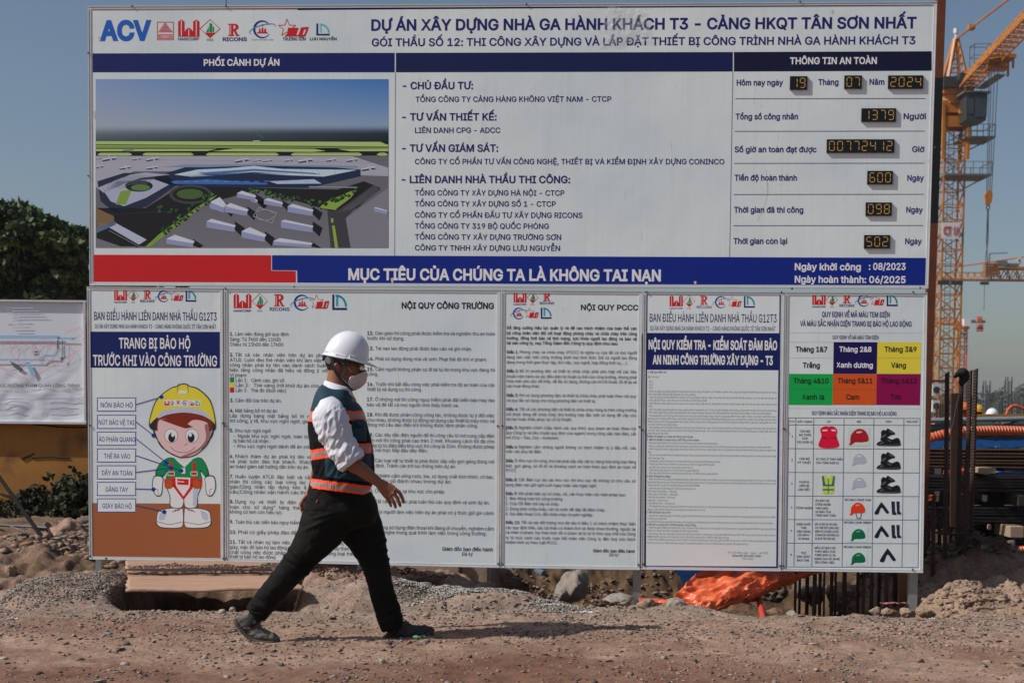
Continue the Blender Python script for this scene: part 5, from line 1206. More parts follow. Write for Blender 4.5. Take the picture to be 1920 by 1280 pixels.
# ---- steel posts
for x, y0, Zb, lb, w in ((187, 1047, 9.93, 'leftmost steel post under the board with the cartoon worker', 10), (676, 1058, 9.84, 'steel post half hidden by the front leg of the walking man', 11),
                     (1194, 1064, 9.74, 'middle steel post between the fire rules and the navy bordered board', 14), (1709, 1070, 9.655, 'rightmost steel post by the ochre bar and the rebars', 16)):
    c = P(x, y0, Zb); q_ = W3((c-BO).dot(UX), 0, -.065); c.y = q_.y; g = gh(c.x, c.y)-.15 if x < 1100 else -.6
    mb = MB(); t = w/275; mb.box((c.x, c.y, (g+c.z+1.6)/2), (t, t*.8, c.z+1.6-g))
    for zz in (c.z+.3, c.z+1.2): mb.box((c.x, c.y-t*.4-.002, zz), (t*.5, .02, .04))
    o = mb.build('steel_post', GALV, loc=(c.x, c.y, g)); tag(o, lb, 'post', 'steel posts carrying the notice boards')
# ------------------------------------------------------------------ the walking man
PZ = 7.92
def Q(px, py, dd=0.): return P(px, py, PZ+dd)
MPP = PZ/FPX                                        # metres per photo pixel at the man
def loft(mb, rings, n=20, ex=2.0, m=0, cap=True):
    """rings: (px, py, depth offset, a px in the picture plane, b m in depth)"""
    C = [Q(r[0], r[1], r[2]) for r in rings]; k = len(C); vs = []; fs = []
    for i, r in enumerate(rings):
        t = C[min(i+1, k-1)]-C[max(i-1, 0)]; t = Vector((t.x, 0, t.z)).normalized(); nrm = Vector((t.z, 0, -t.x)); dy = Vector((0, 1, 0))
        a, b = r[3]*MPP, r[4]
        for j in range(n):
            w = 2*math.pi*j/n; c, s = math.cos(w), math.sin(w)
            c = math.copysign(abs(c)**(2/ex), c); s = math.copysign(abs(s)**(2/ex), s)
            vs.append(C[i]+nrm*(a*c)+dy*(b*s))
    for i in range(k-1):
        for j in range(n): fs.append((i*n+j, i*n+(j+1) % n, (i+1)*n+(j+1) % n, (i+1)*n+j))
    if cap: fs.append(tuple(range(n-1, -1, -1))); fs.append(tuple(range((k-1)*n, k*n)))
    mb.add(vs, fs, m)
def dense(rings, sub=4):
    out = []; k = len(rings)
    for i in range(k-1):
        p0, p1, p2, p3 = rings[max(i-1, 0)], rings[i], rings[i+1], rings[min(i+2, k-1)]
        for j in range(sub):
            t = j/sub; out.append(tuple(.5*(2*p1[d]+(p2[d]-p0[d])*t+(2*p0[d]-5*p1[d]+4*p2[d]-p3[d])*t*t+(3*p1[d]-p0[d]-3*p2[d]+p3[d])*t**3) for d in range(len(p1))))
    out.append(rings[-1]); return out
def ellipsoid(mb, px, py, dd, a, b, c, rot=0, n=16, m=0):
    ce = Q(px, py, dd); vs = []; fs = []
    for i in range(n+1):
        th = math.pi*i/n
        for j in range(2*n):
            ph = math.pi*j/n; x, y, z = a*MPP*math.sin(th)*math.cos(ph), b*math.sin(th)*math.sin(ph), c*MPP*math.cos(th)
            vs.append(ce+Vector((x*math.cos(rot)-z*math.sin(rot), y, x*math.sin(rot)+z*math.cos(rot))))
    for i in range(n):
        for j in range(2*n): fs.append((i*2*n+j, i*2*n+(j+1) % (2*n), (i+1)*2*n+(j+1) % (2*n), (i+1)*2*n+j))
    mb.add(vs, fs, m)
def remeshed(mb, voxel, smooth=2):
    """fuse the pieces of a builder into one closed skin; returns numpy vertices and quads"""
    me = bpy.data.meshes.new('tmp'); me.from_pydata(mb.v, [], mb.f); me.update()
    o = bpy.data.objects.new('tmp', me); COL.objects.link(o)
    import bmesh
    bm = bmesh.new(); bm.from_mesh(me); bmesh.ops.remove_doubles(bm, verts=bm.verts, dist=1e-6); bmesh.ops.recalc_face_normals(bm, faces=bm.faces); bm.to_mesh(me); bm.free()
    md = o.modifiers.new('r', 'REMESH'); md.mode = 'VOXEL'; md.voxel_size = voxel
    if smooth: s = o.modifiers.new('s', 'SMOOTH'); s.factor = .6; s.iterations = smooth
    dg = bpy.context.evaluated_depsgraph_get(); dg.update(); ev = o.evaluated_get(dg); m2 = ev.to_mesh()
    co = np.empty(len(m2.vertices)*3, np.float32); m2.vertices.foreach_get('co', co); co = co.reshape(-1, 3).astype(float)
    no = np.empty(len(m2.vertices)*3, np.float32); m2.vertex_normals.foreach_get('vector', no); no = no.reshape(-1, 3).astype(float)
    q = np.array([tuple(p.vertices) for p in m2.polygons if len(p.vertices) == 4])
    ev.to_mesh_clear(); bpy.data.objects.remove(o); bpy.data.meshes.remove(me)
    return co, no, q
def to_px(co):
    v = co-np.array([0, 0, CAM_H]); w = v@np.array(CF); return PPX+FPX*(v@np.array(CR))/w, PPY+FPX*(v@np.array(CD))/w
def fold(co, no, amp, fn):
    return co+no*(amp*fn)[:, None]

MAN = thing('person', Q(625, 1200), 'man in white hard hat and teal and orange vest walking past the boards', 'person')
SKIN = mat('skin', (.24, .095, .048), .55, col2=(.29, .125, .066), nscale=14, bump=.15, bscale=120, bdist=.002, spec=.35)
HAIR = mat('hair', (.010, .008, .007), .6)
# ---- body: one skin from head to hands and ankles
mb = MB()
ellipsoid(mb, 647, 672, 0, 34, .077, 36, rot=-.15)
loft(mb, dense([(648, 680, 0, 30, .068), (656, 696, 0, 26, .062), (661, 712, 0, 19, .050), (663, 723, 0, 12, .034)]), 24)
loft(mb, dense([(640, 684, 0, 22, .058), (634, 705, 0, 20, .056), (631, 728, 0, 22, .062), (632, 750, 0, 30, .09)]), 24)
for s in (-1, 1):                                     # ears
    ellipsoid(mb, 632, 690, s*.077, 6.5, .012, 10.5, rot=.15)
ellipsoid(mb, 681, 697, 0, 5.5, .015, 8, rot=.35)        # nose
ellipsoid(mb, 676, 684, 0, 8, .058, 4)                 # brow
ellipsoid(mb, 677, 712, 0, 6, .024, 5); ellipsoid(mb, 669, 720, 0, 6, .026, 5)
loft(mb, dense([(632, 745, 0, 34, .10), (633, 775, 0, 42, .15), (638, 830, 0, 48, .14), (642, 890, 0, 50, .145), (640, 945, 0, 50, .15), (636, 968, 0, 34, .12)]), 24)
def arm(sh, el, wr, da): 
    loft(mb, dense([(*sh, 20, .052), ((sh[0]+el[0])/2, (sh[1]+el[1])/2, (sh[2]+el[2])/2, 17, .046), (*el, 14.5, .042), ((el[0]*.72+wr[0]*.28), (el[1]*.72+wr[1]*.28), el[2], 13.6, .040), ((el[0]*.35+wr[0]*.65), (el[1]*.35+wr[1]*.65), wr[2], 11, .031), (*wr, 8.6, .024)]), 20)
arm((618, 768, -.19), (658, 866, -.235), (711, 905, -.24), 0)
arm((620, 768, .19), (606, 852, .24), (584, 922, .25), 0)
loft(mb, dense([(709, 903.5, -.24, 8.6, .024), (719, 912, -.24, 11.5, .019), (729, 920.5, -.24, 14.5, .0165), (736, 926, -.24, 13.6, .014)]), 20, 2.4)
def finger(pts, r):
    loft(mb, dense([(x, y, d, r*k, r*k*MPP) for (x, y, d), k in zip(pts, (1.08, 1.04, .98, .9, .62))], 3), 12)
finger([(741, 917, -.242), (749, 923, -.240), (754, 932, -.234), (756.5, 940, -.226), (756.8, 943.5, -.222)], 3.3)
finger([(737, 923, -.246), (744, 932, -.246), (748, 941, -.240), (750, 947, -.232), (750, 950, -.228)], 3.4)
finger([(731, 928, -.244), (736, 937, -.246), (740, 945, -.240), (741.5, 950, -.232), (741.6, 953, -.228)], 3.2)
finger([(724, 930, -.238), (728, 938, -.240), (731.5, 944, -.235), (733, 948.5, -.228), (733.2, 950.5, -.225)], 2.8)
finger([(719, 913, -.222), (729, 919, -.206), (738, 926, -.200), (743, 932, -.202), (745, 935, -.204)], 3.5)
loft(mb, dense([(584, 920, .25, 8, .024), (580, 931, .25, 10, .018), (575, 943, .25, 12, .015)]), 16)
for k, (x, y) in enumerate(((563.5, 946), (564.5, 954), (567, 961), (571, 964))):
    finger([(571+k*1.2, 940+k*2, .25), ((571+x)/2-1, (940+y)/2, .25), (x-.5, y-3, .245), (x, y, .24), (x+.6, y+1.6, .238)], 2.9)
finger([(575, 930, .235), (570, 934, .225), (567, 939, .222), (566.5, 943, .224), (566.8, 945, .226)], 3.2)
loft(mb, dense([(618, 955, -.085, 30, .08), (577, 1030, -.084, 22, .06), (545, 1068, -.08, 19, .056), (505, 1115, -.08, 16, .048), (481, 1150, -.08, 11, .034), (470, 1168, -.08, 12, .034)]), 20)
loft(mb, dense([(656, 950, .085, 30, .08), (686, 1012, .083, 22, .06), (706, 1066, .08, 18, .056), (716, 1120, .08, 15, .048), (730, 1165, .08, 11, .034), (738, 1182, .08, 12, .034)]), 20)
co, no, q = remeshed(mb, .0034, 2)
x, y = to_px(co)
# knuckles and tendons on the back of the near hand
kn = np.zeros(len(co))
for kx, ky in ((741, 917), (737, 924), (731, 929), (724.5, 931)): kn += np.exp(-((x-kx)**2+(y-ky)**2)/7.)*.0035
kn = kn*(co[:, 1] < PZ-.2); co = co+no*kn[:, None]
body = arr_mesh('body', co, q, SKIN, MAN)
# hair at the back of the head and over the ears
mb = MB(); ellipsoid(mb, 645.5, 672, 0, 36.5, .082, 37.5, rot=-.15)
co, no, q = remeshed(mb, .006, 1); x, y = to_px(co)
cen = (x[q].mean(1), y[q].mean(1)); hy = 672+14*sstep(660, 620, cen[0])+12*sstep(630, 612, cen[0]); keep = (cen[1] < hy+3) & (cen[0] < 672)
arr_mesh('hair', co+no*(.0025*fbm(co[:, 0]*160, co[:, 1]*160, co[:, 2]*50, seed=3))[:, None], q[keep], HAIR, MAN)
# eyes
for s in (-1, 1):
    mb = MB(); ellipsoid(mb, 676.5, 690, s*.032, 4.4, .0125, 3.4, n=8); e = mb.build('eye', mat('eye_white', (.6, .58, .55), .2), MAN, True)
    mb = MB(); ellipsoid(mb, 680, 690, s*.032, 1.6, .0055, 1.8, n=6); mb.build('iris', mat('iris', (.02, .012, .008), .2), e, True)
# ---- shirt: torso and sleeves
TORSO = [(631, 722, 0, 22, .085), (630, 732, 0, 28, .13), (628, 742, 0, 33, .175), (627, 756, 0, 39, .205), (630, 776, 0, 48, .215), (634, 800, 0, 53, .21), (638, 830, 0, 56, .20), (642, 860, 0, 57, .198), (644, 888, 0, 56, .195), (640, 905, 0, 54, .19), (638, 916, 0, 53, .185)]
mb = MB(); loft(mb, dense([(a, b, c, d-3, e-.012) for a, b, c, d, e in TORSO]), 32, 2.2)
loft(mb, dense([(612, 746, -.165, 12, .05), (616, 762, -.195, 25, .075), (619, 782, -.215, 31, .078), (626, 806, -.225, 31, .074), (635, 828, -.232, 28.5, .070), (645, 846, -.238, 27, .066), (655, 862, -.24, 25.5, .062), (658, 866.5, -.24, 24.5, .060)]), 28)
loft(mb, dense([(620, 746, .165, 18, .05), (618, 764, .20, 26, .07), (616, 795, .22, 24, .066), (612, 830, .235, 21, .062), (608, 848, .24, 19, .058)]), 24)
co, no, q = remeshed(mb, .006, 3); x, y = to_px(co)
near = (co[:, 1] < PZ-.12)
# creases: run across the sleeve, tighter towards the elbow
t = (x-610)*.52+(y-760)*.85; s_ = (x-610)*.85-(y-760)*.52
w = np.abs(fbm(t*.055+s_*.03, s_*.045+t*.01, co[:, 1]*6, oct=3, seed=101))
w2 = np.abs(vnoise(t*.13+s_*.05, s_*.05, co[:, 1]*9, seed=102))
co = fold(co, no, .018, (.42-w)*sstep(748, 775, y)); co = fold(co, no, .007, (.35-w2)*sstep(800, 850, y))
SHIRT = mat('white_shirt', (.66, .67, .72), .85, col2=(.60, .61, .67), nscale=6, bump=.25, bscale=40, bdist=.004, sheen=.2)
shirt = arr_mesh('shirt', co, q, SHIRT, MAN)
# rolled cuff
mb = MB()
for k, (r1, r2, off) in enumerate(((27.5, .068, 0), (28.5, .070, 5.2), (26.5, .064, 10))):
    cx, cy = 654+off*.62, 859+off*.78; ring = []
    for j in range(40):
        a = 2*math.pi*j/40; t_ = Vector((.62, 0, -.78)); n_ = Vector((-.78, 0, -.62))
        c_ = Q(cx, cy, -.24)+n_*(math.cos(a)*(r1-3.2)*MPP)+Vector((0, math.sin(a)*(r2-.012), 0)); ring.append(c_)
    ring += ring[:2]; mb.tube(ring, 3.9*MPP, 8, cap=False)
co, no, q = remeshed(mb, .004, 2)
co = fold(co, no, .006, vnoise(co[:, 0]*28, co[:, 1]*28, co[:, 2]*28, seed=7)); arr_mesh('rolled_cuff', co, q, SHIRT, shirt)
# collar
mb = MB(); n = 28
for lay, (dr, dh) in enumerate(((0, 0), (.008, 0))): pass
def collar_pt(a, h, out):
    # a: 0 front, pi back
    cx, cy = 631+(1-h)*0, 722
    px = cx+(22+out)*math.cos(a)*1.02+2; py = 731-17*h*(.55+.45*(1-math.cos(a))/2)+10*(1+math.cos(a))/2*(1-h*.3)
    return Q(px, py, -math.sin(a)*(.070+out*.0035))
vs = []; fs = []
for i in range(n+1):
    a = .12+(2*math.pi-.24)*i/n
    tipf = max(0, 1-abs(a-0)/.75, 1-abs(2*math.pi-a)/.75)
    vs += [collar_pt(a, .05, 1), collar_pt(a, 1, -1.), collar_pt(a, 1, 1.2), collar_pt(a, .12, 5.5)+Vector((0.016*tipf, 0, -.030*tipf))]
for i in range(n):
    for j in range(3): fs.append((i*4+j, i*4+j+1, (i+1)*4+j+1, (i+1)*4+j))
mb.add(vs, fs); c_ob = mb.build('collar', SHIRT, shirt, True); so = c_ob.modifiers.new('s', 'SOLIDIFY'); so.thickness = .004
# ---- vest
mb = MB(); V_ = [(631, 728, 0, 27, .115)]+[(a, b, c, d+1.5, e+.004) for a, b, c, d, e in TORSO[2:-1]]+[(638.5, 921, 0, 55.5, .196), (638.5, 934, 0, 55, .192)]
loft(mb, dense(V_, 6), 40, 2.25)
co, no, q = remeshed(mb, .0042, 2); x, y = to_px(co)
f1 = vnoise(x*.045, y*.035, co[:, 1]*7, seed=111); f2 = np.abs(vnoise(x*.09+y*.04, y*.05, co[:, 1]*9, seed=112))
co = fold(co, no, .008, f1); co = fold(co, no, .008, (.35-f2)*sstep(780, 860, y)*sstep(925, 900, y))
pleat = sstep(912, 903, y)*0+np.sin(x*1.5)*.0022*(y > 896)*(x < 628)*(x > 598); co = co+no*pleat[:, None]
# hem slopes: lift the back edge
cx_, cy_ = x[q].mean(1), y[q].mean(1); cd = co[:, 1][q].mean(1)
hem = 914+(cx_-585)*.125
hole = (cy_ < 716+0*cx_)
keep = (cy_ < hem+1.5) & ~hole
m_ = np.zeros(len(q), int)                           # 0 teal, 1 black, 2 orange, 3 reflective grey
near_ = cd < PZ
black = ((cy_ > 790) & (cx_ < 610)) | ((cx_ > 640) & (cx_ < 660) & (cy_ > 782) & (cy_ < 832)) | ((cy_ > 787) & (cy_ < 829) & (cx_ > 686)) | ((cy_ > 826) & (cy_ < 831)) | (cy_ > hem-24) | (cx_ > 690+(cy_-760)*.055+np.where(cy_ < 800, -8, 0))
m_[black] = 1
m_[(cx_ > 664) & (cx_ < 686) & (cy_ > 787) & (cy_ < 799)] = 0
def band(c, h, lo=-1e9, hi=1e9):
    s = (cy_ > c-h/2) & (cy_ < c+h/2) & (cx_ > lo) & (cx_ < hi); m_[s] = 2
    s = (cy_ > c-h*.17) & (cy_ < c+h*.20) & (cx_ > lo) & (cx_ < hi); m_[s] = 3
band(779-(cx_-640)*.02+np.where(cx_ > 660, 1, 0), 19); band(853-(cx_-583)*.17, 19.5, hi=628); band(839+(cx_-665)*.05, 18, lo=628)
band(hem-8, 18)
zx = 684+(cy_-760)*.075; m_[(np.abs(cx_-zx-6) < 1.1) & (cy_ > 760)] = 1
VM = [mat('vest_teal', (.020, .052, .076), .75, col2=(.016, .040, .060), nscale=8, bump=.2, bscale=60, bdist=.003, spec=.2), mat('vest_black', (.004, .0045, .007), .85, spec=.15),
      mat('vest_orange', (1.0, .10, .035), .6, spec=.3), mat('reflective_grey', (.24, .245, .24), .45)]
vest = arr_mesh('vest', co, q[keep], VM, MAN, midx=m_[keep])
so = vest.modifiers.new('s', 'SOLIDIFY'); so.thickness = .004; so.offset = -1
# chest pocket with flap
def patch(px0, py0, px1, py1, dd, name, m, par, th=.006, round_=0):
    mb = MB(); pts = []
    for i in range(9):
        for j in range(7):
            s, t = i/8, j/6; X = px0+(px1-px0)*s; Yp = py0+(py1-py0)*t-(s-.5)*2
            pts.append((X, Yp))
    return pts
# ---- trousers
mb = MB()
loft(mb, dense([(637, 908, 0, 52, .178), (635, 922, 0, 57.5, .182), (637, 940, 0, 65, .185), (640, 958, 0, 69, .187), (643, 972, 0, 66, .17), (643, 984, 0, 46, .13), (643, 992, 0, 24, .08)]), 32, 2.2)
loft(mb, dense([(622, 950, -.085, 50, .105), (604, 990, -.088, 45, .108), (590, 1012, -.086, 38, .098), (574, 1034, -.084, 32, .088), (560, 1053, -.082, 29, .080), (547, 1068, -.08, 27, .076), (528, 1090, -.08, 24.5, .070), (510, 1110, -.08, 23, .066), (495, 1129, -.08, 22.5, .064), (485, 1143, -.08, 22.5, .064), (479, 1151, -.08, 22, .062)]), 28)
loft(mb, dense([(656, 950, .085, 52, .10), (670, 980, .085, 46, .10), (684, 1006, .083, 39, .092), (693, 1028, .082, 33, .084), (702, 1052, .08, 28, .078), (708, 1074, .08, 25, .072), (714, 1100, .08, 23.5, .066), (722, 1128, .08, 24, .064), (730, 1155, .08, 24, .064), (735, 1172, .08, 22.5, .062), (737, 1179, .08, 21, .058)]), 28)
co, no, q = remeshed(mb, .0055, 2); x, y = to_px(co)
nearleg = co[:, 1] < PZ
def legfold(cx, cy, ax, ay, ln, wd, amp):
    dx, dy = x-cx, y-cy; u = dx*ax+dy*ay; v = -dx*ay+dy*ax; return amp*np.exp(-(u/ln)**2)*np.exp(-(v/wd)**2)
d = np.zeros(len(co))
for a in [(548, 1052, .8, .6, 26, 3.2, .011), (556, 1040, .75, .65, 28, 3, .008), (560, 1068, .9, .4, 20, 3, .009), (540, 1075, .7, .7, 16, 3, -.008), (500, 1118, .7, .7, 18, 3, .007), (488, 1136, .9, .3, 18, 2.6, .010), (481, 1146, 1, .2, 16, 2.4, -.008),
          (494, 1128, .8, .5, 18, 2.6, -.007), (590, 985, .9, -.4, 30, 3, .007), (600, 968, .95, -.25, 26, 2.6, .006), (610, 1000, .8, -.6, 34, 4, -.007), (592, 958, 1, 0, 20, 1.6, -.004)]: d += legfold(*a)*nearleg
for a in [(715, 1010, .9, .3, 18, 3, .008), (719, 1030, .95, .2, 16, 3, .009), (722, 1046, .95, .2, 14, 2.6, .008), (700, 1062, 1, .1, 20, 3, .008), (704, 1078, .95, -.2, 20, 3, -.007), (722, 1120, .9, -.2, 20, 3, .006), (729, 1145, .9, -.3, 20, 3, .009), (733, 1160, .9, -.3, 20, 3, .011), (735, 1170, 1, 0, 18, 2.4, -.008), (725, 1100, .9, .2, 18, 3, -.005), (705, 985, .6, .7, 20, 3, .007)]: d += legfold(*a)*(~nearleg | (x > 690))
d += .0035*fbm(x*.06, y*.06, co[:, 1]*8, oct=3, seed=121)
co = co+no*d[:, None]
DEN = mat('black_denim', (.0052, .005, .0047), .82, col2=(.014, .0134, .0125), nscale=5, bump=.3, bscale=160, bdist=.0015, spec=.12)
tr_o = arr_mesh('trousers', co, q, DEN, MAN)
STI = mat('denim_seam', (.017, .016, .015), .85, spec=.1)
def near_pts(pts, off=.0012, kd=None):
    """drop photo points onto the near side of the trousers"""
    out = []; cx2, cy2 = to_px(co); ok = co[:, 1] < PZ+.3
    for a, b in pts:
        r2 = (cx2-a)**2+(cy2-b)**2; sel = np.where((r2 < 5) & ok)[0]
        if not len(sel): continue
        i = sel[np.argmin(co[sel, 1])]; p = Vector(co[i])+Vector(no[i])*off; out.append(p)
    return out
def seam(pts, r=.001, name='seam', m=None, par=None):
    dd = []
    for i in range(len(pts)-1):
        for j in range(6): dd.append((pts[i][0]+(pts[i+1][0]-pts[i][0])*j/6, pts[i][1]+(pts[i+1][1]-pts[i][1])*j/6))
    dd.append(pts[-1]); w = near_pts(dd, r*.5)
    for _ in range(3): w = [w[0]]+[(w[i-1]+w[i]*2+w[i+1])/4 for i in range(1, len(w)-1)]+[w[-1]]
    mb = MB(); mb.tube(w, r, 5); mb.build(name, m or STI, par or tr_o)
seam([(612, 930), (607, 955), (601, 980), (594, 1000), (585, 1020), (572, 1045)]); seam([(552, 1062), (535, 1078), (515, 1098), (497, 1118)])
seam([(580, 932), (597, 936), (598, 942), (583, 970), (575, 972)], name='pocket_seam')
seam([(594.5, 936), (592.5, 941)], .0035, 'pocket_tab', mat('red_tab', (.35, .02, .03), .7))
seam([(614, 933), (640, 938)])
# ---- shoes along a sole line
def shoe_(sole, hts, wid, dd, mats, name_label):
    k = len(sole); pts = [Q(a, b, dd) for a, b in sole]; up = []
    for i in range(k):
        t = pts[min(i+1, k-1)]-pts[max(i-1, 0)]; t = Vector((t.x, 0, t.z)).normalized(); up.append(Vector((-t.z, 0, t.x)))
    def ring(mb, lo, hi, ex, wk, n=20):
        vs = []; fs = []
        for i in range(k):
            b0 = pts[i]+up[i]*lo[i]; b1 = pts[i]+up[i]*hi[i]; c = (b0+b1)/2; a = (b1-b0).length/2
            for j in range(n):
                w = 2*math.pi*j/n; cs, sn = math.cos(w), math.sin(w); cs = math.copysign(abs(cs)**(2/ex), cs); sn = math.copysign(abs(sn)**(2/ex), sn)
                tp = 1-.28*max(0, cs)*(hi[i]-lo[i] > .03)
                vs.append(c+up[i]*(a*cs)+Vector((0, sn*wid[i]*wk*tp, 0)))
        for i in range(k-1):
            for j in range(n): fs.append((i*n+j, i*n+(j+1) % n, (i+1)*n+(j+1) % n, (i+1)*n+j))
        fs.append(tuple(range(n-1, -1, -1))); fs.append(tuple(range((k-1)*n, k*n))); mb.add(vs, fs)
    mb = MB(); ring(mb, [.012]*k, hts, 2.5, .93); a, b_, c_ = remeshed(mb, .004, 2)
    a = a+b_*(.0036*fbm(a[:, 0]*45, a[:, 1]*45, a[:, 2]*80, oct=3, seed=5))[:, None]; u = arr_mesh('shoe', a, c_, mats[0], MAN); u['label'] = name_label
    mb = MB(); ring(mb, [-.001]*k, [.024]*k, 4, 1.0); a, b_, c_ = remeshed(mb, .0045, 1); arr_mesh('sole', a, c_, mats[1], u)
    return u, pts, up
SH = [mat('shoe_grey', (.05, .047, .042), .8, col2=(.13, .118, .10), nscale=12, bump=.3, bscale=60, bdist=.003), mat('sole_dusty', (.10, .075, .055), .9, col2=(.05, .045, .04), nscale=20)]
SH2 = [mat('shoe_black', (.014, .013, .012), .75, col2=(.055, .05, .044), nscale=12, bump=.3, bscale=60, bdist=.003), mat('sole_dark', (.045, .042, .038), .9, col2=(.09, .065, .05), nscale=16)]
u1_, pts, up = shoe_([(437, 1160), (441, 1170), (452, 1183), (464, 1195), (474, 1201.5), (487, 1205), (502, 1206), (516, 1205.5), (526, 1203)], [.052, .108, .124, .124, .106, .088, .074, .060, .028], [.018, .032, .034, .034, .038, .044, .047, .040, .016], -.085, SH, 'dusty grey rear shoe with its heel raised')
mb = MB(); c = Q(477, 1165, -.125); mb.tube([c, c+Vector((0, -.008, 0))], .011, 14); mb.build('dial', SH2[0], u1_)
mb = MB()
for x_, y_ in ((486, 1170), (490, 1175)): mb.bar(Q(x_-3, y_+10, -.118), Q(x_+1, y_+4, -.09), .004)
mb.build('lace', SH2[0], u1_)
u2_, pts, up = shoe_([(717, 1193), (722, 1200), (738, 1201), (756, 1200.5), (772, 1200), (788, 1197), (802, 1192), (811, 1186), (816, 1180)], [.046, .105, .122, .118, .098, .080, .068, .056, .028], [.020, .034, .036, .038, .044, .048, .046, .036, .014], .085, SH2, 'black front shoe flat on the ground')
mb = MB()
for k in range(2): x_, y_ = 752+k*6, 1166+k*3.6; mb.bar(Q(x_-3, y_+7, .045), Q(x_+1, y_+3, .082), .005)
mb.tube([Q(750, 1166, .06), Q(756, 1160, .06), Q(762, 1163, .05), Q(768, 1170, .045)], .0035, 6); mb.build('lace', SH2[0], u2_)
# socks / ankle fill is the dark trouser hem over the body skin
SOCK = mat('black_sock', (.008, .008, .012), .9)
for ln, d_ in ((((486, 1140), (478, 1155), (470, 1172)), -.083), (((729, 1162), (736, 1176), (742, 1186)), .083)):
    mb = MB(); loft(mb, dense([(a, b, d_, 13.5, .041) for a, b in ln]), 20); mb.build('sock', SOCK, MAN, True)
# ---- face mask
MASK = mat('mask_white', (.60, .53, .51), .9, bump=.1, bscale=60)
prof = [(693.5, 686, 661), (699, 688, 657), (704, 688.5, 655), (710, 688, 654), (716, 686, 653), (722, 682, 653), (727, 675, 654.5), (732, 665, 657)]
vs = []; fs = []; n = 30
for i, (yy, xf, xb) in enumerate(prof):
    for j in range(n+1):
        a = -math.pi/2+math.pi*j/n; c = max(math.cos(a), 0)
        zig = .0045*math.cos(i*math.pi)
        px_ = xb+(xf-xb)*c**.85; ww = .0725-.014*(i/7)**2
        sag = (yy-712)*(.62+.38*c)+712+(6 if i == 0 else 0)*(1-c)*.6
        p_ = Q(px_, sag+(px_-xf)*-.04, math.sin(a)*ww); p_.x += zig*c; vs.append(p_)
for i in range(len(prof)-1):
    for j in range(n): fs.append((i*(n+1)+j, i*(n+1)+j+1, (i+1)*(n+1)+j+1, (i+1)*(n+1)+j))
mb = MB(); mb.add(vs, fs); mk = mb.build('face_mask', MASK, MAN, True); s = mk.modifiers.new('ss', 'SUBSURF'); s.levels = s.render_levels = 1; s = mk.modifiers.new('s', 'SOLIDIFY'); s.thickness = .002
mb = MB()
for s in (-1, 1):
    mb.tube([Q(659, 697, s*.074), Q(650, 686, s*.078), Q(638, 678, s*.082)], .0011, 5); mb.tube([Q(656, 722, s*.066), Q(644, 712, s*.074), Q(636, 702, s*.080)], .0011, 5)
mb.build('ear_loop', mat('loop_white', (.7, .7, .7), .8), mk)
# ---- glasses
GL = MB()
for s in (-1, 1):
    GL.tube([Q(633, 684, s*.081), Q(655, 684, s*.080), Q(668, 685.5, s*.073), Q(674, 687, s*.064)], .0019, 6)
    ring = [Q(679+1.5*math.cos(a)*0+4.5*math.cos(a), 690+5.4*math.sin(a), s*(.040-.0*math.cos(a))+s*.018*math.cos(a)*-1) for a in [2*math.pi*i/18 for i in range(19)]]
    GL.tube(ring, .0015, 6, cap=False)
GL.tube([Q(684.5, 688, -.016), Q(686, 687, 0), Q(684.5, 688, .016)], .0015, 6)
gl = GL.build('glasses', mat('glasses_frame', (.015, .013, .012), .25), MAN)
lm = mat('glasses_lens', (.35, .36, .38), .05, trans=.8, spec=.8)
for s in (-1, 1):
    mb = MB(); ce = Q(679.3, 690, s*.040)
    pts = [Q(679+4.5*math.cos(a), 690+5.4*math.sin(a), s*.040-s*.018*math.cos(a)) for a in [2*math.pi*i/18 for i in range(18)]]
    mb.add([p-Vector((0, 0, 0)) for p in pts]+[ce+Vector((.003, 0, 0))], [(i, (i+1) % 18, 18) for i in range(18)]); mb.build('lens', lm, gl, True)
# ---- hard hat
HC = Q(648.5, 669.5, 0); tilt = R(11.5)
E1 = Vector((math.cos(tilt), 0, -math.sin(tilt))); E2 = Vector((math.sin(tilt), 0, math.cos(tilt))); EY = Vector((0, 1, 0))
vs = []; fs = []; NT, NP = 22, 64
def hat_pt(th, ph):
    c, s = math.cos(ph), math.sin(ph)
    rr = math.sin(th)**.93; hh = math.cos(th)**1.06 if math.cos(th) > 0 else 0
    x_ = .121*rr*c+(.010*hh); y_ = .100*rr*s; z_ = .140*hh
    rid = 0
    if abs(y_) < .045 and th < 1.35:
        rid = .0055*math.exp(-(y_/.009)**2)+.0035*math.exp(-((abs(y_)-.028)/.007)**2); rid *= min(1, (1.35-th)/.4)
    n = Vector((x_/.0146, y_/.0100, z_/.0196)).normalized() if th > .01 else Vector((0, 0, 1))
    return HC+E1*(x_+n.x*rid)+EY*(y_+n.y*rid)+E2*(z_+n.z*rid)
for i in range(NT+1):
    th = (math.pi/2)*i/NT
    for j in range(NP): vs.append(hat_pt(max(th, .001), 2*math.pi*j/NP))
def brim(ph, k):
    c, s = math.cos(ph), math.sin(ph); f = max(0, c)
    ext = .009+.050*max(0, (c-.15)/.85)**1.5
    dr = -.004-.012*max(0, c)**2-(.004 if c < 0 else 0)
    return HC+E1*((.121+ext*k)*c)+EY*((.100+(.009+.004*f)*k)*s)+E2*(dr*k-.001*k)
for k in (.35, .7, 1.0):
    for j in range(NP): vs.append(brim(2*math.pi*j/NP, k))
for k in (1.0, .5):                                   # rolled edge and underside
    for j in range(NP): vs.append(brim(2*math.pi*j/NP, k)-E2*.004)
rows = NT+1+5
for i in range(rows-1):
    for j in range(NP): fs.append((i*NP+j, i*NP+(j+1) % NP, (i+1)*NP+(j+1) % NP, (i+1)*NP+j))
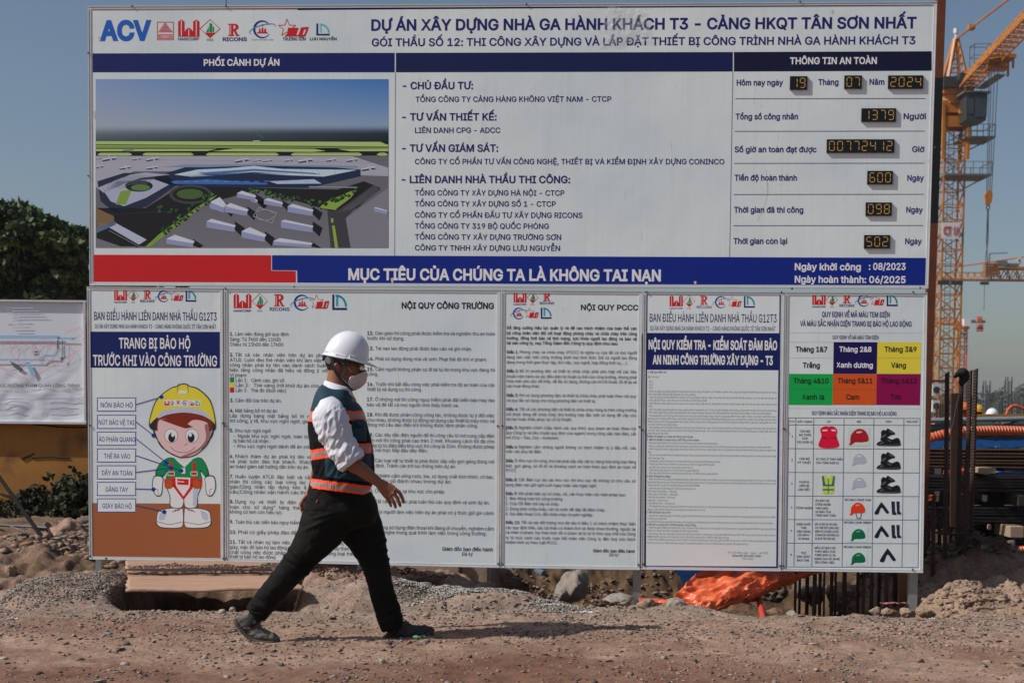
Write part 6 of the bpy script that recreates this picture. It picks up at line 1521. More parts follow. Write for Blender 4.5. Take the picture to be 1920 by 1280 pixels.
HATM = mat('white_shell', (.74, .76, .80), .22, spec=.5, coat=.3)
mb = MB(); mb.add(vs, fs); hat_ = mb.build('hard_hat', HATM, MAN, True); s = hat_.modifiers.new('s', 'SOLIDIFY'); s.thickness = .0025; s.offset = -1
mb = MB()                                             # side slots and the rain gutter
for (a, b, w, h) in ((616, 659, 9, 3.2), (643, 667, 20, 3), (664, 670, 11, 5.5)):
    c = Q(a, b, 0); lx = (c-HC).dot(E1); yy = -.100*math.sqrt(max(.05, 1-(lx/.121)**2))-.002
    c = HC+E1*lx+E2*((c-HC).dot(E2))+EY*yy; rot = Matrix.Rotation(tilt, 3, 'Y') @ Matrix.Rotation(math.atan2(lx*.9, .12)*.8, 3, 'Z')
    mb.box(c, (w*MPP, .010, h*MPP), rot=rot)
sl = mb.build('accessory_slot', HATM, hat_); bv = sl.modifiers.new('b', 'BEVEL'); bv.width = .0015
# lettering at the front of the shell
tc_ = bpy.data.curves.new('shell_lettering', 'FONT'); tc_.body = 'RICONS'; tc_.size = .020; tc_.align_x = 'CENTER'; tc_.extrude = .0003; tc_.offset = .0006
to_ = bpy.data.objects.new('shell_lettering', tc_); COL.objects.link(to_); dg = bpy.context.evaluated_depsgraph_get(); me_ = bpy.data.meshes.new_from_object(to_.evaluated_get(dg)); bpy.data.objects.remove(to_)
for v in me_.vertices:
    a = v.co.x/.105; ph = -a; zz = .020+v.co.y; th = math.acos(min(.99, (zz/.140)**(1/1.06))); pnt = hat_pt(th, ph); out = (E1*math.cos(ph)+EY*math.sin(ph)+E2*.25).normalized(); v.co = pnt+out*(.0012+v.co.z)
me_.materials.append(mat('shell_red', (.35, .03, .04), .5)); link('shell_lettering', me_, hat_)
# suspension band, ratchet and chin strap
STR = mat('strap_grey', (.045, .047, .048), .8); BLK = mat('ratchet_black', (.010, .010, .011), .5)
mb = MB(); band_ = []
for j in range(49):
    a = 2*math.pi*j/48; band_.append(HC+E1*(.103*math.cos(a)-.004)+EY*(.084*math.sin(a))-E2*(.018-.006*math.cos(a)))
for a, b in zip(band_[:-1], band_[1:]): mb.bar(a, b, .003, .030, up=E2)
mb.build('headband', STR, hat_)
mb = MB(); c = HC-E1*.112-E2*.030; mb.tube([c+E1*.01, c-E1*.012], .017, 14); mb.box(c+E1*.016-EY*0, (.03, .12, .034), rot=Matrix.Rotation(tilt, 3, 'Y')); mb.build('ratchet', BLK, hat_)
mb = MB(); mb.box(HC-E1*.083-EY*.074-E2*.036, (.034, .008, .034), rot=Matrix.Rotation(R(30), 3, 'Y')); mb.build('nape_pad', mat('pad_grey', (.30, .30, .31), .7), hat_)
mb = MB()
def strap(pts, w=.019):
    p = [Q(*a) for a in pts]; out = []
    for i in range(len(p)-1):
        for j in range(4): out.append(p[i].lerp(p[i+1], j/4))
    out.append(p[-1])
    for _ in range(2): out = [out[0]]+[(out[i-1]+out[i]*2+out[i+1])/4 for i in range(1, len(out)-1)]+[out[-1]]
    for a, b in zip(out[:-1], out[1:]): mb.bar(a, b+(b-a)*.15, w, .002, up=Vector((0, 1, 0)))
for s in (-1, 1):
    strap([(621.5, 668, s*.094), (624, 686, s*.092), (631, 700, s*.086), (636, 706, s*.079)], .016); strap([(651, 676, s*.090), (648, 690, s*.088), (641, 702, s*.083), (637, 707, s*.079)], .016)
    strap([(636, 706, s*.079), (645, 716, s*.066), (655, 727, s*.045), (661, 732, s*.0)], .014)
mb.build('chin_strap', STR, hat_)
# ---- vest pocket and flap on the near side
cxv, cyv = None, None
vco = np.empty(len(vest.data.vertices)*3, np.float32); vest.data.vertices.foreach_get('co', vco); vco = vco.reshape(-1, 3).astype(float); vx, vy = to_px(vco)
def on_vest(a, b, off):
    r2 = (vx-a)**2+(vy-b)**2; sel = np.where(r2 < 9)[0]
    if not len(sel): sel = np.array([np.argmin(r2)])
    i = sel[np.argmin(vco[sel, 1])]; p = Vector(vco[i]); return Vector((p.x, p.y-off, p.z))
def stitched(pts2, nu, nv, off, name, m, par):
    (a, b, c, d) = pts2; vs = []; fs = []
    for i in range(nu+1):
        for j in range(nv+1):
            s, t = i/nu, j/nv; X = (1-t)*((1-s)*a[0]+s*b[0])+t*((1-s)*d[0]+s*c[0]); Y_ = (1-t)*((1-s)*a[1]+s*b[1])+t*((1-s)*d[1]+s*c[1])
            p = on_vest(X, Y_, off); ed = i in (0, nu) or j in (0, nv)
            tgt = Q(X, Y_, 0); p.x = tgt.x*(p.y/tgt.y); p.z = CAM_H+(tgt.z-CAM_H)*(p.y/tgt.y); vs.append(p)
    for i in range(nu):
        for j in range(nv): fs.append((i*(nv+1)+j, i*(nv+1)+j+1, (i+1)*(nv+1)+j+1, (i+1)*(nv+1)+j))
    g = MB(); g.add(vs, fs); o = g.build(name, m, par, True); s = o.modifiers.new('s', 'SOLIDIFY'); s.thickness = .003; s.offset = 0; return o
stitched([(660, 802), (686, 800), (687, 826), (662, 828)], 7, 6, .005, 'pocket', VM[0], vest)
stitched([(661, 787), (682, 786), (687, 796), (676, 801)], 6, 4, .010, 'pocket_flap', VM[0], vest)
# ------------------------------------------------------------------ construction site behind, right
YEL = mat('crane_yellow', (.50, .185, .010), .5, col2=(.34, .115, .010), nscale=.6)
ORG = mat('crane_orange', (.55, .12, .03), .6); CGREY = mat('crane_grey', (.16, .17, .17), .6, metal=.3); CDARK = mat('crane_dark', (.03, .035, .035), .4)
GLS = mat('cab_glass', (.03, .04, .045), .08, spec=.8)
def lattice(mb, a, b, w, h, n, t, up=Vector((0, 0, 1)), tri=False):
    a, b = Vector(a), Vector(b); ax = (b-a).normalized(); s = ax.cross(up).normalized(); u = s.cross(ax)
    if tri: cs = [s*(-w/2), s*(w/2), u*h]
    else: cs = [s*(-w/2)-u*(h/2), s*(w/2)-u*(h/2), s*(w/2)+u*(h/2), s*(-w/2)+u*(h/2)]
    k = len(cs)
    for c in cs: mb.bar(a+c, b+c, t)
    for i in range(n):
        p0, p1 = a.lerp(b, i/n), a.lerp(b, (i+1)/n); pm = a.lerp(b, (i+.5)/n)
        for j in range(k):
            c0, c1 = cs[j], cs[(j+1) % k]
            mb.bar(p0+c0, p0+c1, t*.55)
            if tri or w < 1: mb.bar(p0+c0, pm+c1, t*.5); mb.bar(pm+c1, p1+c0, t*.5)
            else: mb.bar(p0+(c0 if i % 2 else c1), p1+(c1 if i % 2 else c0), t*.55)
# ---- tower crane CT 11
Zc = 125.0
base = P(1768, 765, Zc); top = P(1788, 195, Zc); cx, cy = (P(1779, 500, Zc).x), Zc
CR1 = thing('tower_crane', (cx, cy, 0), 'nearest yellow tower crane with CT 11 sign on its lattice mast and a dark cab', 'tower crane', 'tower cranes over the building site')
zt = top.z-2.4; sec = (zt)/10; lean = (P(1787, 200, Zc).x-P(1770, 760, Zc).x)/(zt)*.35
def mx(z): return cx+lean*(z-zt/2)
for i in range(10):
    mb = MB(); lattice(mb, (mx(i*sec), cy, i*sec+.02), (mx((i+1)*sec), cy, (i+1)*sec-.02), 1.75, 1.75, 2, .15, up=Vector((0, 1, 0))); mb.build('mast_section', YEL, CR1)
mb = MB()
for i in range(80): z = .3+i*zt/80; mb.bar((mx(z)-.22, cy+.2, z), (mx(z)+.22, cy+.2, z), .04)
for s in (-.24, .24): mb.bar((mx(0)+s, cy+.2, 0), (mx(zt)+s, cy+.2, zt), .05)
mb.build('ladder', CGREY, CR1)
def platform(z, x0, x1, name='platform', rail=1.1):
    mb = MB(); c = mx(z); mb.box((c+(x0+x1)/2, cy, z), (x1-x0, 3.2, .16))
    for yy in (cy-1.6, cy+1.6):
        for xx in np.linspace(x0, x1, 6): mb.bar((c+xx, yy, z), (c+xx, yy, z+rail), .05)
        for k in (.5, 1): mb.bar((c+x0, yy, z+rail*k), (c+x1, yy, z+rail*k), .045)
    mb.bar((c+x1, cy-1.6, z+rail), (c+x1, cy+1.6, z+rail), .05); mb.bar((c+x1-.1, cy, z), (c+.9, cy, z-1.1), .1); mb.build(name, CGREY, CR1)
def zpx(y, Z=Zc): return CAM_H+(765-y)*Z/FPX
platform(zpx(330), -1.0, 3.0); platform(zpx(262), .6, 3.2)
mb = MB()
for yy, h in ((zpx(205), 1.0), (zpx(232), .9)):
    for a in (-1.05, 1.05):
        mb.box((mx(yy), cy+a, yy), (2.5, .16, h))
        mb.box((mx(yy)+a*1.1, cy, yy), (.16, 2.1, h))
for s in (-1, 1):
    for q in (-1, 1): mb.bar((mx(20)+s*1.05, cy+q*1.05, zpx(300)), (mx(24)+s*1.15, cy+q*1.1, zpx(200)), .24)
mb.build('climbing_frame', YEL, CR1)
zs = zpx(188); mb = MB(); mb.tube([(mx(zs), cy, zs-.5), (mx(zs), cy, zs+.25)], 1.35, 24); mb.box((mx(zs), cy, zs+.5), (2.6, 3.0, .5)); mb.build('slewing_unit', YEL, CR1)
ap = P(1792, 74, Zc); mb = MB()
for s in (-1, 1):
    for q in (-1, 1): mb.bar((mx(zs)+s*1.0, cy+q*1.2, zs+.6), (ap.x+s*.12, cy+q*.15, ap.z), .22)
for k in range(5):
    t = (k+1)/6; z = zs+.6+(ap.z-zs-.6)*t; w = 1.0*(1-t)+.12*t; c0 = mx(zs)+(ap.x-mx(zs))*t
    for q in (-1, 1): mb.bar((c0-w, cy+q*w*1.2, z), (c0+w, cy+q*w*1.2, z), .1); mb.bar((c0-w, cy+q*w*1.2, z), (c0+w*.85, cy+q*w, z+1.0), .08)
mb.build('tower_head', YEL, CR1)
mb = MB(); mb.tube([(ap.x, cy, ap.z), (ap.x, cy, ap.z+.5)], .1, 6); mb.tube([(ap.x, cy, ap.z+.5), (ap.x, cy, ap.z+.9)], .2, 8); mb.build('beacon', mat('beacon_white', (.7, .7, .7), .3), CR1)
jd = Vector((-.10, -1, 0)).normalized(); j0 = Vector((mx(zs)+.7, cy-1.2, zs+.7)); JL = 56.
for i in range(8):
    mb = MB(); a = j0+jd*(JL*i/8+.02); b = j0+jd*(JL*(i+1)/8-.02); lattice(mb, a, b, 1.35, 1.3, 5, .12, tri=True); mb.build('jib_section', YEL, CR1)
mb = MB(); a = j0+jd*6+Vector((1.3, 0, -.2)); b = j0+jd*1+Vector((1.3, 0, -.2)); mb.box((a+b)/2, (.8, 5, .1)); 
for k in range(6): p = b.lerp(a, k/5); mb.bar(p+Vector((.4, 0, 0)), p+Vector((.4, 0, 1)), .05)
mb.bar(b+Vector((.4, 0, 1)), a+Vector((.4, 0, 1)), .05); mb.build('jib_walkway', CGREY, CR1)
cj = MB(); b = j0-jd*16; lattice(cj, j0-jd*2.5, b, 1.5, 1.0, 6, .18); cj.build('counter_jib', YEL, CR1)
mb = MB(); mb.box(b+Vector((0, 0, -.8)), (1.6, 2.2, 2.4)); mb.build('counterweight', CGREY, CR1)
mb = MB(); q = j0+jd*34+Vector((0, 0, 1.5)); mb.tube([ap, q], .085, 6); mid = ap.lerp(q, .16); mb.box(mid, (.5, .7, .35)); mb.build('tie_bar', YEL, CR1)
mb = MB()
for s in (-.5, .5): mb.tube([ap+Vector((s*.3, 0, -.3)), b+Vector((s, 0, .3))], .06, 5)
mb.build('back_tie', CGREY, CR1)
# railed cages on the slewing platform
for x_, z_, w_, h_ in ((1.6, zpx(140), 1.4, 1.9), (5.2, zpx(96), 1.6, 1.7)):
    mb = MB(); c = Vector((mx(zs)+x_, cy-(2 if x_ < 3 else 9), z_))
    for a in (-1, 1):
        for d in (-1, 1): mb.bar(c+Vector((a*w_/2, d*.6, 0)), c+Vector((a*w_/2, d*.6, h_)), .06)
    for h2 in (0, .5, 1):
        for d in (-1, 1): mb.bar(c+Vector((-w_/2, d*.6, h_*h2)), c+Vector((w_/2, d*.6, h_*h2)), .05)
        for a in (-1, 1): mb.bar(c+Vector((a*w_/2, -.6, h_*h2)), c+Vector((a*w_/2, .6, h_*h2)), .05)
    mb.bar(c, c+Vector((-.8, 0, -1.6)), .1); mb.build('rail_cage', CGREY, CR1)
mb = MB(); mb.box((mx(zs)-.9, cy-1.4, zs+1.1), (1.1, 1.2, .9)); mb.box((mx(zs)+.5, cy-1.6, zs+1.3), (1.2, 1.0, 1.0)); mb.build('winch', CDARK, CR1)
# cab
pc_ = P(1824, 208, Zc-2.6); mb = MB(); w_, d_, h_ = .85, 1.0, 1.25
prof = [(-w_, -h_*.75), (-w_*.3, -h_), (w_*.95, -h_*.8), (w_*1.05, h_*.35), (w_*1.05, h_*.98), (-w_, h_)]
vs = [pc_+Vector((x, y, z)) for y in (-d_, d_) for x, z in prof]
mb.add(vs, [tuple(range(6)), tuple(range(11, 5, -1))]+[(i, i+6, (i+1) % 6+6, (i+1) % 6) for i in range(6)]); cab = mb.build('cab', CDARK, CR1)
mb = MB(); mb.box(pc_+Vector((.35, -d_-.03, .1)), (1.0, .05, 1.6)); mb.box(pc_+Vector((-.5, -d_-.03, .2)), (.5, .05, 1.3)); mb.build('cab_window', GLS, cab)
mb = MB(); mb.box(pc_+Vector((0, 0, h_+.12)), (2.3, 2.3, .12))
for a in (-1, 1):
    for d in (-1, 1): mb.bar(pc_+Vector((a*1.0, d*1.0, h_+.1)), pc_+Vector((a*1.0, d*1.0, h_+1.0)), .05)
for d in (-1, 1): mb.bar(pc_+Vector((-1, d, h_+1.0)), pc_+Vector((1, d, h_+1.0)), .05)
mb.build('cab_roof', CGREY, cab); mb = MB(); mb.bar(pc_+Vector((-.9, .6, -.2)), (mx(zs)+.8, cy, zs-.1), .3); mb.build('cab_bracket', YEL, cab)
# hoist ropes, hook block and sling
Zh = 114.0; mb = MB()
for a, b in ((1855, 1850), (1859, 1853), (1865, 1856), (1872, 1859)): mb.tube([P(a, 118, Zh), P(b, 360, Zh)], .035, 5)
mb.build('hoist_rope', CDARK, CR1)
mb = MB(); c = P(1853, 362, Zh); prof = [(-.15, .35), (.2, .42), (.32, .1), (.25, -.5), (.05, -.85), (-.2, -.6), (-.3, 0)]
vs = [c+Vector((x, y, z-.2)) for y in (-.15, .15) for x, z in prof]; n = 7; mb.add(vs, [tuple(range(n)), tuple(range(2*n-1, n-1, -1))]+[(i, i+n, (i+1) % n+n, (i+1) % n) for i in range(n)]); hk = mb.build('hook_block', YEL, CR1)
mb = MB(); r_ = [P(1852.5+3*math.sin(t), 388+6*math.cos(t)*1, Zh) for t in [k*.6 for k in range(11)]]; mb.tube(r_, .05, 5); mb.build('hook', CDARK, hk)
mb = MB(); mb.tube([P(1852, 392, Zh), P(1849.5, 456, Zh)], .05, 5); mb.tube([P(1853, 392, Zh), P(1852.5, 456, Zh)], .04, 5); mb.tube([P(1850, 456, Zh), P(1852, 500, Zh), P(1849.5, 522, Zh)], .035, 5); mb.tube([P(1852, 456, Zh), P(1848, 480, Zh), P(1850, 522, Zh)], .03, 5)
o = mb.build('lifting_sling', CDARK, loc=tuple(P(1851, 522, Zh))); tag(o, 'wire sling hanging under the yellow hook block of the CT 11 crane', 'sling')
# trolley under the jib
mb = MB(); c = P(1868, 112, Zh+1); mb.box(c, (2.3, 2.6, .3)); mb.bar(c+Vector((-1, -1, 0)), c+Vector((-1, -1, -.9)), .15); mb.bar(c+Vector((1, -1, 0)), c+Vector((1, -1, -.9)), .15); mb.box(c+Vector((0, 0, -.7)), (1.7, 1.2, .25)); mb.bar(c+Vector((1.3, 1, .3)), c+Vector((1.3, 1, -1.1)), .15); mb.build('trolley', YEL, CR1)
# sign
mb = MB(); a, b = P(1766.5, 417, Zc-1.05), P(1797, 447.5, Zc-1.05); mb.box((a+b)/2, (b.x-a.x, .06, a.z-b.z)); sg = mb.build('sign_board', mat('sign_white', (.72, .72, .72), .5), CR1)
tc2 = bpy.data.curves.new('sign_lettering', 'FONT'); tc2.body = 'CT 11'; tc2.size = 1; tc2.extrude = .02; tc2.offset = .02; to2 = bpy.data.objects.new('t', tc2); COL.objects.link(to2)
me2 = bpy.data.meshes.new_from_object(to2.evaluated_get(bpy.context.evaluated_depsgraph_get())); bpy.data.objects.remove(to2)
xs_ = [v.co.x for v in me2.vertices]; ys_ = [v.co.y for v in me2.vertices]; wx = max(xs_)-min(xs_); wy = max(ys_)-min(ys_); W_ = b.x-a.x; H_ = a.z-b.z
for v in me2.vertices: v.co = Vector((a.x+W_*.08+(v.co.x-min(xs_))/wx*W_*.86, a.y-.06-v.co.z, b.z+H_*.22+(v.co.y-min(ys_))/wy*H_*.54))
me2.materials.append(mat('sign_red', (.55, .015, .03), .6)); link('sign_lettering', me2, sg)
mb = MB(); c = P(1781, 530, Zc-1); mb.box(c+Vector((-.55, 0, 0)), (1.0, .25, .35)); mb.box(c+Vector((.6, 0, 0)), (1.0, .25, .35)); mb.build('floodlight', CDARK, CR1)
# ---- second crane: long level jib crossing behind
Z2 = 205.; m2 = P(2060, 765, Z2).x
CR2 = thing('tower_crane', (m2, Z2, 0), 'second yellow crane whose level lattice jib crosses the sky at mid height', 'tower crane', 'tower cranes over the building site')
jz = zpx(519, Z2); jl = P(1700, 505, Z2).x; jr = P(1855, 505, Z2).x; n = 10
for i in range(4):
    mb = MB(); a = jl+(jr-jl)*i/4; b = jl+(jr-jl)*(i+1)/4; lattice(mb, (a+.02, Z2, jz), (b-.02, Z2, jz), 1.3, 1.05, 3, .13, tri=True); mb.build('jib_section', YEL, CR2)
for i in range(3):
    mb = MB(); a = jr+(m2-jr)*i/3; b = jr+(m2-jr)*(i+1)/3; lattice(mb, (a+.02, Z2, jz), (b-.02, Z2, jz), 1.5, 1.5, 4, .2, tri=True); mb.bar((a, Z2, jz+1.7), (b, Z2, jz+1.8), .3); mb.build('jib_section', YEL, CR2)
mb = MB(); c = P(1857, 506, Z2-1)
for k in range(6): mb.box(c+Vector((0, 0, .8-k*.32)), (1.9, 1.6, .13))
for s in (-.8, .8): mb.bar(c+Vector((s, -.6, 1.0)), c+Vector((s, -.6, -1.0)), .15)
mb.build('trolley', YEL, CR2)
mb = MB(); c = P(1876, 494, Z2-1); mb.box(c, (1.6, 1.2, .7)); mb.box(c+Vector((1.6, 0, -.2)), (1.8, 1, .4)); mb.bar(c+Vector((-1.6, 0, 0)), c+Vector((-1.6, 0, 1.4)), .15); mb.bar(c+Vector((-1.6, 0, 1.4)), c+Vector((1.0, 0, 1.5)), .12); mb.build('hoist_unit', CGREY, CR2)
mb = MB(); mb.tube([P(1796, 500, Z2), P(1925, 481, Z2)], .09, 5); mb.tube([P(1745, 526, Z2), P(2060, 529, Z2)], .04, 4); mb.build('tie_bar', ORG, CR2)
mb = MB(); lattice(mb, (m2, Z2, 0), (m2, Z2, jz+6), 1.8, 1.8, 12, .2, up=Vector((0, 1, 0))); mb.build('mast', YEL, CR2)
mb = MB(); c = P(1911, 489, Z2-1.5); s_ = .58; vs = [c+Vector((a, y, b)) for y in (-.03, .03) for a, b in ((0, s_), (s_*1.1, 0), (0, -s_), (-s_*1.1, 0))]; mb.add(vs, [(0, 1, 2, 3), (7, 6, 5, 4), (0, 4, 5, 1), (1, 5, 6, 2), (2, 6, 7, 3), (3, 7, 4, 0)]); sb = mb.build('diamond_sign', mat('sign_white', (.72, .72, .72), .5), CR2)
mb = MB(); mb.box(c+Vector((0, -.06, .05)), (.18, .03, .4)); mb.build('sign_mark', mat('sign_green', (.02, .16, .10), .6), sb); mb = MB(); mb.add([c+Vector((-.22, -.06, -.36)), c+Vector((.22, -.06, -.36)), c+Vector((0, -.06, -.56))], [(0, 1, 2)]); mb.build('sign_mark', mat('sign_red', (.55, .015, .03), .6), sb)
mb = MB(); mb.box(P(1846, 531, Z2-1), (1.2, .4, .4)); mb.tube([P(1846, 531, Z2-1), P(1845, 582, Z2-1)], .04, 4); mb.build('hook_line', CDARK, CR2)
# ---- third crane, small
Z3 = 300.; c3 = P(1801, 765, Z3).x
CR3 = thing('tower_crane', (c3, Z3, 0), 'small orange crane low on the horizon with white box and striped counterweight', 'tower crane', 'tower cranes over the building site')
t3 = zpx(606, Z3)
for i in range(4):
    mb = MB(); lattice(mb, (c3, Z3, t3*i/4+.03), (c3, Z3, t3*(i+1)/4-.03), 1.5, 1.5, 3, .22, up=Vector((0, 1, 0))); mb.build('mast_section', ORG, CR3)
mb = MB(); lattice(mb, (c3-1, Z3, t3+.4), (P(1725, 590, Z3).x, Z3, t3+.6), 1.3, 1.3, 8, .2, tri=True); mb.build('jib', ORG, CR3)
mb = MB(); mb.box((c3, Z3, t3), (2.3, 2, 1.0)); mb.build('slewing_unit', ORG, CR3)
mb = MB(); mb.box(P(1823, 603, Z3), (5.2, 1.2, .5)); mb.bar(P(1812, 600, Z3), P(1844, 600, Z3), .1); mb.build('counter_jib', CGREY, CR3)
mb = MB(); mb.box(P(1812, 605, Z3-1), (1.5, 1.6, 1.5)); mb.build('control_box', mat('sign_white', (.72, .72, .72), .5), CR3)
for k in range(3): mb = MB(); mb.box(P(1837.5, 610+k*4.6, Z3-1), (.95, 1.4, .46)); mb.build('counterweight', CDARK if k % 2 else ORG, CR3)
mb = MB(); mb.box(P(1836, 600, Z3-1), (1.0, 1, .9)); mb.bar(P(1831, 594, Z3-1), P(1842, 594, Z3-1), .2); mb.build('winch', ORG, CR3)
for y in (625, 648): mb = MB(); mb.box(P(1806, y, Z3-1), (1.8, 1.4, .12)); mb.build('platform', CGREY, CR3)
# ---- far reinforcement columns and hazy tree line
RB = mat('rebar_far', (.10, .11, .115), .8)
for k, (x, y0, w, Z) in enumerate([(1848.5, 706, 14, 85), (1889.5, 698, 13, 85), (1906.5, 718, 11, 88), (1912, 742, 7, 95), (1872, 745, 5, 95), (1866, 752, 4, 98), (1811, 700, 7, 90), (1833, 748, 5, 95), (1897, 742, 8, 92), (1876, 740, 3, 99), (1918, 738, 5, 92)]):
    c = P(x, 765, Z); zt_ = zpx(y0, Z); ww = w*Z/FPX; mb = MB()
    for i in range(6):
        a = 2*math.pi*i/6; mb.bar((c.x+ww/2*math.cos(a), Z+ww/2*math.sin(a), 0), (c.x+ww/2*math.cos(a), Z+ww/2*math.sin(a), zt_-.25*(i % 2)), .055)
    nz = int(zt_/.28)
    for j in range(nz):
        z = .1+j*.28
        if z > zt_*.72: continue
        r_ = [(c.x+ww/2*math.cos(2*math.pi*i/6), Z+ww/2*math.sin(2*math.pi*i/6), z) for i in range(7)]
        for p, q_ in zip(r_[:-1], r_[1:]): mb.bar(p, q_, .06)
    cz = MB(); o = mb.build('reinforcement_column', RB, loc=(c.x, Z, 0))
    lb = ['broad grey reinforcement column cage left of centre on the horizon', 'tallest grey reinforcement cage on the horizon, by the right edge', 'shorter grey cage right of the tallest one', 'low dim cage at the right picture edge beside the hazy trees', 'thin dim cage between the two broad ones, right of the pair', 'thinnest dim cage between the two broad ones', 'dim cage seen between the foreground rebars with the black glove', 'stub of grey bars just right of the tall foreground rebars', 'low cage joined to the foot of the tallest cage', 'single thin bar bundle left of the tallest cage', 'grey cage cut by the right picture edge'][k]
    tag(o, lb, 'rebar column', 'far reinforcement columns')
def leaf_cloud(name, blobs, n, size, mats, parent=None, seed=1, label=None, cat=None, shape='quad', loc=None):
    r = np.random.default_rng(seed); V = []; tot = sum(b[3]*b[4]*b[5] for b in blobs)**1.0
    for b in blobs:
        k = max(int(n*(b[3]*b[4]*b[5])/tot), 30); u = r.normal(size=(k, 3)); u /= np.linalg.norm(u, axis=1)[:, None]
        rad = r.random(k)**.38; cl = 1+.22*vnoise(u[:, 0]*2.6+b[0], u[:, 1]*2.6+b[1], u[:, 2]*2.6+b[2], seed=seed)
        V.append(np.array(b[:3])+u*(rad*cl)[:, None]*np.array(b[3:6]))
    c = np.concatenate(V); k = len(c)
    dens = fbm(c[:, 0]*1.1/size/6, c[:, 1]*1.1/size/6, c[:, 2]*1.3/size/6, oct=2, seed=seed+3); c = c[dens > -.35]; k = len(c)
    a = r.normal(size=(k, 3)); a /= np.linalg.norm(a, axis=1)[:, None]; b = r.normal(size=(k, 3)); b = np.cross(a, b); b /= np.linalg.norm(b, axis=1)[:, None]
    s = size*(.6+.8*r.random(k))[:, None]; a = a*s; b = b*s*.5
    vs = np.stack([c-a, c+b, c+a, c-b], 1).reshape(-1, 3); q = np.arange(k*4).reshape(k, 4)
    if loc is not None and parent is None: vs = vs-np.array(loc)
    o = arr_mesh(name, vs, q, mats, parent, smooth=False, midx=r.integers(0, len(mats), k))
    if loc is not None and parent is None: o.location = loc
    if label: tag(o, label, cat)
    return o
FARG = [mat('leaf_far', (.05, .07, .035), .9), mat('leaf_far_dark', (.03, .045, .022), .9)]
bl = []
for i in range(26): c = P(1700+i*16, 765, 420); bl.append((c.x, 420+rnd.uniform(-8, 8), rnd.uniform(2, 4), rnd.uniform(3, 5), 4, rnd.uniform(3, 6.5)))
tl = leaf_cloud('tree_line', bl, 9000, .7, FARG, seed=5, label='dim hazy line of trees along the far horizon', cat='trees'); tag(tl, kind='stuff')
# ---- site hut, cabinets, edge beam
mb = MB(); a, b = P(1726, 716, 40), P(1751, 716, 40); g = 0; mb.box(((a.x+b.x)/2, 41, a.z/2), (b.x-a.x, 2, a.z)); o = mb.build('blue_container', mat('cyan_paint', (.03, .22, .33), .5), loc=((a.x+b.x)/2, 41, 0)); tag(o, 'narrow strip of a sky blue container just right of the boards', 'container')
mb = MB(); mb.box(P(1753, 714, 39.8), (.5, .2, .06)); o2 = mb.build('container_roof_edge', CDARK, o)
for (y0, y1, lb) in ((719, 742, 'upper white air conditioner box beside the blue container'), (750, 772, 'lower white air conditioner box beside the blue container')):
    a, b = P(1750, y0, 38), P(1763, y1, 38); t = thing('air_conditioner', ((a.x+b.x)/2, 38, b.z), lb, 'air conditioner', 'white cabinets beside the blue container')
    mb = MB(); mb.box(((a.x+b.x)/2, 38.2, (a.z+b.z)/2), (b.x-a.x, .3, a.z-b.z)); mb.build('casing', mat('cabinet_white', (.55, .56, .53), .6), t); mb = MB(); mb.tube([((a.x+b.x)/2, 38.04, (a.z+b.z)/2), ((a.x+b.x)/2, 38.0, (a.z+b.z)/2)], .09, 12); mb.build('fan', CDARK, t)
# ---- tall steel column beside the boards
mb = MB(); c0 = P(1764, 0, 10.6); c1 = P(1739, 700, 10.6)
def colseg(y0, y1, m, nm, par):
    mb = MB(); a = c0.lerp(c1, y0/700); b = c0.lerp(c1, y1/700); mb.bar(a, b, .062, .05, up=Vector((0, 1, 0))); return mb.build(nm, m, par)
SCOL = thing('steel_column', (c1.x, 10.6, -.3), 'tall steel column behind the right board edge, painted rusty orange, black and orange', 'steel column')
RO = mat('rust_orange', (.19, .050, .014), .7, col2=(.11, .032, .012), nscale=8); BP = mat('black_paint', (.008, .008, .008), .5)
mb = MB(); colseg(-160, 146, RO, 'column_top', SCOL); colseg(146, 417, BP, 'column_middle', SCOL); colseg(417, 1120, RO, 'column_foot', SCOL)
# ---- reinforcing bars with real ribs
RUST = mat('rebar_rust', (.035, .022, .017), .75, metal=.3, col2=(.075, .035, .022), nscale=10, bump=.3, bscale=80); STEEL = mat('rebar_steel', (.045, .045, .048), .30, metal=.8, col2=(.085, .078, .074), nscale=4); RUSTB = mat('rebar_brown', (.05, .032, .022), .6, metal=.4, col2=(.10, .055, .032), nscale=5)
def rebar(mb, a, b, r, pitch=.016, n=8, rib=.12):
    a, b = Vector(a), Vector(b); L = (b-a).length; t = (b-a)/L; u = Vector((0, 0, 1)) if abs(t.z) < .9 else Vector((1, 0, 0)); s = t.cross(u).normalized(); w = s.cross(t)
    k = int(L/pitch); V = []; F = []
    for i in range(k*2+1):
        rr = r*(1+rib) if i % 2 else r*(1-rib*.3); c = a+t*(L*i/(k*2))
        for j in range(n):
            an = 2*math.pi*j/n; off = t*(math.sin(an)*pitch*.35); V.append(c+off+(s*math.cos(an)+w*math.sin(an))*rr*(1.12 if j % (n//2) == 0 else 1))
    for i in range(k*2):
        for j in range(n): F.append((i*n+j, i*n+(j+1) % n, (i+1)*n+(j+1) % n, (i+1)*n+j))
    F.append(tuple(range(n-1, -1, -1))); F.append(tuple(range(k*2*n, k*2*n+n))); mb.add(V, F)
PG = 'vertical bars standing out of the pile cage'
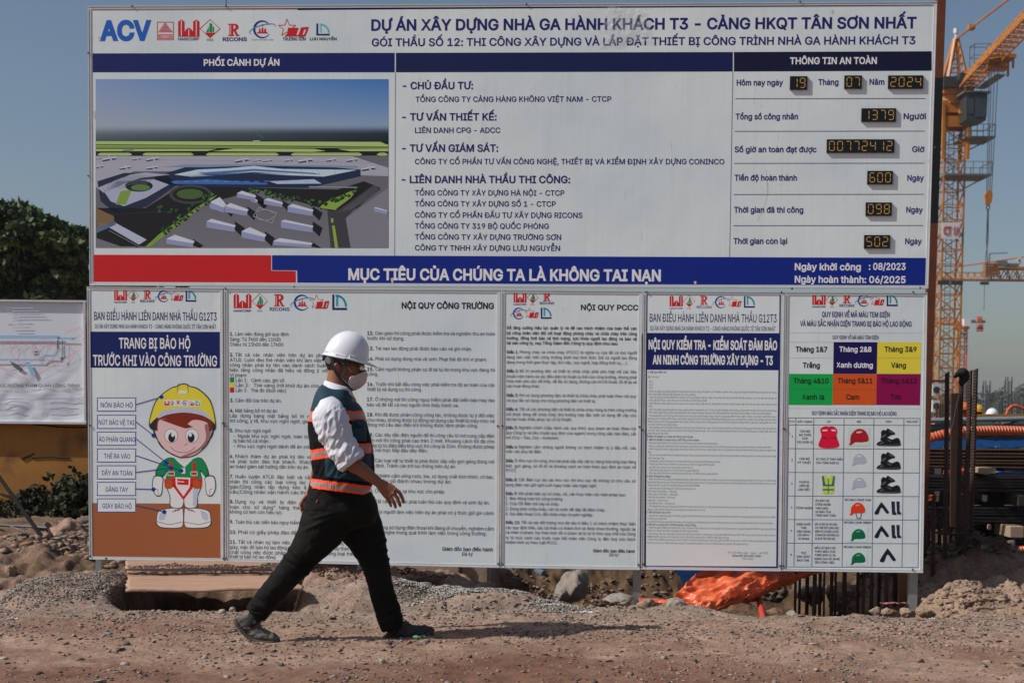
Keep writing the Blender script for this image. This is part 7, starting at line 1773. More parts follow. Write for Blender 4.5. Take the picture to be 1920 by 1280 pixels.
for k, (xt, yt, xb, yb, w, Z, lb) in enumerate([
    (1776, 699, 1771, 1112, 8.5, 10.2, 'reddish vertical bar nearest the board edge, rising above the pipe'), (1803, 700, 1793, 1098, 9, 10.4, 'vertical bar that carries the black glove'),
    (1819, 695, 1808, 1092, 9, 10.5, 'left bar of the thick pair standing highest at the right'), (1829.5, 692, 1818, 1075, 9, 10.6, 'right bar of the thick pair standing highest at the right'),
    (1812, 860, 1805, 1095, 8, 10.3, 'short bar tied in front of the thick pair'), (1751, 928, 1748, 1120, 8, 10.1, 'short bar ending below the middle of the lowest board, by the corner'),
    (1733, 1000, 1731, 1128, 8, 10.3, 'dark bar half behind the corner of the rightmost board'), (1741, 960, 1739, 1126, 8, 10.5, 'dark bar directly right of the board corner'),
    (1762, 965, 1760, 1118, 7, 10.5, 'dark bar between the short tied bar and the reddish one'), (1783, 990, 1781, 1108, 7, 10.7, 'dark bar inside the rusty ring, left half'),
    (1800, 940, 1797, 1100, 6, 10.75, 'dark bar inside the rusty ring, right half')]):
    a, b = P(xt, yt, Z), P(xb, yb, Z); b = b+(b-a).normalized()*.35; mb = MB(); rebar(mb, b, a, w*Z/FPX/2, .022); o = mb.build('rebar', RUST, loc=tuple(b)); tag(o, lb, 'reinforcing bar', PG)
mb = MB(); a, b = P(1790, 737, 10.9), P(1787, 1100, 10.9); mb.bar(b, a, .055, .02); o = mb.build('steel_strip', RUSTB, loc=tuple(b)); tag(o, 'flat brown steel strip between the first two tall bars', 'steel strip')
mb = MB(); cc_ = P(1786, 995, 10.45); mb.tube([cc_+Vector((.165*math.cos(t), .16*math.sin(t), .012*math.sin(t))) for t in [2*math.pi*i/28 for i in range(29)]], .010, 6, cap=False); o = mb.build('hoop', RUST, loc=tuple(cc_)); tag(o, 'rusty ring tied round the standing bars', 'ring')
# wire hanging beside the bars
mb = MB(); mb.tube([P(1797, 742, 10.3), P(1790, 775, 10.3), P(1785, 800, 10.3), P(1781, 812, 10.3)], .0022, 4); o = mb.build('wire', mat('wire_grey', (.4, .4, .4), .5), loc=tuple(P(1797, 742, 10.3))); tag(o, 'thin pale wire hanging between the tall bars above the orange pipe', 'wire')
# black glove
mb = MB()
def vox(cs, voxel, name, m, label, cat, amp=.004, seed=3):
    mb = MB()
    for px, py, Z, rx, ry, rz in cs:
        v, f = ico(2); c = P(px, py, Z); mb.add([(c.x+a[0]*rx, c.y+a[1]*ry, c.z+a[2]*rz) for a in v], [tuple(t) for t in f])
    a, b, c = remeshed(mb, voxel, 2); a = a+b*(amp*fbm(a[:, 0]*30, a[:, 1]*30, a[:, 2]*30, seed=seed))[:, None]; l = a.mean(0); l[2] = a[:, 2].min(); o = arr_mesh(name, a-l, c, m); o.location = l; tag(o, label, cat); return o
vox([(1805, 699, 10.38, .044, .04, .04), (1808, 706, 10.38, .036, .035, .05), (1797, 701, 10.36, .03, .02, .018), (1790.5, 706, 10.36, .018, .014, .014), (1803, 716, 10.38, .025, .024, .03), (1811, 700, 10.38, .02, .025, .03)], .006, 'work_glove', mat('glove_black', (.006, .006, .006), .85), 'black work glove stuck over the top of a vertical bar', 'glove')
# under the right boards: a row of bars
RW = [(1491, 5, 'pair'), (1499, 5, ''), (1513, 7, ''), (1527, 8, ''), (1537, 6, ''), (1545, 4, ''), (1559, 7, ''), (1566, 5, ''), (1583, 8, ''), (1608, 6, ''), (1619, 6, ''), (1634, 7, ''), (1648, 7, ''), (1662, 8, ''), (1678, 9, '')]
RL = ['leftmost dark bar under the coloured squares board', 'second dark bar, close to the leftmost under the board', 'third dark bar under the coloured squares board', 'thick fourth bar with clear ribs under the board', 'fifth bar directly right of the thick ribbed one', 'thin bar in the gap right of the first cluster', 'seventh dark bar before the lit soil lump', 'eighth bar touching the seventh below the board', 'lone dark bar in the middle of the row over lit soil', 'left bar of the narrow pair past the middle of the row', 'right bar of the narrow pair past the middle of the row', 'lighter ribbed bar sunk in the grey mound', 'bar just right of the lighter ribbed one', 'ribbed bar ending on the cream clods', 'rightmost bar of the row, beside the ochre post']
for k, (x, w, _) in enumerate(RW):
    Z = 9.75+.5*((k*7) % 5)/5; a = P(x+1.5, 1040, Z); yb = 1156 if x < 1580 else 1140-(.06*(x-1600)); b = P(x-.5, yb, Z); b = b+Vector((0, 0, -.25)); mb = MB(); rebar(mb, b, a, w*Z/FPX/2, .02); o = mb.build('rebar', RUSTB if k in (3, 11, 13) else RUST, loc=tuple(b)); tag(o, RL[k], 'reinforcing bar', 'bars standing in the pit under the boards')
mb = MB(); a, b = P(1693, 1040, 9.95), P(1692, 1150, 9.95); b.z -= .2; mb.bar(b, a, .05, .05); o = mb.build('ochre_bar', mat('ochre_paint', (.25, .10, .02), .7), loc=tuple(b)); tag(o, 'ochre painted square bar left of the rightmost steel post', 'steel bar')
# ---- stacked rebar bundles behind on the right
BZ = 12.6
def bundle(ys, Z, m, label, r=.014, x0=1560, x1=2080, seed=1):
    t = None; k = 0; rr = random.Random(seed); Zs = 2667/Z
    c = P(x0, ys[0], Z); root = thing('rebar_bundle', (c.x, Z, P(x0, ys[-1], Z).z), label, 'rebar bundle', 'stacked bundles of long steel bars')
    for y in ys:
        for d in range(2 if y != ys[0] else 3):
            z0 = P(x0, y+rr.uniform(-1, 1), Z+d*.035).z; mb = MB(); a = P(x0+rr.uniform(-20, 20), y, Z+d*.035); b = P(x1, y, Z+d*.035)
            a.z = z0; b.z = z0+rr.uniform(-.012, .012)
            rebar(mb, a, b, r, .024, 6, .16); mb.build('steel_bar', m, root)
bundle([842, 848.5, 854.5, 860.5, 866.5, 872], BZ, RUSTB, 'topmost bundle of brownish bars under the orange corrugated pipe', seed=1)
bundle([891, 897.5, 903.5, 909.5, 914.5], BZ-.05, STEEL, 'second bundle of shiny dark bars, between two timber spacers', seed=2)
bundle([951, 957, 963, 969.5, 975], BZ-.05, STEEL, 'third bundle of dark bars from the top of the stack', seed=3)
bundle([1008, 1014, 1020, 1026.5], BZ-.05, STEEL, 'lowest bundle of dark bars above the lower corrugated pipe', seed=4)
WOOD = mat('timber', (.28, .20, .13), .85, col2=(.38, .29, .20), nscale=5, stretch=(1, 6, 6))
def block(x0, y0, x1, y1, Z, lb, dep=1.1, m=None):
    a, b = P(x0, y0, Z), P(x1, y1, Z); mb = MB(); mb.box(((a.x+b.x)/2, Z+dep/2, (a.z+b.z)/2), (b.x-a.x, dep, a.z-b.z)); o = mb.build('timber_block', m or WOOD, loc=((a.x+b.x)/2, Z, b.z)); tag(o, lb, 'timber block', 'timber spacers in the rebar stack'); bv = o.modifiers.new('b', 'BEVEL'); bv.width = .006
block(1839, 877, 1868, 888, BZ-.3, 'timber spacer below the topmost rebar bundle'); block(1894, 986, 1920, 1008, BZ-.3, 'pale timber block at the right edge above the lowest bundle'); block(1909, 929, 1930, 949, BZ-.25, 'dark framed timber block at the right picture edge', m=mat('timber_dark', (.03, .025, .02), .9))
block(1854, 983, 1859, 993, BZ-.1, 'small upright wood chip in the gap of the rebar stack', .05); block(1802, 880, 1806, 886, BZ-.2, 'short timber end at the left of the second bundle', .3)
# dark void behind the bundles: stacked sleepers coloured near black for the shade
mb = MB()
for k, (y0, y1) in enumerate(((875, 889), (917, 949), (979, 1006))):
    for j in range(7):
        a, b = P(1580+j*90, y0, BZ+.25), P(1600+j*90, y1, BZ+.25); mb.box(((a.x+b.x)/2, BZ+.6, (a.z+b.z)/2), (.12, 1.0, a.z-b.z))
o = mb.build('sleepers', mat('timber_dark', (.03, .025, .02), .9)); tag(o, 'timber sleepers between the stacked bundles, coloured near black for deep shade', 'sleepers', kind='stuff')
for k in range(2): pass
# dark backing stack of more bars behind
mb = MB()
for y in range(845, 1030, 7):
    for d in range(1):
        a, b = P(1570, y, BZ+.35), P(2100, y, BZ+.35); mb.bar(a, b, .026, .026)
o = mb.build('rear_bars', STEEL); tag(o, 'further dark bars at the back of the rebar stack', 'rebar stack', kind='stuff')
# orange tarpaulin scraps in the stack
TARP = mat('orange_tarp', (.70, .135, .04), .42, col2=(.50, .09, .03), nscale=3, bump=.5, bscale=14, bdist=.02, spec=.5); TARPB = mat('blue_tarp', (.012, .10, .32), .4, col2=(.01, .07, .25), nscale=3, bump=.5, bscale=14, bdist=.02)
def sheet(name, quad, Zs, m, label, cat, nu=24, nv=14, amp=.03, seed=1, sag=0, th=.002, edge=0.):
    """crumpled cloth through four photo corners, each with its own depth"""
    s, t = np.meshgrid(np.linspace(0, 1, nu), np.linspace(0, 1, nv)); C = [np.array(P(x, y, Z)) for (x, y), Z in zip(quad, Zs)]
    p = ((1-t)*(1-s))[..., None]*C[0]+((1-t)*s)[..., None]*C[1]+(t*s)[..., None]*C[2]+(t*(1-s))[..., None]*C[3]
    sz = np.linalg.norm(C[1]-C[0]); r1 = 1-np.abs(fbm(s*3*sz+t*1.2, t*2.2-s*.8, oct=3, seed=seed)); r2 = fbm(s*9*sz, t*7, oct=3, seed=seed+1)
    d = amp*(r1*1.6-.8)+amp*.35*r2; p[..., 1] += d-0*s; p[..., 2] += d*.8-sag*np.sin(math.pi*s)*(1-t)
    if edge: p[..., 2] += edge*fbm(s*6*sz, t*0+9, oct=3, seed=seed+7)*t; p[..., 0] += edge*fbm(t*4, s*0+5, oct=3, seed=seed+8)*(s-.5)
    l = p.reshape(-1, 3).mean(0); l[2] = p[..., 2].min(); p = p-l
    o = grid_mesh(name, p[..., 0], p[..., 1], p[..., 2], m); o.location = l; sm = o.modifiers.new('s', 'SOLIDIFY'); sm.thickness = th; tag(o, label, cat); return o
sheet('tarpaulin', [(1770, 880), (1812, 878), (1810, 890), (1768, 889)], [BZ-.2]*4, TARP, 'small orange tarp scrap between the first and second bundle', 'tarpaulin scrap', 12, 6, .01, 3)
sheet('tarpaulin', [(1730, 929), (1762, 927), (1752, 938), (1730, 940)], [BZ-.3]*4, TARP, 'orange tarp scrap below the second bundle beside the board', 'tarpaulin scrap', 12, 6, .01, 4)
sheet('tarpaulin', [(1736, 990), (1750, 989), (1748, 994), (1738, 994)], [BZ-.3]*4, TARP, 'smallest orange scrap below the third bundle', 'tarpaulin scrap', 8, 5, .006, 5)
sheet('tarpaulin', [(1700, 822), (1990, 812), (1990, 842), (1700, 842)], [13.3, 13.3, 13.1, 13.1], TARPB, 'blue tarpaulin behind the mesh fence above the rebar stack', 'tarpaulin', 60, 12, .05, 6)
sheet('tarpaulin', [(1868, 884), (1960, 884), (1960, 890), (1868, 889.5)], [BZ-.2]*4, TARPB, 'strip of blue tarpaulin on the second bundle at the right', 'tarpaulin scrap', 16, 5, .006, 7)
# corrugated pipes
PIPE = mat('orange_pipe', (.60, .13, .045), .45, col2=(.50, .10, .04), nscale=6)
def corrugated(pts, r, pitch, label):
    p = [P(*a) for a in pts]; out = []
    for i in range(len(p)-1):
        p0, p1, p2, p3 = p[max(i-1, 0)], p[i], p[i+1], p[min(i+2, len(p)-1)]
        for j in range(60):
            t = j/60; out.append(.5*(2*p1+(p2-p0)*t+(2*p0-5*p1+4*p2-p3)*t*t+(3*p1-p0-3*p2+p3)*t**3))
    L = 0; pts2 = []; rs = []
    for i in range(len(out)):
        if i: L += (out[i]-out[i-1]).length
        pts2.append(out[i]); rs.append(L)
    tot = rs[-1]; n = int(tot/pitch*4); res = []; rad = []; j = 0
    for k in range(n+1):
        s = tot*k/n
        while j < len(rs)-2 and rs[j+1] < s: j += 1
        f = (s-rs[j])/max(rs[j+1]-rs[j], 1e-9); res.append(pts2[j].lerp(pts2[j+1], min(f, 1))); rad.append(r*(1, 1, .84, .84)[k % 4])
    mb = MB(); mb.tube(res, rad, 14); o = mb.build('corrugated_pipe', PIPE, loc=tuple(p[0])); tag(o, label, 'corrugated pipe', 'orange corrugated pipes')
corrugated([(1660, 860, 12.4), (1700, 838, 12.3), (1740, 822, 12.25), (1790, 810, 12.25), (1850, 807, 12.3), (1930, 808, 12.35), (2060, 812, 12.4)], .043, .028, 'thick orange corrugated pipe arching over the rebar stack')
corrugated([(1760, 1047, 11.8), (1810, 1042, 11.8), (1860, 1036, 11.9), (1920, 1030, 12.0), (2010, 1026, 12.0)], .034, .026, 'lower orange corrugated pipe at the foot of the rebar stack')
# rail, edge board, posts, mesh and net of the fence behind
mb = MB(); a, b = P(1600, 791, 13.0), P(2100, 781, 13.0); mb.tube([a, b], .024, 10); o = mb.build('scaffold_pipe', GALV, loc=tuple(a)); tag(o, 'long grey scaffold pipe forming the top rail behind the stack', 'scaffold pipe')
mb = MB(); a, b = P(1830, 778.5, 13.6), P(2080, 777, 13.6); mb.bar(a, b, .03, .025); o = mb.build('edge_board', mat('yellow_wood', (.42, .20, .05), .7), loc=tuple(a)); tag(o, 'thin yellowish board running along above the scaffold pipe', 'board')
NET = mat('green_net', (.015, .07, .055), .8)
sheet('safety_net', [(1740, 792), (2000, 786), (2000, 808), (1740, 826)], [13.25]*4, NET, 'dark green safety net hanging from the scaffold pipe', 'safety net', 60, 12, .05, 9)
mb = MB()
a, b = P(1700, 792, 13.05), P(2050, 785, 13.05); zb = P(1700, 900, 13.05).z
for i in range(90):
    x0 = a.x+(b.x-a.x)*i/90; h = a.z-zb
    for s in (-1, 1): mb.bar((x0, 13.05, a.z), (x0+s*h*.9, 13.05, zb), .0032)
o = mb.build('wire_mesh', mat('mesh_wire', (.05, .07, .07), .5)); tag(o, 'wire mesh fence in front of the blue tarpaulin', 'fence', kind='stuff')
for k, (x, lb) in enumerate(((1762, 'left slim fence stake behind the rebars'), (1756, 'slim fence stake beside the left one'), (1767, 'third slim stake in front of the mesh'), (1744, 'slim brown stake next to the board edge'))):
    mb = MB(); a, b = P(x, 757, 13.4), P(x, 830, 13.4); mb.tube([b, a], .010, 6); o = mb.build('stake', RUSTB, loc=tuple(b)); tag(o, lb, 'stake', 'slim stakes behind the rebars')
# orange hose loop, helmets of distant workers
mb = MB()
for o_ in (0, .07): mb.tube([P(1884, 785, 16+o_*3), P(1890, 768, 16+o_*3), P(1897, 761, 16+o_*3), P(1905, 760, 16+o_*3), P(1925, 768, 16+o_*3), P(1960, 780, 16)], .018, 8)
o = mb.build('hose', TARP, loc=tuple(P(1884, 785, 16))); tag(o, 'pair of orange hoses bending up over the edge at the right', 'hose')
def worker(px, py, Z, hm, label, vest):
    c = P(px, py, Z); t = thing('person', (c.x, c.y, 0), label, 'person')
    mb = MB(); zh = c.z
    def r_(z, rx, ry, x=0): return [(c.x+x+rx*math.cos(a), c.y+ry*math.sin(a), z) for a in [2*math.pi*i/12 for i in range(12)]]
    rings = [r_(zh-.02, .05, .06), r_(zh-.06, .09, .10), r_(zh-.14, .075, .085), r_(zh-.22, .055, .06), r_(zh-.26, .12, .10), r_(zh-.32, .22, .12), r_(zh-.55, .19, .12), r_(zh-.8, .17, .11), r_(zh-1.0, .18, .12)]
    for s in (-1, 1): pass
    vs = [p for r in rings for p in r]; fs = [(i*12+j, i*12+(j+1) % 12, (i+1)*12+(j+1) % 12, (i+1)*12+j) for i in range(len(rings)-1) for j in range(12)]
    mb.add(vs, fs)
    for s in (-1, 1): mb.tube([(c.x+s*.09, c.y, zh-.95), (c.x+s*.10, c.y, zh-1.35), (c.x+s*.10, c.y, max(zh-1.7, 0))], [.09, .06, .045], 8); mb.tube([(c.x+s*.2, c.y, zh-.34), (c.x+s*.26, c.y-.05, zh-.6), (c.x+s*.22, c.y-.18, zh-.8)], [.055, .045, .035], 8)
    mb.build('body', vest, t, True)
    mb = MB(); v, f = ico(2); mb.add([(c.x+a[0]*.135, c.y+a[1]*.15, zh-.03+max(a[2], -.05)*.14) for a in v], [tuple(k) for k in f]); mb.tube([(c.x, c.y-.01, zh-.04), (c.x, c.y-.01, zh-.025)], .165, 14); mb.build('helmet', hm, t, True)
worker(1833, 768, 27, mat('helmet_yellow', (.6, .32, .03), .4), 'far worker in a yellow helmet bending behind the tall bars', mat('vest_black', (.008, .009, .012), .8))
worker(1860, 774, 30, HATM, 'far worker of whom only a white helmet shows above the rail', mat('work_blue', (.02, .04, .10), .8))
worker(1808, 764, 27, mat('helmet_orange', (.6, .13, .03), .4), 'far worker in an orange helmet seen between the tall bars', mat('work_red', (.25, .03, .02), .8))
worker(1757, 800, 15, mat('helmet_red', (.5, .02, .03), .4), 'far worker with a red helmet by the slim stakes', mat('work_blue', (.02, .04, .10), .8))
# ------------------------------------------------------------------ below the boards
# crumpled orange tarpaulin lying over the pit edge
TP = [[(1330, 1062, 9.78), (1392, 1062, 9.80), (1452, 1062, 9.82), (1500, 1062, 9.84), (1545, 1066, 9.9)],
      [(1300, 1088, 9.66), (1365, 1082, 9.64), (1430, 1078, 9.66), (1490, 1082, 9.72), (1540, 1078, 9.85)],
      [(1272, 1106, 9.52), (1340, 1106, 9.50), (1400, 1100, 9.52), (1446, 1098, 9.58), (1490, 1090, 9.75)],
      [(1246, 1122, 9.42), (1318, 1128, 9.38), (1375, 1122, 9.42), (1424, 1114, 9.52), (1450, 1104, 9.68)],
      [(1212, 1126, 9.36), (1284, 1146, 9.25), (1334, 1144, 9.30), (1374, 1132, 9.42), (1418, 1120, 9.60)]]
ctl = np.array([[list(P(*a)) for a in r] for r in TP]); nu = nv = 72
def catm(c, n):
    k = c.shape[0]; out = []
    for i in range(n):
        f = i/(n-1)*(k-1); j = min(int(f), k-2); t = f-j; p0, p1, p2, p3 = c[max(j-1, 0)], c[j], c[j+1], c[min(j+2, k-1)]
        out.append(.5*(2*p1+(p2-p0)*t+(2*p0-5*p1+4*p2-p3)*t*t+(3*p1-p0-3*p2+p3)*t**3))
    return np.array(out)
g1 = catm(ctl, nv); g1 = catm(g1.transpose(1, 0, 2), nu).transpose(1, 0, 2)
s, t = np.meshgrid(np.linspace(0, 1, nu), np.linspace(0, 1, nv))
w1 = 1-np.abs(vnoise(s*5.5+t*2.6, t*1.6-s*.5, seed=301)); w2 = 1-np.abs(vnoise(s*12-t*7, t*8+s*3, seed=302)); w3 = fbm(s*26, t*26, oct=3, seed=303)
w4 = 1-np.abs(vnoise(s*20+t*14, t*5-s*16, seed=304)); hh = .062*(w1-.5)+.030*(w2**2-.5)+.006*(w4**2-.5)+.007*w3
g1[..., 2] += hh; g1[..., 1] -= hh*.8; g1[..., 2] += .02*vnoise(s*9, t*0+2, seed=305)*(t > .9)
l = g1.reshape(-1, 3).mean(0); l[2] = g1[..., 2].min(); g2 = g1-l
o = grid_mesh('tarpaulin', g2[..., 0], g2[..., 1], g2[..., 2], TARP, smooth=True); o.location = l; sm = o.modifiers.new('s', 'SOLIDIFY'); sm.thickness = .0015; tag(o, 'large crumpled orange tarpaulin spilling from under the boards into the pit', 'tarpaulin')
sheet('tarpaulin', [(1262, 1060), (1352, 1060), (1318, 1096), (1282, 1104)], [10.9, 10.9, 10.5, 10.5], TARPB, 'bright blue tarpaulin under the boards left of the orange one', 'tarpaulin', 26, 20, .05, 11)
sheet('tarpaulin', [(1196, 1121), (1262, 1122), (1260, 1131), (1200, 1129)], [9.7, 9.75, 9.55, 9.5], TARP, 'flat tongue of orange tarpaulin reaching the middle steel post', 'tarpaulin scrap', 20, 8, .012, 12)
# red pipe leaning into the pit
mb = MB(); a, b = P(1419, 1106, 9.72), P(1431, 1158, 9.35); mb.tube([a, b+(b-a).normalized()*.1], .021, 14); o = mb.build('red_pipe', mat('red_plastic', (.50, .055, .04), .4), loc=tuple(b)); tag(o, 'red plastic pipe dropping into the pit from under the orange tarpaulin', 'pipe')
# concrete block behind the boards
CONC = mat('concrete_tan', (.42, .31, .23), .9, col2=(.32, .23, .17), nscale=2.5, bump=.4, bscale=20, bdist=.01, col3=(.22, .15, .10), n3=6)
def slab(px0, py0, px1, py1, Z, dep, name, m, label, cat, zt=None):
    a, b = P(px0, py0, Z), P(px1, py1, Z); zt = a.z if zt is None else zt
    mb = MB(); mb.box(((a.x+b.x)/2, Z+dep/2, (zt+b.z)/2), (b.x-a.x, dep, zt-b.z)); o = mb.build(name, m, loc=((a.x+b.x)/2, Z, b.z)); bv = o.modifiers.new('b', 'BEVEL'); bv.width = .015; bv.segments = 2; return tag(o, label, cat)
slab(700, 1068, 862, 1135, 10.7, 1.3, 'concrete_block', CONC, 'tan concrete block under the boards, wider left half', 'concrete block', .18)
slab(864, 1068, 916, 1135, 10.74, 1.26, 'concrete_block', CONC, 'tan concrete block under the boards, narrow right half with a worn edge', 'concrete block', .16)
# plywood sheets over the ditch
PLY = mat('plywood', (.44, .27, .18), .85, col2=(.34, .20, .135), nscale=1.6, stretch=(1.2, 14, 14), bump=.25, bscale=30, bdist=.004, col3=(.24, .13, .085), n3=3.5)
def ply(cs, label, seed, th=.018):
    C = [np.array(P(x, y, Z)) for x, y, Z in cs]; nu, nv = 60, 24; s, t = np.meshgrid(np.linspace(0, 1, nu), np.linspace(0, 1, nv))
    p = ((1-t)*(1-s))[..., None]*C[0]+((1-t)*s)[..., None]*C[1]+(t*s)[..., None]*C[2]+(t*(1-s))[..., None]*C[3]
    p[..., 2] += .006*fbm(s*2.5, t*1.2, oct=2, seed=seed)+.0008*fbm(s*30, t*3, oct=2, seed=seed+1)
    p[..., 1] +=   .006*fbm(s*9, t*0, oct=3, seed=seed+2)*((t == 0)|(t == 1)); p[..., 0] += .012*fbm(t*7, s*0, oct=3, seed=seed+3)*((s == 0)|(s == 1))
    l = p.reshape(-1, 3).mean(0); l[2] = p[..., 2].min(); p = p-l; o = grid_mesh('plywood_sheet', p[..., 0], p[..., 1], p[..., 2], PLY, smooth=False); o.location = l; sm = o.modifiers.new('s', 'SOLIDIFY'); sm.thickness = th; sm.offset = -1; tag(o, label, 'plywood sheet', 'plywood sheets bridging the ditch')
ply([(240, 1083, 9.72), (538, 1083, 9.72), (571, 1107, 8.98), (240, 1109, 8.95)], 'front plywood sheet, dusty pink brown, over the dark ditch', 401)
ply([(236, 1055, 10.6), (498, 1055, 10.6), (512, 1076, 9.78), (237, 1077, 9.78)], 'rear plywood sheet half under the boards', 405)
# soil ridge between the sheets
r = np.random.default_rng(9); k = 900; px_ = 240+290*r.random(k); yy = 9.74+.12*r.random(k)-.03
pts = np.array([[P(x, 1078, y).x, y, 0] for x, y in zip(px_, yy)]); pts[:, 2] = .175+.012*r.random(k)+.016*vnoise(pts[:, 0]*6, pts[:, 1]*9, seed=9)
scatter('soil_ridge', pts, .006+.014*r.random(k)**2, [CL[0], CL[1], ST[3]], 'ridge of loose soil along the joint of the two plywood sheets', 'soil', .7, 91)
# litter
def litter(px, py, Z, w, h, m, name, label, cat, seed=1, lift=.006):
    c = P(px, py, Z); z = max(c.z, gh(c.x, c.y)+lift) if Z < 9.5 else c.z; s, t = np.meshgrid(np.linspace(-1, 1, 12), np.linspace(-1, 1, 6))
    X = s*w/2*(1-.2*np.abs(t)); Y = t*h/2+.3*h*np.sin(s*2); Zz = .012*np.abs(fbm(s*2+seed, t*2, oct=3, seed=seed)); o = grid_mesh(name, X, Y, Zz, m); o.location = (c.x, c.y, z); sm = o.modifiers.new('s', 'SOLIDIFY'); sm.thickness = .0012; tag(o, label, cat)
PNK = mat('pink_plastic', (.45, .16, .20), .4); GRN = mat('green_plastic', (.10, .36, .20), .5); WHT = mat('white_litter', (.62, .62, .60), .6)
litter(1675, 1131, 9.6, .20, .05, PNK, 'plastic_scrap', 'pink plastic strip lying on the cream clods', 'plastic scrap', 3); litter(1888, 1089, 10.3, .17, .03, PNK, 'plastic_scrap', 'pink plastic strip on the dark mound at the right', 'plastic scrap', 5)
litter(786, 1203, 7.86, .07, .04, GRN, 'plastic_scrap', 'green plastic scrap under the tip of the front shoe', 'plastic scrap', 6, .012); litter(1748, 1160, 8.75, .045, .02, WHT, 'plastic_scrap', 'white scrap on the gravel below the right clods', 'litter', 7)
litter(1100, 1153, 8.9, .09, .015, WHT, 'plastic_scrap', 'pale plastic strip on the gravel right of the rust red clod', 'litter', 8); litter(1120, 1153, 8.88, .035, .03, mat('cream_litter', (.6, .45, .28), .7), 'plastic_scrap', 'round cream cup lid lying on the gravel', 'litter', 9); litter(22, 1170, 8.5, .07, .03, WHT, 'plastic_scrap', 'white scrap at the left picture edge on the road', 'litter', 10)
mb = MB(); a, b = P(1003, 1069, 13.0), P(1020, 1075, 12.9); mb.tube([a, a.lerp(b, .12), a.lerp(b, .2), b], [.012, .014, .032, .032], 12); o = mb.build('bottle', mat('bottle_plastic', (.12, .15, .20), .15, spec=.7), loc=tuple(a)); tag(o, 'empty plastic bottle lying on the bank of the pit', 'bottle')
for k, (x0, y0, x1, y1, Z, lb) in enumerate([(1343, 1155, 1356, 1168, 8.7, 'thin pale stick on the gravel below the orange tarpaulin'), (1537, 1167, 1572, 1178, 8.5, 'long thin pale stick on the gravel under the right boards'), (1805, 1148, 1868, 1140, 9.1, 'dark rod lying across the clods on the right'), (1340, 1235, 1375, 1241, 7.3, 'pale straw lying on the road')]):
    a, b = P(x0, y0, Z), P(x1, y1, Z); b.y -= .02
    for p in (a, b): p.z = gh(p.x, p.y)+(.012 if k != 2 else .07)
    mb = MB(); mb.tube([a, a.lerp(b, .5)+Vector((0, 0, .006)), b], .0028 if k != 2 else .006, 6); o = mb.build('stick', RUSTB if k == 2 else mat('straw', (.5, .36, .22), .8), loc=tuple(a)); tag(o, lb, 'stick')
# ------------------------------------------------------------------ left side: wall, plan banner, weeds, cables
WZ = 15.0
OCH = mat('ochre_wall', (.46, .20, .040), .9, col2=(.32, .135, .030), nscale=1.6, bump=.3, bscale=14, bdist=.01, col3=(.10, .055, .025), n3=2.3)
a = P(-420, 765, WZ).x; b = P(560, 765, WZ).x
mb = MB(); mb.box(((a+b)/2, WZ+.11, 1.0), (b-a, .22, 2.4)); wall_ = mb.build('ochre_wall', OCH, loc=((a+b)/2, WZ, -.2)); tag(wall_, 'old ochre plastered wall with cracks behind the left board', 'wall')
mb = MB()
for pts in ([(60, 795), (110, 800), (150, 801), (168, 800)], [(38, 858), (50, 855), (64, 850)], [(60, 858), (90, 856), (130, 858)], [(42, 862), (48, 858), (58, 854)], [(0, 925), (40, 935), (60, 940)]):  # first line paints the banner's shadow on the wall, the rest are cracks
    mb.tube([P(x, y, WZ-.003) for x, y in pts], .008, 4)
mb.build('crack_and_shadow', mat('crack_shadow_dark', (.03, .02, .012), .95), wall_)
SITE = thing('plan_banner', P(80, 792, WZ-.05), 'white wrinkled banner with a site plan drawing hung on the ochre wall', 'banner')
fx0, fx1, fy0, fy1, BZ2 = -330, 163, 567, 791, WZ-.06
A_, B_ = P(fx0, fy0-4, BZ2), P(fx1, fy1, BZ2)
s, t = np.meshgrid(np.linspace(0, 1, 90), np.linspace(0, 1, 50)); X = A_.x+(B_.x-A_.x)*s; Z_ = A_.z+(B_.z-A_.z)*t; wr = .010*np.abs(fbm(s*9+t*5, t*4-s*6, oct=3, seed=501))*sstep(.45, .8, t); Y = BZ2-.004-wr
BAN = mat('banner_white', (.78, .80, .86), .6); grid_mesh('banner_sheet', X, Y, Z_, BAN, SITE)
mb = MB()
for x0, y0, x1, y1 in ((fx0, fy0-8, fx1, fy0), (fx0, fy1-4, fx1, fy1+4)):
    p, q = P(x0, y0, BZ2), P(x1, y1, BZ2); mb.box(((p.x+q.x)/2, BZ2-.02, (p.z+q.z)/2), (q.x-p.x, .03, p.z-q.z))
p, q = P(fx1-5, fy0, BZ2), P(fx1, fy1-4, BZ2); mb.box(((p.x+q.x)/2, BZ2-.02, (p.z+q.z)/2), (q.x-p.x, .03, p.z-q.z)); mb.build('banner_frame', ALU, SITE)
def bpt(x, y, d=.02): return P(x, y, BZ2-d)
def bpoly(mb, pts, d=.02): mb.add([bpt(x, y, d) for x, y in pts], [tuple(range(len(pts)))])
def bline(mb, pts, w, d=.021):
    for a, b in zip(pts[:-1], pts[1:]):
        dx, dy = b[0]-a[0], b[1]-a[1]; L = math.hypot(dx, dy); nx, ny = -dy/L*w/2, dx/L*w/2; bpoly(mb, [(a[0]-nx, a[1]-ny), (a[0]+nx, a[1]+ny), (b[0]+nx, b[1]+ny), (b[0]-nx, b[1]-ny)], d)
IB = mat('plan_blue', pc(112, 140, 160), .6); IR = mat('plan_red', pc(176, 110, 116), .6); IK = mat('plan_ink', pc(70, 70, 80), .6); IG = mat('plan_grey', pc(140, 142, 156), .6); IRD = mat('plan_darkred', pc(150, 50, 56), .6)
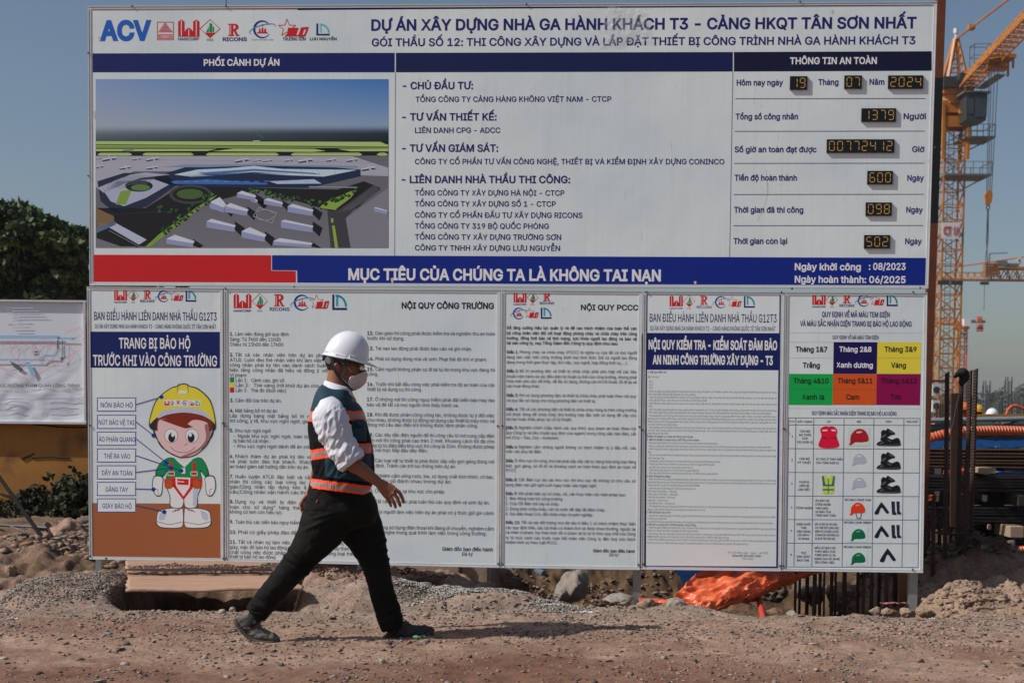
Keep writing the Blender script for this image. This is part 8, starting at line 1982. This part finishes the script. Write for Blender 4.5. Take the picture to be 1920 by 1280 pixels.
mb = MB(); bpoly(mb, [(-200, 627), (112, 629), (112, 635), (-200, 634)]); bpoly(mb, [(108, 632), (142, 633), (142, 636), (108, 636)]); bpoly(mb, [(-200, 670), (72, 673), (84, 664), (100, 665), (110, 655), (113, 657), (104, 668), (86, 669), (76, 676), (-200, 675)]); bpoly(mb, [(48, 680), (54, 678), (68, 702), (60, 706)]); mb.build('plan_drawing', IB, SITE)
mb = MB(); bpoly(mb, [(18, 676), (30, 682), (44, 692), (38, 696), (26, 688)]); bpoly(mb, [(64, 658), (72, 658), (72, 661), (64, 661)]); bpoly(mb, [(64, 663), (72, 663), (72, 666), (64, 666)]); bpoly(mb, [(107, 637), (110, 637), (110, 655), (107, 655)]); bpoly(mb, [(134, 634), (140, 634), (140, 636), (134, 636)]); bpoly(mb, [(113, 671), (117, 668), (119, 672), (115, 675)]); bline(mb, [(117, 637), (117, 680)], 1.2); mb.build('plan_drawing', IK, SITE)
mb = MB()
for cx_, cy_, rr in ((10, 662, 26), (46, 660, 24), (84, 656, 24), (112, 664, 26)):
    bline(mb, [(cx_+rr*math.cos(k*.35), cy_+rr*.85*math.sin(k*.35)) for k in range(19)], .7)
bline(mb, [(0, 690), (56, 712), (150, 655), (158, 628), (150, 614), (126, 622), (122, 626)], .8)
for k in range(7): bline(mb, [(4+k*14, 650), (14+k*14, 638)], 1.0)
mb.build('plan_drawing', IR, SITE)
mb = MB(); bline(mb, [(16, 608.5), (26, 608.5)], 1.6); mb.build('plan_drawing', IRD, SITE)
mb = MB()
for y, x1 in ((577.5, 64), (583, 74), (588.5, 84), (596, 50), (602, 42), (608.5, 54), (614, 52)): bline(mb, [(22, y), (x1, y)], 1.9)
for y in (746.5, 757, 768): bline(mb, [(-60, y+1), (44, y+1.5)], 2); bline(mb, [(84, y), (150 if y < 750 else 138, y)], 2)
bline(mb, [(-120, 740), (158, 739.5)], .6); bline(mb, [(-120, 775), (158, 775.5)], .6); bline(mb, [(158, 739.5), (158, 775.5)], .6)
for y in (746.5, 757, 768): bline(mb, [(75+3.5*math.cos(k*.7), y+3.2*math.sin(k*.7)) for k in range(10)], .8)
for y in (577.5, 583, 588.5): bline(mb, [(16.5+2.6*math.cos(k*.8), y+2.4*math.sin(k*.8)) for k in range(9)], .7)
o = mb.build('plan_drawing', IG, SITE)
for ch in SITE.children:
    if ch.name.startswith('plan_drawing'): ch['kind'] = 'stuff'
tc3 = bpy.data.curves.new('banner_lettering', 'FONT'); tc3.body = 'MẶT BẰNG TỔ CHỨC HƯỚNG THAM QUAN CÔNG TRÌNH'; tc3.size = 1; tc3.offset = .012
try: tc3.font = bpy.data.fonts['Inter Variable']
except Exception: pass
to3 = bpy.data.objects.new('t', tc3); COL.objects.link(to3); me3 = bpy.data.meshes.new_from_object(to3.evaluated_get(bpy.context.evaluated_depsgraph_get())); bpy.data.objects.remove(to3)
mxx = max(v.co.x for v in me3.vertices)
for v in me3.vertices: q = bpt(149-(mxx-v.co.x)/mxx*218, 725.5-v.co.y*8.4, .022); v.co = q
me3.materials.append(IK); lo = link('banner_lettering', me3, SITE); lo['kind'] = 'stuff'
# diagonal pole and cables
mb = MB(); mb.tube([P(-20, 868, 13.6), P(124, 1070, 11.0)], [.018, .018], 8); o = mb.build('pole', mat('pole_dark', (.012, .010, .009), .9, spec=.1), loc=tuple(P(124, 1070, 11.0))); tag(o, 'dark pole leaning diagonally across the left side', 'pole')
mb = MB(); mb.tube([P(-30, 982, 13.0), P(40, 986, 12.9), (P(90, 989, 12.8)), P(130, 989, 12.7), P(168, 984, 12.6), P(230, 975, 12.4)], .014, 7); o = mb.build('cable', mat('cable_black', (.01, .01, .01), .5), loc=tuple(P(-30, 982, 13))); tag(o, 'thick black cable strung level in front of the weeds', 'cable')
mb = MB(); mb.tube([P(20, 986, 12.9), P(45, 996, 12.8), P(60, 1010, 12.7), P(68, 1030, 12.5), P(74, 1052, 12.2)], .007, 6); o = mb.build('cable', mat('cable_black', (.01, .01, .01), .5), loc=tuple(P(20, 986, 12.9))); tag(o, 'thin black cable drooping from the thick one into the rubble', 'cable')
# weeds along the wall
WD = [mat('weed_green', (.024, .036, .009), .85), mat('weed_dark', (.012, .018, .006), .9), mat('weed_dry', (.06, .05, .02), .9)]
bl = []
for i in range(22):
    x = P(-60+i*13, 765, 14.4).x; h = rnd.uniform(.07, .17)+(.10 if i > 10 else 0)*rnd.random(); bl.append((x+rnd.uniform(-.1, .1), 14.4+rnd.uniform(-.25, .25), .12+h*.8, rnd.uniform(.14, .30), .22, h*rnd.uniform(.9, 1.4)))
wd = leaf_cloud('weeds', bl, 14000, .034, WD, seed=77, label='dark tangle of weeds growing at the foot of the ochre wall', cat='weeds'); tag(wd, kind='stuff')
# trees behind the wall
BARK = mat('bark', (.045, .035, .028), .9, bump=.5, bscale=12, bdist=.02); LF = [mat('leaf_green', (.050, .085, .016), .6), mat('leaf_dark', (.026, .046, .012), .65), mat('leaf_light', (.085, .125, .024), .6)]
def tree(px, Z, blobs, label, seed, n=16000, size=.11):
    c = P(px, 765, Z); t = thing('tree', (c.x, Z, 0), label, 'tree', 'broadleaf trees beyond the ochre wall'); bb = []
    for bx, by, rx, ry in blobs:
        q = P(bx, by, Z+rnd.uniform(-.8, .8)); k = Z/FPX; bb.append((q.x, q.y, q.z, rx*k, (rx*k+1.2)*.7, ry*k))
    leaf_cloud('crown', bb, n, size, LF, t, seed)
    mb = MB(); zt = bb[0][2]; mb.tube([(c.x, Z, -.2), (c.x+.1, Z, zt*.35), (c.x-.05, Z+.1, zt*.7), (c.x, Z, zt*.95)], [.26, .20, .13, .05], 9)
    for b in bb[1:]: mb.tube([(c.x, Z, zt*.35), ((c.x+b[0])/2, (Z+b[1])/2, (zt*.4+b[2])/2), (b[0], b[1], b[2])], [.12, .08, .025], 6)
    mb.build('trunk', BARK, t, True)
TZ = 30.
def crown(bx, by, rx, ry, n, seed):
    """many small uneven lobes spread over an ellipse of the picture"""
    r = random.Random(seed); out = [(bx, by+ry*.2, rx*.42, ry*.42)]
    for i in range(n):
        a = r.uniform(0, 2*math.pi); q = r.random()**.5; k = r.uniform(.13, .30); out.append((bx+rx*q*math.cos(a)*.95, by+ry*q*math.sin(a)*.95, rx*k*1.1, ry*k*.85))
    return out
tree(30, TZ, crown(28, 490, 118, 100, 60, 5)+[(22, 398, 15, 9), (44, 404, 12, 9), (-12, 400, 16, 12), (8, 392, 8, 6), (54, 388, 8, 6), (84, 408, 8, 7), (98, 420, 7, 6)], 'dense dark tree rising highest above the plan banner', 11, 42000, .085)
tree(120, TZ+2, crown(134, 500, 46, 78, 26, 7)+[(146, 462, 15, 11), (118, 424, 9, 7), (164, 478, 10, 9), (128, 436, 7, 6), (142, 450, 7, 6), (158, 444, 7, 6), (166, 437, 5, 5)], 'looser lower tree touching the left edge of the big board', 12, 17000, .085)
tree(-150, TZ+1, crown(-160, 480, 120, 110, 40, 8), 'tree mostly outside the left picture edge', 13, 15000, .10)
tree(250, TZ+5, crown(250, 530, 90, 60, 24, 9), 'tree hidden behind the leftmost boards', 14, 9000, .10)
# red roof beyond the trees
HS = thing('house', P(110, 765, 60), 'house with a red roof glimpsed through the loose tree', 'house')
a, b = P(80, 520, 60), P(150, 560, 60); mb = MB(); mb.box(((a.x+b.x)/2, 63, a.z/2), (b.x-a.x+1, 5, a.z)); mb.build('wall', mat('house_wall', (.4, .36, .3), .8), HS)
mb = MB(); y0, y1, zr = 60, 66, P(110, 502, 60).z; x0, x1 = a.x-1, b.x+1; mb.add([(x0, y0, a.z), (x1, y0, a.z), (x1, 63, zr), (x0, 63, zr), (x0, y1, a.z), (x1, y1, a.z)], [(0, 1, 2, 3), (3, 2, 5, 4), (0, 3, 4), (1, 5, 2)]); mb.build('roof', mat('roof_red', (.32, .06, .035), .8), HS)
# thin rod above the big board
mb = MB(); mb.tube([P(423, 20, 10.1), P(425, -10, 10.1)], .003, 5); o = mb.build('wire', CDARK, loc=tuple(P(424, 20, 10.1))); tag(o, 'thin wire sticking up over the top edge of the big board', 'wire')

haze()
